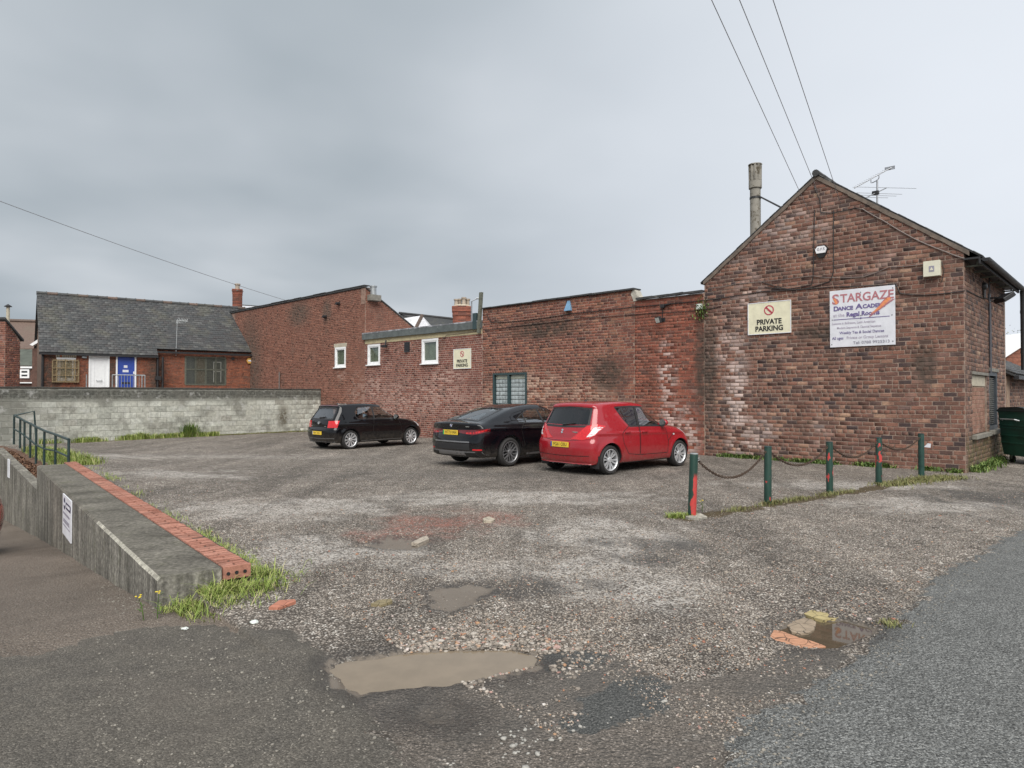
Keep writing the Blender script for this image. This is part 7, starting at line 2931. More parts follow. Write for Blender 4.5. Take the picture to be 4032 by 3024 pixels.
# ------------------------------------------------------------------ broken slabs and litter
def slab_piece(name, label, pts, mat, z=-.014, t=.03, cat='stone slab', org=(2850, 2300), sc=2.765, jit=.004):
    P2 = [g2(org[0] + a / sc, org[1] + b / sc) for a, b in pts]
    cx, cy = sum(p[0] for p in P2) / len(P2), sum(p[1] for p in P2) / len(P2)
    rs_ = random.Random(len(label))
    mb = MB()
    n_ = len(P2)
    top = [(p[0] - cx, p[1] - cy, rs_.uniform(-jit, jit)) for p in P2]
    bot = [(p[0] - cx, p[1] - cy, -t) for p in P2]
    mb.add(top + bot + [(0, 0, .003)], [(i, (i + 1) % n_, 2 * n_) for i in range(n_)] + [(i, i + n_, (i + 1) % n_ + n_, (i + 1) % n_) for i in range(n_)])
    o = mb.build(name, mat, None, loc=(cx, cy, z))
    return tag(o, label, cat)


def sandstone(name, c):
    m, nt, b = mk(name)
    p = wpos(nt)
    n1 = NOISE(nt, p, 14, 6, .65)
    v = N(nt, 'ShaderNodeTexVoronoi', {'feature': 'DISTANCE_TO_EDGE'}, {'Vector': p, 'Scale': 9.0}).outputs[0]
    cc = RAMP(nt, n1, [(.3, tuple(q * .75 for q in c)), (.7, tuple(min(1, q * 1.15) for q in c))])
    cc = MIXC(nt, MAPR(nt, v, .03, .008), cc, tuple(q * .25 for q in c))
    wset(nt, b, Base_Color=cc, Roughness=.6, Normal=BUMP(nt, n1, .3, .01))
    return m


slab_piece('broken_slab', 'orange broken stone slab at the left of the still puddle', [(505, 550), (545, 475), (640, 488), (720, 520), (820, 560), (960, 600), (1115, 650), (1000, 668), (780, 668), (620, 628)], sandstone('orange_stone', (.46, .235, .14)), z=-.016)
slab_piece('broken_slab', 'yellow broken stone slab at the far edge of the still puddle', [(870, 310), (1000, 250), (1060, 268), (1200, 322), (1250, 350), (1210, 372), (1130, 372), (1080, 388), (960, 352)], sandstone('yellow_stone', (.40, .33, .16)), z=-.006)
slab_piece('broken_slab', 'tan broken stone slab between the orange and yellow slabs', [(675, 408), (780, 380), (880, 342), (960, 368), (1005, 400), (985, 470), (930, 512), (830, 522), (740, 505)], sandstone('tan_stone', (.30, .235, .17)), z=-.012)
slab_piece('brick_fragment', 'orange shard of brick lying on the gravel in the left foreground', [(1058, 2404), (1100, 2378), (1160, 2372), (1165, 2382), (1100, 2404)], sandstone('shard_orange', (.42, .17, .11)), z=.028, t=.03, cat='brick piece', org=(0, 0), sc=1, jit=.006)
slab_piece('stone_fragment', 'flat tan stone right of the orange brick shard', [(1460, 2392), (1490, 2374), (1540, 2370), (1545, 2380), (1500, 2394)], sandstone('shard_tan', (.22, .18, .10)), z=.026, t=.03, cat='stone', org=(0, 0), sc=1, jit=.006)
slab_piece('stone_fragment', 'pale broken stone beside the small muddy hollow', [(1620, 2145), (1660, 2125), (1680, 2118), (1690, 2130), (1650, 2150)], sandstone('shard_pale', (.38, .33, .27)), z=.03, t=.04, cat='stone', org=(0, 0), sc=1, jit=.01)
slab_piece('stone_fragment', 'pale flat stone in front of the red dust', [(1900, 2050), (1925, 2044), (1950, 2050), (1935, 2060), (1905, 2060)], sandstone('shard_buff', (.42, .37, .29)), z=.03, t=.04, cat='stone', org=(0, 0), sc=1, jit=.01)
slab_piece('bollard_footing', 'pale cement footing at the base of the nearest bollard', [(2700, 2045), (2710, 2030), (2760, 2030), (2785, 2042), (2750, 2052)], M['concrete_lip'], z=.03, t=.05, cat='footing', org=(0, 0), sc=1)
for (u, v, s, lab) in ((1000, 2455, .03, 'crumpled pale scrap lying on the asphalt edge'), (728, 2455, .022, 'small white stone left of the pale scrap')):
    p = G(u, v)
    mb = MB()
    bm = bmesh.new()
    bmesh.ops.create_icosphere(bm, subdivisions=2, radius=s)
    rs = random.Random(int(u))
    for v_ in bm.verts:
        v_.co = Vector((v_.co.x * rs.uniform(.8, 1.3), v_.co.y * rs.uniform(.8, 1.3), v_.co.z * .45 * rs.uniform(.7, 1.3)))
    mb.bm(bm)
    o = mb.build('litter' if s > .025 else 'stone', M['lens_pale'], None, loc=(p.x, p.y, gz(p.x, p.y) + .008))
    tag(o, lab, 'litter' if s > .025 else 'stone')
x_, z_ = WF.hit(3652, 1755)
mb = MB()
mb.add([(x_ - .07, -.014, z_ - .03), (x_ + .06, -.014, z_ - .04), (x_ + .07, -.014, z_ + .05), (x_ + .01, -.02, z_ + .06), (x_ - .03, -.014, z_ + .01)], [(0, 1, 2, 3, 4)])
mb.add([(x_ - .07, -.0, z_ - .03), (x_ + .06, -.0, z_ - .04), (x_ + .07, -.0, z_ + .05), (x_ + .01, -.0, z_ + .06), (x_ - .03, -.0, z_ + .01)], [(4, 3, 2, 1, 0)])
o = mb.build('paint_splash', M['sign_white'], None)
o.matrix_world = WF.m
tag(o, 'white splash of paint on bricks right of the farthest bollard', 'paint mark')
# ------------------------------------------------------------------ cars
def catmull(pts, n=8, closed=True):
    pts = np.asarray(pts, float)
    m = len(pts)
    out = []
    rng_ = range(m) if closed else range(m - 1)
    for i in rng_:
        if closed:
            p0, p1, p2, p3 = pts[(i - 1) % m], pts[i], pts[(i + 1) % m], pts[(i + 2) % m]
        else:
            p0, p1, p2, p3 = pts[max(i - 1, 0)], pts[i], pts[i + 1], pts[min(i + 2, m - 1)]
        for k in range(n):
            t = k / n
            # centripetal-ish: plain uniform with reduced tension
            a = 0.42
            m1, m2 = a * (p2 - p0), a * (p3 - p1)
            out.append((2 * t ** 3 - 3 * t ** 2 + 1) * p1 + (t ** 3 - 2 * t ** 2 + t) * m1 + (-2 * t ** 3 + 3 * t ** 2) * p2 + (t ** 3 - t ** 2) * m2)
    if not closed:
        out.append(pts[-1])
    return np.array(out)


def curve1(pts, n=300):
    c = catmull(pts, 12, False)
    o = np.argsort(c[:, 0])
    return c[o, 0], c[o, 1]


def surface_nets(f, xs, ys, zs):
    X, Y, Z = np.meshgrid(xs, ys, zs, indexing='ij')
    V = f(X, Y, Z)
    ins = V < 0
    nx, ny, nz = V.shape
    cnt = np.zeros((nx - 1, ny - 1, nz - 1), np.int8)
    for a in (0, 1):
        for b in (0, 1):
            for c in (0, 1):
                cnt += ins[a:nx - 1 + a, b:ny - 1 + b, c:nz - 1 + c]
    act = np.argwhere((cnt > 0) & (cnt < 8))
    idx = np.full(cnt.shape, -1, np.int64)
    idx[act[:, 0], act[:, 1], act[:, 2]] = np.arange(len(act))
    acc = np.zeros((len(act), 3))
    num = np.zeros(len(act))
    corners = [(a, b, c) for a in (0, 1) for b in (0, 1) for c in (0, 1)]
    h = np.array([xs[1] - xs[0], ys[1] - ys[0], zs[1] - zs[0]])
    for i, ca in enumerate(corners):
        for cb in corners[i + 1:]:
            if sum(abs(p - q) for p, q in zip(ca, cb)) != 1:
                continue
            va = V[act[:, 0] + ca[0], act[:, 1] + ca[1], act[:, 2] + ca[2]]
            vb = V[act[:, 0] + cb[0], act[:, 1] + cb[1], act[:, 2] + cb[2]]
            m = (va < 0) != (vb < 0)
            t = np.where(m, va / np.where(m, va - vb, 1), 0)[:, None]
            p = np.array(ca) + t * (np.array(cb) - np.array(ca))
            acc += np.where(m[:, None], p, 0)
            num += m
    P = (act + acc / num[:, None]) * h + np.array([xs[0], ys[0], zs[0]])
    quads = []
    for ax in range(3):
        sl0 = [slice(None)] * 3
        sl1 = [slice(None)] * 3
        sl0[ax] = slice(0, -1)
        sl1[ax] = slice(1, None)
        a, b = ins[tuple(sl0)], ins[tuple(sl1)]
        e = np.argwhere(a != b)
        o1, o2 = (ax + 1) % 3, (ax + 2) % 3
        ok = (e[:, o1] > 0) & (e[:, o2] > 0) & (e[:, o1] < V.shape[o1] - 1) & (e[:, o2] < V.shape[o2] - 1)
        e = e[ok]
        d1, d2 = np.eye(3, dtype=int)[o1], np.eye(3, dtype=int)[o2]
        q = np.stack([idx[tuple((e - d1 - d2).T)], idx[tuple((e - d2).T)], idx[tuple(e.T)], idx[tuple((e - d1).T)]], 1)
        flip = ~a[tuple(e.T)]
        q[flip] = q[flip][:, ::-1]
        quads.append(q)
    return P, np.concatenate(quads)


class Car:
    def __init__(s, sp):
        s.sp = sp
        s.L, s.w = sp['L'], sp['w']
        s.sil = catmull(sp['sil'], 6)
        s.tx = np.arange(-.5, s.L + .5, .01)
        s.tz = np.arange(-.1, 1.85, .01)
        A, B = np.meshgrid(s.tx, s.tz, indexing='ij')
        s.tab = poly_sd(A, B, s.sil)
        s.plan = curve1(sp['plan'])
        s.prof = curve1(sp['prof'])

    def look(s, x, z):
        fx = np.clip((x - s.tx[0]) / .01, 0, len(s.tx) - 1.001)
        fz = np.clip((z - s.tz[0]) / .01, 0, len(s.tz) - 1.001)
        i, j = fx.astype(int), fz.astype(int)
        a, b = fx - i, fz - j
        t = s.tab
        return (t[i, j] * (1 - a) + t[i + 1, j] * a) * (1 - b) + (t[i, j + 1] * (1 - a) + t[i + 1, j + 1] * a) * b

    def out(s, x, y, z):
        sp = s.sp
        y = np.abs(y)
        yn = np.minimum(y / s.w, 1.25)
        xp = np.where(x < s.L / 2, x - sp['bow_r'] * yn ** sp.get('nr', 3.0), x + sp['bow_f'] * yn ** 2.4)
        zp = z + sp['crown'] * yn ** 2 * sstep(z, .65, 1.05)
        si = s.look(xp, zp)
        W = s.w * np.interp(x, *s.plan) * np.interp(z, *s.prof)
        for xa in sp['axles']:
            d = np.hypot(x - xa, z - sp['R'])
            W = W + .016 * np.exp(-((d - sp['arch']) / .07) ** 2) * sstep(z, .85, .6)
        # shoulder crease
        W = W + sp.get('crease', .012) * np.exp(-((z - np.interp(x, *sp['crease_z'])) / .035) ** 2)
        si2 = (y - W) * .96
        k = .09
        hh = np.maximum(k - np.abs(si2 - si), 0) / k
        return np.maximum(si2, si) + hh * hh * k * .25

    def full(s, x, y, z):
        sp = s.sp
        d0 = s.out(x, y, z)
        d = d0
        ya = np.abs(y)
        for xa in sp['axles']:
            c = np.maximum(np.hypot(x - xa, z - sp['R']) - sp['arch'], s.w - .34 - ya)
            d = np.maximum(d, -c)
        cav = np.maximum(np.maximum(d0 + .05, .62 - z), np.maximum(sp['cab'][0] - x, x - sp['cab'][1]))
        d = np.maximum(d, -cav)
        for poly in s.side_polys:
            c = np.maximum(poly_sd_xz(x, z, poly), .25 - ya)
            d = np.maximum(d, -c)
        for ax, poly, lim in s.end_polys:
            if ax == 'r':
                c = np.maximum(poly_sd_xz(ya, z, poly), x - lim)
            elif ax == 'f':
                c = np.maximum(poly_sd_xz(ya, z, poly), lim - x)
            else:
                c = np.maximum(poly_sd_xz(x, ya, poly), lim - z)
            d = np.maximum(d, -c)
        return d

    def grad(s, f, P, e=.004):
        g = np.zeros_like(P)
        for k in range(3):
            a, b = P.copy(), P.copy()
            a[:, k] += e
            b[:, k] -= e
            g[:, k] = (f(*a.T) - f(*b.T)) / (2 * e)
        return g

    def cast(s, P, d, off=0.0):
        """first hit of rays from P along d with the outer skin; returns points and normals"""
        P = np.asarray(P, float)
        d = np.asarray(d, float)
        d = d / np.linalg.norm(d)
        ts = np.arange(0, 2.2, .012)
        lo = np.full(len(P), np.nan)
        prev = s.out(*P.T)
        for a, b in zip(ts[:-1], ts[1:]):
            cur = s.out(*(P + d * b).T)
            hit = np.isnan(lo) & (prev > 0) & (cur <= 0)
            lo = np.where(hit, a, lo)
            prev = cur
        lo = np.where(np.isnan(lo), np.nanmedian(lo), lo)
        hi = lo + .012
        for _ in range(18):
            m = (lo + hi) / 2
            v = s.out(*(P + d * m[:, None]).T)
            lo, hi = np.where(v > 0, m, lo), np.where(v > 0, hi, m)
        Q = P + d * lo[:, None]
        g = s.grad(s.out, Q)
        n = g / np.linalg.norm(g, axis=1)[:, None]
        return Q + n * off, n


_PS = {}


def poly_sd_xz(a, b, poly):
    """polygon distance, evaluated once on the unique 2-D plane when given a 3-D grid"""
    if a.ndim == 3:
        sa = np.array(a.strides) if False else None
        # collapse the axis along which both inputs are constant
        for ax in range(3):
            t0 = tuple(slice(0, 1) if k == ax else slice(None) for k in range(3))
            t1 = tuple(slice(-1, None) if k == ax else slice(None) for k in range(3))
            if np.array_equal(a[t0], a[t1]) and np.array_equal(b[t0], b[t1]):
                return np.broadcast_to(poly_sd(a[t0], b[t0], poly), a.shape)
    return poly_sd(a, b, poly)


def resample(c, n):
    c = np.asarray(c, float)
    d = np.concatenate([[0], np.cumsum(np.linalg.norm(np.diff(c, axis=0), axis=1))])
    t = np.linspace(0, d[-1], n)
    return np.stack([np.interp(t, d, c[:, k]) for k in range(c.shape[1])], 1)


def patch(car, bot, top, dirv, nu, nv, off, skirt=0.0):
    B, T = resample(bot, nu), resample(top, nu)
    P = np.concatenate([B + (T - B) * k / (nv - 1) for k in range(nv)])
    Q, n = car.cast(P, dirv, off)
    F = [(k * nu + i, k * nu + i + 1, (k + 1) * nu + i + 1, (k + 1) * nu + i) for k in range(nv - 1) for i in range(nu - 1)]
    V = [tuple(q) for q in Q]
    if skirt:
        ringi = list(range(nu)) + [k * nu + nu - 1 for k in range(1, nv)] + [(nv - 1) * nu + i for i in range(nu - 2, -1, -1)] + [k * nu for k in range(nv - 2, 0, -1)]
        b0 = len(V)
        V += [tuple(Q[i] - n[i] * skirt) for i in ringi]
        m = len(ringi)
        F += [(ringi[i], ringi[(i + 1) % m], b0 + (i + 1) % m, b0 + i) for i in range(m)]
    return V, F


def strip(car, path, dirv, w, off=.003, step=.03, closed=False):
    c = np.asarray(path, float)
    if closed:
        c = np.concatenate([c, c[:1]])
    L = np.linalg.norm(np.diff(c, axis=0), axis=1).sum()
    P = resample(c, max(2, int(L / step)))
    Q, n = car.cast(P, dirv, off)
    t = np.gradient(Q, axis=0)
    if closed:
        t[0] = t[-1] = Q[1] - Q[-2]
    t /= np.linalg.norm(t, axis=1)[:, None] + 1e-9
    s_ = np.cross(t, n)
    A, B = Q + s_ * w / 2, Q - s_ * w / 2
    V = [tuple(p) for p in A] + [tuple(p) for p in B]
    m = len(Q)
    return V, [(i, i + 1, m + i + 1, m + i) for i in range(m - 1)]


def make_wheel(parent, pos, R, width, side, style, rimR):
    w = link('wheel', None, parent, pos)
    o_ = side
    hw = width / 2
    mb = MB()
    mb.lathe([(rimR - .005, o_ * (hw - .005)), (rimR + .012, o_ * (hw + .004)), (rimR + .05, o_ * (hw + .006)), (R - .03, o_ * (hw - .004)), (R - .008, o_ * (hw - .022)), (R, o_ * (hw - .05)), (R, -o_ * (hw - .05)), (R - .01, -o_ * (hw - .015)), (rimR, -o_ * hw)], 44, 'y', cap=False)
    mb.build('tyre', M['rubber'], w, smooth=True)
    rm = M['rim_dark'] if style == 'y5' else M['rim_silver']
    mb = MB()
    mb.lathe([(rimR + .004, o_ * (hw - .002)), (rimR - .006, o_ * (hw + .002)), (rimR - .016, o_ * (hw - .012)), (rimR - .02, o_ * (hw - .03)), (rimR - .03, -o_ * (hw - .02))], 40, 'y', cap=False)
    yo = o_ * (hw - .022)

    def spoke(a, w0, w1, r0, r1, bend=0.0, lift=.0):
        c, s_ = math.cos(a), math.sin(a)
        a1 = a + bend
        c1, s1 = math.cos(a1), math.sin(a1)
        pts = []
        for (r_, ww, cc, ss, yy_) in ((r0, w0, c, s_, yo - o_ * .012), (r1, w1, c1, s1, yo + o_ * .004)):
            tx, tz_ = -ss, cc
            for sg_ in (-1, 1):
                for dy in (0, -o_ * .03):
                    pts.append((r_ * cc + sg_ * ww / 2 * tx, yy_ + dy, r_ * ss + sg_ * ww / 2 * tz_))
        mb.add(pts, [(0, 2, 6, 4), (1, 5, 7, 3), (0, 4, 5, 1), (2, 3, 7, 6)])
    if style == 's12':
        for k in range(12):
            spoke(2 * math.pi * k / 12 + (.06 if k % 2 else -.06), .022, .036, .045, rimR - .012)
    elif style == 's10':
        for k in range(10):
            spoke(2 * math.pi * k / 10, .024, .058, .045, rimR - .012)
    else:
        for k in range(5):
            a = 2 * math.pi * k / 5 + math.pi / 2
            spoke(a, .05, .035, .04, rimR * .55)
            spoke(a + .02, .024, .018, rimR * .45, rimR - .012, .20)
            spoke(a - .02, .024, .018, rimR * .45, rimR - .012, -.20)
            spoke(a + math.pi / 5, .016, .014, .05, rimR - .012)
    mb.lathe([(.06, yo - o_ * .03), (.06, yo - o_ * .004), (.045, yo + o_ * .004), (0, yo + o_ * .006)], 18, 'y')
    mb.build('rim', rm, w)
    mb = MB()
    mb.lathe([(rimR - .03, -o_ * (hw - .07)), (.0, -o_ * (hw - .075))], 28, 'y', cap=False)
    mb.lathe([(rimR * .62, -o_ * .02), (rimR * .62, o_ * .0), (.05, o_ * .0)], 24, 'y', cap=False)
    mb.build('brake_disc', M['rim_inner'], w, smooth=True)
    return w


def make_car(name, label, sp, loc, heading, paint_m, group=None, h=.02):
    car = Car(sp)
    L, w = car.L, car.w
    car.side_polys = [np.array(p) for p in sp['side_open']]
    car.end_polys = [(a, np.array(p), l) for a, p, l in sp['end_open']]
    xs = np.arange(-.06, L + .08, h)
    ny = int((w + .08) / h)
    ys = (np.arange(-ny, ny) + .5) * h
    zs = np.arange(.06, sp['H'] + .06, h)
    P, Q = surface_nets(car.full, xs, ys, zs)
    for it in range(3):
        d = car.full(*P.T)
        g = car.grad(car.full, P)
        st = -(d / np.maximum((g ** 2).sum(1), .25))[:, None] * g
        ln_ = np.linalg.norm(st, axis=1)[:, None]
        P = P + st * np.minimum(1, .5 * h / np.maximum(ln_, 1e-9))
    do = car.out(*P.T)
    g = car.grad(car.out, P)
    gn = g / np.maximum(np.linalg.norm(g, axis=1), 1e-9)[:, None]
    # mesh normals for the inner faces
    fn = np.cross(P[Q[:, 2]] - P[Q[:, 0]], P[Q[:, 3]] - P[Q[:, 1]])
    vn = np.zeros_like(P)
    for k in range(4):
        np.add.at(vn, Q[:, k], fn)
    vn /= np.maximum(np.linalg.norm(vn, axis=1), 1e-12)[:, None]
    if (vn * gn)[np.abs(do) < .003].sum() < 0:
        Q = Q[:, ::-1]
        vn = -vn
    vn = np.where((np.abs(do) < .006)[:, None], gn, vn)
    C = P[Q].mean(1)
    dc = car.out(*C.T)
    cl = np.zeros(len(Q), int)                       # 0 body
    outer = dc > -.02
    x, y, z = C[:, 0], C[:, 1], C[:, 2]
    rearz = sp['bumper_z']
    cl[outer & (x < .45) & (z < rearz)] = 1          # rear bumper
    cl[outer & (x > L - .55) & (z < sp['fbumper_z'])] = 2
    cl[outer & (z < sp['sill_z']) & (cl == 0)] = 3   # sill
    for k, dpoly in enumerate(sp['doors']):
        m = outer & (poly_sd(x, z, np.array(dpoly)) < 0) & (np.abs(y) > .45)
        cl[m & (y < 0)] = 4 + 2 * k
        cl[m & (y > 0)] = 5 + 2 * k
    nd_ = 4 + 2 * len(sp['doors'])
    cl[outer & (cl == 0) & (z > rearz) & (x < sp['gate_x']) & (np.abs(y) < sp['gate_w'] - sp.get('gate_t', .12) * (z - rearz))] = nd_
    cl[outer & (cl == 0) & (x > sp['bonnet_x']) & (np.abs(y) < w * .80) & (z > sp['fbumper_z'])] = nd_ + 1
    cl[outer & (cl == 0) & (z > sp['H'] - .14)] = nd_ + 2
    cl[~outer] = nd_ + 3
    cl[outer & (z < .225)] = nd_ + 3
    names = ['body_shell', 'rear_bumper', 'front_bumper', 'sill'] + ['door'] * (2 * len(sp['doors'])) + ['tailgate', 'bonnet', 'roof_panel', 'underbody']
    t = thing(name, label, 'car', loc, heading, group)
    for c in range(nd_ + 4):
        q = Q[cl == c]
        if not len(q):
            continue
        used, inv = np.unique(q, return_inverse=True)
        o = np_mesh(names[c], P[used], inv.reshape(q.shape), M['interior'] if c == nd_ + 3 else paint_m, t, smooth=True)
        o.data.normals_split_custom_set_from_vertices([tuple(v) for v in vn[used]])

    def add(nm, V, F, mat, smooth=True, par=t):
        mb = MB()
        mb.add(V, F)
        return mb.build(nm, mat, par, smooth)
    # glass and trims on both flanks
    for s_ in (-1, 1):
        D = (0, -s_, 0)
        y0 = s_ * (w + .35)
        for (nm, bot, top, mat) in sp['side_glass']:
            b_ = [(a, y0, c) for a, c in bot]
            t_ = [(a, y0, c) for a, c in top]
            V, F = patch(car, b_, t_, D, 12, 6, -.004)
            add(nm, V, F, mat)
        mb = MB()
        for outline, ww in sp['trims']:
            V, F = strip(car, [(a, y0, c) for a, c in outline], D, ww, .002, closed=True)
            mb.add(V, F)
        for a, b, ww in sp['pillars']:
            V, F = strip(car, [(a[0], y0, a[1]), (b[0], y0, b[1])], D, ww, .0015)
            mb.add(V, F)
        mb.build('window_trim', M['dark_plastic'], t, True)
        mb = MB()
        for dpoly in sp['doors']:
            V, F = strip(car, [(a, y0, c) for a, c in dpoly], D, .014, .0012, closed=True)
            mb.add(V, F)
        for path in sp.get('seams', []):
            V, F = strip(car, [(a, y0, c) for a, c in path], D, .013, .0012)
            mb.add(V, F)
        mb.build('panel_gap', M['ink'], t)
        for (hx, hz, hl) in sp['handles']:
            Pq, n = car.cast([(hx, y0, hz)], D, .0)
            mb = MB()
            mb.bbox(hx - hl / 2, hx + hl / 2, Pq[0][1] - .012 if s_ > 0 else Pq[0][1] - .035, Pq[0][1] + .035 if s_ > 0 else Pq[0][1] + .012, hz - .014, hz + .016, .01)
            mb.build('door_handle', paint_m, t, True)
        # mirror
        mx, mz = sp['mirror']
        Pq, n = car.cast([(mx, y0, mz)], D, 0)
        bm = bmesh.new()
        bmesh.ops.create_uvsphere(bm, u_segments=14, v_segments=9, radius=1)
        for v in bm.verts:
            v.co = Vector((mx + v.co.x * .09 + .0, Pq[0][1] + s_ * .115 + v.co.y * .11, mz + .035 + v.co.z * .075 * (1.1 if v.co.z > 0 else .85)))
        bmesh.ops.bisect_plane(bm, geom=list(bm.verts) + list(bm.edges) + list(bm.faces), plane_co=(mx - .045, 0, 0), plane_no=(-1, 0, 0), clear_outer=True)
        bmesh.ops.holes_fill(bm, edges=[e for e in bm.edges if e.is_boundary])
        mb = MB()
        mb.bm(bm)
        mb.tube([(mx, Pq[0][1] - s_ * .03, mz), (mx, Pq[0][1] + s_ * .07, mz + .01)], .028, 8)
        mi = mb.build('wing_mirror', sp.get('mirror_mat', paint_m), t, True)
        mb = MB()
        mb.lathe([(.0, -.001), (.085, 0)], 16, 'x', (mx - .048, Pq[0][1] + s_ * .115, mz + .035))
        mb.build('mirror_glass', M['window_dark'], mi)
        # tail lamps
        for (nm, bot, top, dr, mat) in sp['lamps']:
            b_ = [(a, s_ * b, c) for a, b, c in bot]
            t_ = [(a, s_ * b, c) for a, b, c in top]
            V, F = patch(car, b_, t_, (dr[0], s_ * dr[1], dr[2]), 12, 6, .008, .03)
            add(nm, V, F, mat)
        for xa in sp['axles']:
            make_wheel(t, (xa, s_ * (w - .105 - sp.get('wheel_in', 0)), sp['R']), sp['R'], .2, s_, sp['style'], sp['rimR'])
        # wheel arch edge
        mb = MB()
        for xa in sp['axles']:
            pa = [(xa + (sp['arch'] + .012) * math.cos(q), y0, sp['R'] + (sp['arch'] + .012) * math.sin(q)) for q in np.linspace(R_(-20), R_(200), 30)]
            pa = [p for p in pa if p[2] > .22]
            V, F = strip(car, pa, D, .022, .003)
            mb.add(V, F)
        mb.build('arch_lip', paint_m, t, True)
        for k, (x0, x1, ww, zz, mat) in enumerate(sp.get('side_strips', [])):
            V, F = strip(car, [(x0, y0, zz[0]), (x1, y0, zz[1])], D, ww, .008)
            add('sill_strip', V, F, mat)
        if sp.get('flap'):
            mb = MB()
            xa = sp['axles'][0] - sp['arch'] - .0
            mb.add([(xa - .01, s_ * (w - .24), .14), (xa - .01, s_ * (w - .02), .14), (xa - .02, s_ * (w - .0), .40), (xa - .02, s_ * (w - .24), .40), (xa + .01, s_ * (w - .24), .14), (xa + .01, s_ * (w - .02), .14), (xa + .0, s_ * (w - .0), .40), (xa + .0, s_ * (w - .24), .40)],
                   [(0, 1, 2, 3), (7, 6, 5, 4), (0, 4, 5, 1), (1, 5, 6, 2), (2, 6, 7, 3), (3, 7, 4, 0)])
            mb.build('mud_flap', M['dark_plastic'], t)
    # rear and front screens
    rw = sp['rear_glass']
    V, F = patch(car, rw['bot'], rw['top'], rw['dir'], 16, 8, -.004)
    add('rear_window', V, F, rw['mat'])
    V, F = strip(car, list(rw['bot']) + list(rw['top'])[::-1], rw['dir'], .05, .002, closed=True)
    add('rear_window_trim', V, F, M['dark_plastic'])
    fw_ = sp['front_glass']
    V, F = patch(car, fw_['bot'], fw_['top'], fw_['dir'], 16, 8, -.004)
    add('windscreen', V, F, M['glass'])
    V, F = strip(car, list(fw_['bot']) + list(fw_['top'])[::-1], fw_['dir'], .06, .002, closed=True)
    add('windscreen_trim', V, F, M['dark_plastic'])
    for path, ww, mat, nm in sp['rear_lines']:
        V, F = strip(car, [(-.4, a, c) for a, c in path], (1, 0, 0), ww, .002)
        add(nm, V, F, mat)
    for bot, top, mat, nm, off, sk in sp.get('rear_patches', []):
        V, F = patch(car, [(-.4, a, c) for a, c in bot], [(-.4, a, c) for a, c in top], (1, 0, 0), 12, 5, off, sk)
        add(nm, V, F, mat)
    # number plate
    pz_, ph = sp['plate_z'], .055
    Pq, n = car.cast([(-.4, 0, pz_ - ph), (-.4, 0, pz_ + ph), (-.4, .25, pz_), (-.4, -.25, pz_)], (1, 0, 0))
    px_ = Pq[:, 0].min() - .012
    pl = link('number_plate', None, t, (px_, 0, pz_))
    mb = MB()
    mb.bbox(-.006, .006, -.26, .26, -ph, ph, .003)
    mb.build('plate', M['plate'], pl)
    mb = MB()
    mb.box(-.0075, -.0062, .215, .257, -ph + .004, ph - .004)
    mb.build('band', sp.get('band', M['blue_ink']), pl)
    if sp['plate']:
        text(sp['plate'], .098, M['ink'], pl, (-.0075, -.02, 0), rot=(math.pi / 2, 0, -math.pi / 2), sx=.88)
    else:
        mb = MB()
        for a, b, z0, z1 in ((.15, .18, -.02, .03), (.08, .13, -.025, .02), (.03, .06, -.005, .03), (-.05, -.09, -.02, .03), (-.12, -.14, -.02, .03), (-.17, -.18, -.02, .02)):
            mb.box(-.0075, -.0063, min(a, b), max(a, b), z0, z1)
        mb.build('worn_characters', M['ink_grey'], pl)
    # emblem
    ez = sp['emblem_z']
    Pq, n = car.cast([(-.4, 0, ez)], (1, 0, 0))
    em = link('emblem', None, t, Pq[0])
    tiltv = math.asin(max(-1, min(1, n[0][2])))
    em.rotation_euler = (0, tiltv, 0)
    if sp['emblem'] == 'roundel':
        mb = MB()
        ring_yz(mb, .030, .041, -.012, 0)
        mb.build('ring', M['chrome'], em)
        for q, mt in enumerate((M['sign_white'], M['blue_ink'], M['sign_white'], M['blue_ink'])):
            mb = MB()
            pts = [(0, 0)] + [(.030 * math.cos(q * math.pi / 2 + k * math.pi / 12), .030 * math.sin(q * math.pi / 2 + k * math.pi / 12)) for k in range(7)]
            mb.prism(pts, -.010, -.004, 'x')
            mb.build('quadrant', mt, em)
    elif sp['emblem'] == 'ring':
        mb = MB()
        ring_yz(mb, .042, .05, -.014, 0)
        for a, b in (((-.03, .03), (-.008, -.032)), ((-.008, -.032), (0, -.008)), ((0, -.008), (.008, -.032)), ((.008, -.032), (.03, .03)), ((-.014, .034), (0, .006)), ((0, .006), (.014, .034))):
            mb.tube([(-.01, a[0], a[1]), (-.01, b[0], b[1])], .005, 5)
        mb.build('ring', M['chrome'], em)
        mb = MB()
        mb.lathe([(.042, -.004), (.042, 0)], 18, 'x')
        mb.build('disc', M['galv'], em)
    else:
        mb = MB()
        pts = [(-.036, .022), (0, .05), (.036, .028), (.014, .014), (-.004, .02), (.036, -.022), (0, -.05), (-.036, -.028), (-.014, -.014), (.004, -.02)]
        mb.prism(pts, -.012, 0, 'x')
        mb.build('mark', M['chrome'], em)
    for (by, bz, bl, bh) in sp['badges']:
        Pq, n = car.cast([(-.4, by, bz)], (1, 0, 0))
        mb = MB()
        mb.bbox(Pq[0][0] - .006, Pq[0][0] + .02, by - bl / 2, by + bl / 2, bz - bh / 2, bz + bh / 2, .002)
        mb.build('badge', M['chrome'], t)
    # wiper
    wz = sp.get('wiper')
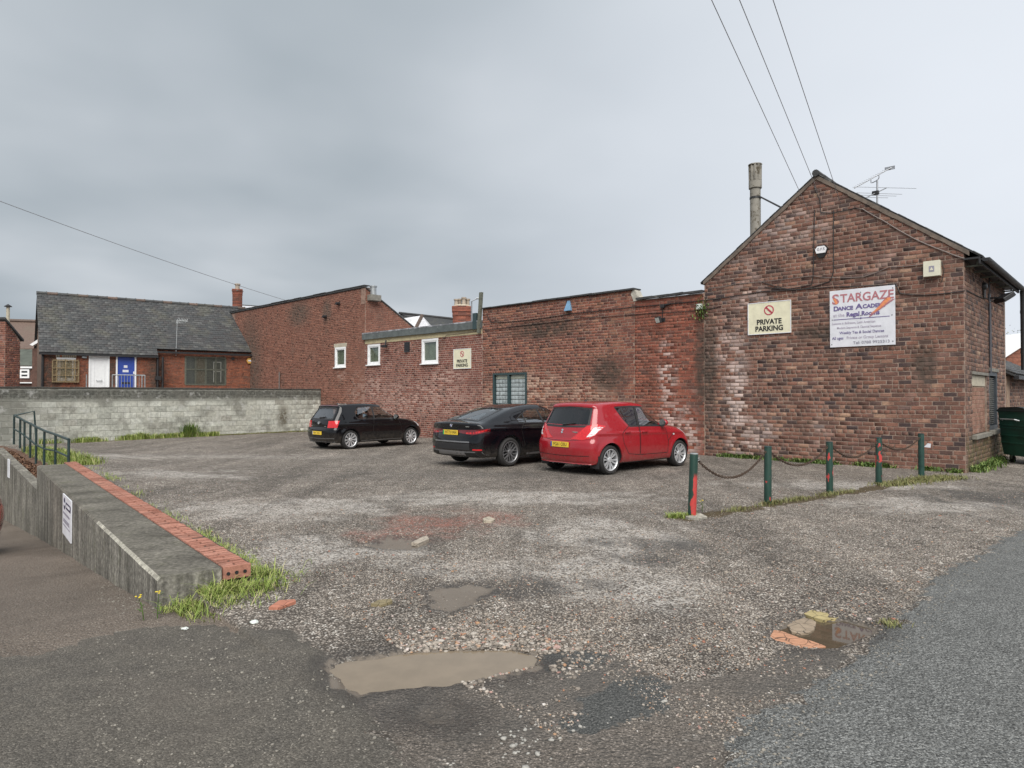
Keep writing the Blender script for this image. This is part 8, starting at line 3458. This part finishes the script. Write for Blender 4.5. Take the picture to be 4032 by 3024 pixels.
    if wz:
        Pq, n = car.cast([(-.4, wz[0], wz[2]), (-.4, wz[1], wz[2] + wz[3])], (1, 0, 0), .018)
        mb = MB()
        mb.tube([tuple(Pq[0]), tuple(Pq[1])], [.02, .010], 6)
        mb.build('wiper', M['dark_plastic'], t)
    # roof aerial
    ra = sp.get('aerial')
    if ra:
        mb = MB()
        mb.lathe([(.03, 0), (.012, .03), (0, .035)], 8, org=(ra[0], 0, ra[1]))
        mb.tube([(ra[0], 0, ra[1] + .02), (ra[0] - .16, 0, ra[1] + .19)], [.006, .004], 6)
        mb.build('aerial', M['dark_plastic'], t)
    # cabin: seats, wheel, dash
    for (sx, sy) in sp['seats']:
        s_ = link('seat', None, t, (sx, sy, .5))
        mb = MB()
        mb.bbox(-.02, .48, -.23, .23, -.12, .10, .05)
        mb.build('cushion', M['seat'], s_, True)
        bm = bmesh.new()
        bmesh.ops.create_cube(bm, size=1)
        bmesh.ops.subdivide_edges(bm, edges=bm.edges, cuts=2, use_grid_fill=True)
        for v in bm.verts:
            zz = (v.co.z + .5)
            v.co = Vector((v.co.x * .12 - zz * .16, v.co.y * .46 * (1 - .22 * zz), .06 + zz * .54))
        bmesh.ops.bevel(bm, geom=[e for e in bm.edges], offset=.01, segments=1, affect='EDGES')
        mb = MB()
        mb.bm(bm)
        mb.build('backrest', M['seat'], s_, True)
        mb = MB()
        mb.bbox(-.235, -.145, -.12, .12, .60, .76, .035)
        mb.build('headrest', M['seat'], s_, True)
    sx, sy, sz_ = sp['steer']
    mb = MB()
    pts = [(sx + .05 * math.sin(q), sy + .185 * math.cos(q), sz_ + .17 * math.sin(q)) for q in np.linspace(0, 2 * math.pi, 25)]
    mb.tube(pts, .016, 6, cap=False)
    mb.tube([(sx, sy - .17, sz_), (sx + .03, sy, sz_ - .02), (sx, sy + .17, sz_)], .018, 6)
    mb.build('steering_wheel', M['interior'], t, True)
    mb = MB()
    mb.bbox(sx + .1, sx + .55, -w + .14, w - .14, .66, sz_ + .06, .06)
    mb.build('dashboard', M['interior'], t, True)
    # exhaust
    for (ey, ez2) in sp.get('exhaust', []):
        mb = MB()
        mb.tube([(.10, ey, ez2), (.40, ey, ez2 + .02)], .028, 10)
        mb.build('exhaust', M['galv'], t, True)
    return t


def ring_yz(mb, r0, r1, x0, x1, n=24):
    vv, ff = [], []
    for k in range(n):
        a = 2 * math.pi * k / n
        for r_ in (r0, r1):
            for x_ in (x0, x1):
                vv.append((x_, r_ * math.cos(a), r_ * math.sin(a)))
    for k in range(n):
        i, j = k * 4, ((k + 1) % n) * 4
        ff += [(i, j, j + 2, i + 2), (i + 2, j + 2, j + 3, i + 3), (i, i + 1, j + 1, j)]
    mb.add(vv, ff)


def quad(bx0, bx1, z0, tx0, tx1, z1):
    return [(bx0, z0), (bx1, z0)], [(tx0, z1), (tx1, z1)]


# ---- red hatchback
HATCH = dict(
    L=3.85, w=.8475, H=1.52, R=.303, rimR=.222, arch=.355, axles=(.64, 3.07), style='s12', bow_r=.17, nr=3.0, bow_f=.42, crown=.05,
    sil=[(.20, .20), (.06, .25), (.02, .36), (0, .52), (.015, .66), (.055, .74), (.075, .85), (.125, 1.0), (.22, 1.17), (.33, 1.36), (.335, 1.43), (.42, 1.475), (.75, 1.505), (1.2, 1.515), (1.65, 1.495), (1.98, 1.43), (2.38, 1.22), (2.74, 1.03), (2.95, .985), (3.3, .935), (3.58, .83), (3.76, .68), (3.84, .52), (3.84, .36), (3.76, .24), (3.6, .20), (1.9, .19)],
    plan=[(-.2, .93), (.25, .965), (.7, 1.0), (1.8, 1.0), (2.8, .995), (3.3, .98), (4.1, .92)],
    prof=[(0, .92), (.2, .94), (.35, .985), (.55, 1.0), (.75, .99), (.9, .968), (1.0, .935), (1.2, .855), (1.4, .765), (1.6, .68)],
    crease=.012, crease_z=([0, 1, 3, 4], [.86, .84, .80, .78]), bumper_z=.72, fbumper_z=.62, sill_z=.33, gate_x=.75, gate_w=.66, bonnet_x=2.86, cab=(.35, 2.75),
    side_open=[[(1.30, .975), (2.48, .96), (1.98, 1.37), (1.5, 1.40), (.98, 1.385)]],
    end_open=[('r', [(0, 1.02), (.60, 1.03), (.53, 1.36), (0, 1.38)], .9), ('f', [(0, 1.06), (.66, 1.04), (.52, 1.38), (0, 1.41)], 1.9)],
    side_glass=[('side_window', [(1.62, .985), (2.44, .965)], [(1.66, 1.385), (1.97, 1.36)], M['glass']),
                ('side_window', [(1.28, .99), (1.58, .985)], [(1.14, 1.375), (1.62, 1.385)], M['glass_tint']),
                ('quarter_window', [(1.20, 1.02), (1.27, .99)], [(.99, 1.365), (1.12, 1.374)], M['glass_tint'])],
    trims=[([(1.30, .975), (2.0, .968), (2.50, .955), (2.22, 1.20), (1.98, 1.375), (1.5, 1.395), (.97, 1.375), (1.13, 1.14)], .03)],
    pillars=[((1.60, .975), (1.64, 1.39), .075), ((1.27, .985), (1.13, 1.38), .022), ((2.53, .965), (1.99, 1.38), .05)],
    doors=[[(1.62, .36), (2.60, .35), (2.62, .60), (2.52, .94), (1.62, .97)], [(1.06, .62), (1.22, .40), (1.60, .36), (1.60, .97), (1.27, .98), (1.02, .84)]],
    seams=[[(2.62, .62), (2.85, .80)]], handles=[(1.76, .845, .19), (1.18, .855, .17)], mirror=(2.40, .985), mirror_mat=M['paint_red'],
    lamps=[('tail_lamp', [(-.3, .62, .735), (-.16, .80, .715), (-.06, .92, .75)], [(.0, .78, 1.01), (.16, .92, 1.04), (.30, 1.03, 1.0)], (.72, -.7, 0), M['lamp_red']),
           ('clear_lens', [(-.11, .84, .76), (-.05, .91, .775)], [(.10, .88, .97), (.18, .95, .99), (.25, 1.0, .975)], (.72, -.71, 0), M['lamp_clear']),
           ('headlamp', [(4.0, .70, .66), (3.6, 1.0, .70)], [(3.9, .66, .80), (3.4, 1.0, .88)], (-.72, -.7, 0), M['lamp_clear']),
           ('side_repeater', [(2.80, 1.2, .74), (2.85, 1.2, .74)], [(2.80, 1.2, .775), (2.85, 1.2, .775)], (0, -1, 0), M['lamp_clear'])],
    rear_glass=dict(bot=[(-.4, -.62, 1.00), (-.4, 0, .985), (-.4, .62, 1.00)], top=[(-.4, -.55, 1.36), (-.4, 0, 1.385), (-.4, .55, 1.36)], dir=(1, 0, 0), mat=M['glass_tint']),
    front_glass=dict(bot=[(3.6, -.68, 1.03), (3.6, 0, 1.05), (3.6, .68, 1.03)], top=[(3.6, -.54, 1.38), (3.6, 0, 1.415), (3.6, .54, 1.38)], dir=(-1, 0, 0)),
    rear_lines=[([(-.62, .735), (-.3, .70), (.3, .70), (.62, .735)], .010, M['ink'], 'panel_gap'), ([(-.72, .40), (0, .385), (.72, .40)], .012, M['ink'], 'bumper_crease')],
    plate_z=.615, plate='FG61 OSU', emblem='s', emblem_z=.885, badges=[(.50, .90, .10, .016), (-.34, .875, .15, .026)], wiper=(.02, -.30, 1.015, .035), aerial=(.80, 1.505), band=M['blue_ink'],
    seats=[(1.5, .36), (1.5, -.36), (.85, .34), (.85, -.34)], steer=(2.05, -.36, .93), exhaust=[(.3, .22)], flap=True)
# ---- black three-door hatchback
POLO = dict(
    L=3.97, w=.841, H=1.47, R=.305, rimR=.225, arch=.352, axles=(.70, 3.16), style='s10', bow_r=.16, nr=3.0, bow_f=.40, crown=.045,
    sil=[(.20, .22), (.07, .27), (.02, .38), (0, .52), (.012, .64), (.05, .70), (.06, .80), (.085, .93), (.17, 1.06), (.32, 1.25), (.36, 1.34), (.37, 1.395), (.48, 1.425), (.8, 1.455), (1.3, 1.465), (1.75, 1.44), (2.1, 1.37), (2.5, 1.16), (2.85, .995), (3.1, .955), (3.45, .905), (3.72, .80), (3.88, .66), (3.96, .50), (3.95, .34), (3.86, .24), (3.7, .20), (2, .20)],
    plan=[(-.2, .93), (.25, .965), (.7, 1.0), (1.8, 1.0), (2.9, .995), (3.4, .98), (4.2, .92)],
    prof=[(0, .92), (.2, .94), (.35, .985), (.55, 1.0), (.75, .99), (.86, .972), (.95, .935), (1.15, .855), (1.35, .765), (1.55, .68)],
    crease=.014, crease_z=([0, 1, 3, 4], [.80, .79, .77, .76]), bumper_z=.68, fbumper_z=.60, sill_z=.32, gate_x=.75, gate_w=.62, bonnet_x=2.95, cab=(.35, 2.85),
    side_open=[[(.98, .955), (2.55, .935), (2.05, 1.33), (1.5, 1.365), (1.06, 1.33), (.93, 1.2)]],
    end_open=[('r', [(0, .99), (.57, 1.0), (.50, 1.30), (0, 1.33)], .9), ('f', [(0, 1.03), (.66, 1.01), (.52, 1.34), (0, 1.37)], 1.9)],
    side_glass=[('side_window', [(1.68, .95), (2.50, .935)], [(1.66, 1.352), (2.05, 1.318)], M['glass']),
                ('quarter_window', [(.99, .97), (1.60, .955)], [(1.06, 1.315), (1.60, 1.352)], M['glass'])],
    trims=[([(1.0, .955), (1.8, .945), (2.57, .93), (2.3, 1.16), (2.06, 1.335), (1.5, 1.362), (1.08, 1.33), (.95, 1.2), (.92, 1.05)], .028)],
    pillars=[((1.64, .95), (1.63, 1.36), .06), ((2.60, .945), (2.08, 1.34), .05)],
    doors=[[(1.62, .36), (2.70, .35), (2.74, .60), (2.62, .92), (1.62, .945), (1.56, .62)]],
    seams=[], handles=[(1.78, .80, .20)], mirror=(2.48, .96), mirror_mat=M['paint_black'],
    lamps=[('tail_lamp', [(-.22, .76, .695), (.04, .97, .70)], [(-.20, .79, .91), (.10, .99, .92)], (.72, -.7, 0), M['lamp_red']),
           ('headlamp', [(4.1, .70, .64), (3.7, 1.0, .66)], [(4.0, .66, .78), (3.6, 1.0, .82)], (-.72, -.7, 0), M['lamp_clear'])],
    rear_glass=dict(bot=[(-.4, -.60, .975), (-.4, 0, .965), (-.4, .60, .975)], top=[(-.4, -.51, 1.30), (-.4, 0, 1.325), (-.4, .51, 1.30)], dir=(1, 0, 0), mat=M['glass']),
    front_glass=dict(bot=[(3.7, -.68, 1.0), (3.7, 0, 1.02), (3.7, .68, 1.0)], top=[(3.7, -.54, 1.335), (3.7, 0, 1.37), (3.7, .54, 1.335)], dir=(-1, 0, 0)),
    rear_lines=[([(-.60, .69), (0, .665), (.60, .69)], .010, M['ink'], 'panel_gap'), ([(-.74, .365), (0, .35), (.74, .365)], .020, M['rim_dark'], 'bumper_crease'), ([(-.52, 1.385), (0, 1.40), (.52, 1.385)], .03, M['lamp_dark'], 'brake_light')],
    plate_z=.525, plate='', emblem='ring', emblem_z=.845, badges=[(-.36, .74, .08, .02), (.42, .74, .08, .02)], wiper=(.02, -.28, .995, .03), aerial=(.75, 1.45), band=M['louvre'],
    seats=[(1.55, .36), (1.55, -.36), (.9, .34), (.9, -.34)], steer=(2.12, -.36, .90), exhaust=[(.38, .24)],
    side_strips=[(1.1, 2.75, .02, (.265, .265), M['rim_dark'])])
# ---- black fastback saloon
GRAN = dict(
    L=4.78, w=.926, H=1.455, R=.338, rimR=.248, arch=.395, axles=(1.06, 3.92), style='y5', bow_r=.19, nr=2.8, bow_f=.50, crown=.05, wheel_in=-.01,
    sil=[(.26, .24), (.10, .27), (.03, .36), (.005, .55), (.02, .70), (.045, .82), (.05, .93), (.045, 1.015), (.085, 1.045), (.16, 1.05), (.35, 1.085), (.75, 1.20), (1.2, 1.325), (1.65, 1.415), (2.05, 1.448), (2.45, 1.438), (2.8, 1.375), (3.2, 1.19), (3.5, 1.05), (3.75, 1.005), (4.15, .955), (4.5, .86), (4.69, .70), (4.77, .52), (4.74, .34), (4.62, .24), (4.4, .21), (2.4, .19)],
    plan=[(-.2, .93), (.25, .965), (1.0, 1.0), (2.4, .985), (3.6, .995), (4.2, .98), (5.0, .92)],
    prof=[(0, .92), (.2, .93), (.35, .965), (.55, .985), (.75, 1.0), (.9, .985), (.98, .955), (1.08, .88), (1.25, .775), (1.4, .68), (1.55, .6)],
    crease=.016, crease_z=([0, 1, 3, 5], [.90, .885, .84, .80]), bumper_z=.70, fbumper_z=.62, sill_z=.31, gate_x=.85, gate_w=.68, gate_t=.2, bonnet_x=3.6, cab=(.75, 3.4),
    side_open=[[(1.42, 1.01), (3.2, .975), (2.75, 1.29), (2.3, 1.34), (1.85, 1.31), (1.55, 1.19), (1.36, 1.08)]],
    end_open=[('t', [(.36, 0), (.36, .54), (.95, .49), (1.26, .44), (1.30, 0)], 1.0), ('f', [(0, 1.08), (.70, 1.05), (.52, 1.33), (0, 1.365)], 2.6)],
    side_glass=[('side_window', [(2.33, 1.0), (3.12, .985)], [(2.27, 1.322), (2.74, 1.28)], M['glass']),
                ('side_window', [(1.68, 1.015), (2.26, 1.005)], [(1.66, 1.225), (2.19, 1.32)], M['glass']),
                ('quarter_window', [(1.43, 1.03), (1.63, 1.02)], [(1.40, 1.08), (1.62, 1.205)], M['glass'])],
    trims=[([(1.43, 1.005), (2.3, .99), (3.22, .965), (3.0, 1.13), (2.76, 1.29), (2.3, 1.342), (1.85, 1.305), (1.55, 1.185), (1.36, 1.08)], .026)],
    pillars=[((2.30, .99), (2.22, 1.34), .07), ((1.66, 1.005), (1.64, 1.23), .04), ((3.24, .98), (2.78, 1.30), .05)],
    doors=[[(2.30, .38), (3.28, .37), (3.36, .62), (3.24, .955), (2.28, .985)], [(1.50, .66), (1.62, .42), (2.27, .38), (2.26, .985), (1.56, 1.0), (1.44, .86)]],
    seams=[], handles=[(2.44, .865, .20), (1.62, .875, .20)], mirror=(3.06, .985), mirror_mat=M['paint_blue_black'],
    lamps=[('tail_lamp', [(-.34, .60, .81), (-.1, .86, .755), (.25, 1.08, .84)], [(-.34, .60, .865), (-.1, .86, .875), (.25, 1.08, .905)], (.72, -.7, 0), M['lamp_dark']),
           ('lamp_blade', [(-.2, .76, .785), (-.05, .90, .785), (.2, 1.05, .86)], [(-.2, .76, .81), (-.05, .90, .83), (.2, 1.05, .895)], (.72, -.7, 0), M['lamp_red']),
           ('headlamp', [(4.9, .70, .68), (4.5, 1.05, .72)], [(4.9, .66, .78), (4.4, 1.05, .84)], (-.72, -.7, 0), M['lamp_clear'])],
    rear_glass=dict(bot=[(.36, -.54, 1.9), (.33, 0, 1.9), (.36, .54, 1.9)], top=[(1.27, -.44, 1.9), (1.31, 0, 1.9), (1.27, .44, 1.9)], dir=(0, 0, -1), mat=M['glass']),
    front_glass=dict(bot=[(4.5, -.70, 1.06), (4.5, 0, 1.075), (4.5, .70, 1.06)], top=[(4.5, -.52, 1.33), (4.5, 0, 1.37), (4.5, .52, 1.33)], dir=(-1, 0, 0)),
    rear_lines=[([(-.66, .725), (-.3, .69), (.3, .69), (.66, .725)], .010, M['ink'], 'panel_gap'), ([(-.60, .60), (0, .60), (.60, .60)], .030, M['rim_dark'], 'bumper_crease'), ([(-.34, .835), (0, .84), (.34, .835)], .05, M['ink'], 'lamp_bar')],
    rear_patches=[([(-.60, .42), (.60, .42)], [(-.60, .56), (.60, .56)], M['dark_plastic'], 'bumper_inset', .004, .01), ([(-.86, .30), (.86, .30)], [(-.86, .385), (.86, .385)], M['rim_dark'], 'diffuser', .012, .03),
                  ([(-.80, .29), (-.50, .29)], [(-.74, .365), (-.46, .365)], M['ink'], 'diffuser_vent', .022, .02), ([(.50, .29), (.80, .29)], [(.46, .365), (.74, .365)], M['ink'], 'diffuser_vent', .022, .02),
                  ([(-.86, .415), (-.68, .415)], [(-.86, .445), (-.68, .445)], M['lamp_red'], 'reflector', .008, .01), ([(.68, .415), (.86, .415)], [(.68, .445), (.86, .445)], M['lamp_red'], 'reflector', .008, .01)],
    plate_z=.805, plate='HT73 VAN', emblem='roundel', emblem_z=.965, badges=[(-.50, .945, .16, .018)], aerial=None, band=plain('green_band', (.05, .35, .10), .4),
    seats=[(2.1, .38), (2.1, -.38), (1.35, .36), (1.35, -.36)], steer=(2.75, -.38, .92),
    side_strips=[(1.65, 3.4, .05, (.27, .27), M['rim_dark'])])


def place(sp, rear_contact, heading, zoff=0.0):
    """put the right rear wheel on a ground point"""
    c, s = math.cos(heading), math.sin(heading)
    xr, yr = sp['axles'][0], -(sp['w'] - .1)
    px, py = rear_contact
    ox, oy = px - (xr * c - yr * s), py - (xr * s + yr * c)
    fx, fy = ox + (sp['axles'][1] * c - yr * s), oy + (sp['axles'][1] * s + yr * c)
    return Vector((ox, oy, min(gz(px, py), gz(fx, fy)) + zoff))


NH = WF.rot + math.pi / 2        # nose towards the brick wall
p = G(2388, 1867)
redc = make_car('red_hatchback', 'red five door hatchback parked nose to the brick wall', HATCH, place(HATCH, (p.x, p.y), NH + R_(-5)), NH + R_(-5), M['paint_red'], 'cars parked along the brick wall')
redc.scale = (1.02, 1.02, 1.02)
p = G(1998, 1836)
blk = make_car('black_fastback', 'black four door fastback with dark wheels beside the red hatchback', GRAN, place(GRAN, (p.x, p.y), NH + R_(-1)), NH + R_(-1), M['paint_blue_black'], 'cars parked along the brick wall')
p = G(1375, 1769, -.07)
pol = make_car('black_hatchback', 'black three door hatchback parked by the white windows', POLO, place(POLO, (p.x, p.y), NH + R_(2)), NH + R_(2), M['paint_black'], 'cars parked along the brick wall')


# a second red hatchback stands down on the ramp, only its tail corner in the picture
def copy_tree(o, parent=None):
    c = o.copy()
    col.objects.link(c)
    c.parent = parent
    for ch in [x for x in bpy.data.objects if x.parent == o and not x.name.startswith('number_plate')]:
        copy_tree(ch, c)
    return c


tail = AT(18, 2060, 10.5)
hd = R_(200)
ramp_car = copy_tree(redc)
ramp_car.name = 'orange_hatchback'
ramp_car['label'] = 'orange red car on the ramp, only its corner showing at the left edge'
del ramp_car['group']
ramp_car.location = (tail.x - .36, tail.y + .25, gz(tail.x - 1.5, tail.y) + .07)
ramp_car.rotation_euler = (0, R_(-1), hd)
ids = {M['paint_red'].name: M['paint_orange']}


def recolour(o):
    for ch in [x for x in bpy.data.objects if x.parent == o]:
        for sl in ch.material_slots:
            if sl.material and sl.material.name in ids:
                m_ = ids[sl.material.name]
                sl.link = 'OBJECT'
                sl.material = m_
        recolour(ch)


recolour(ramp_car)
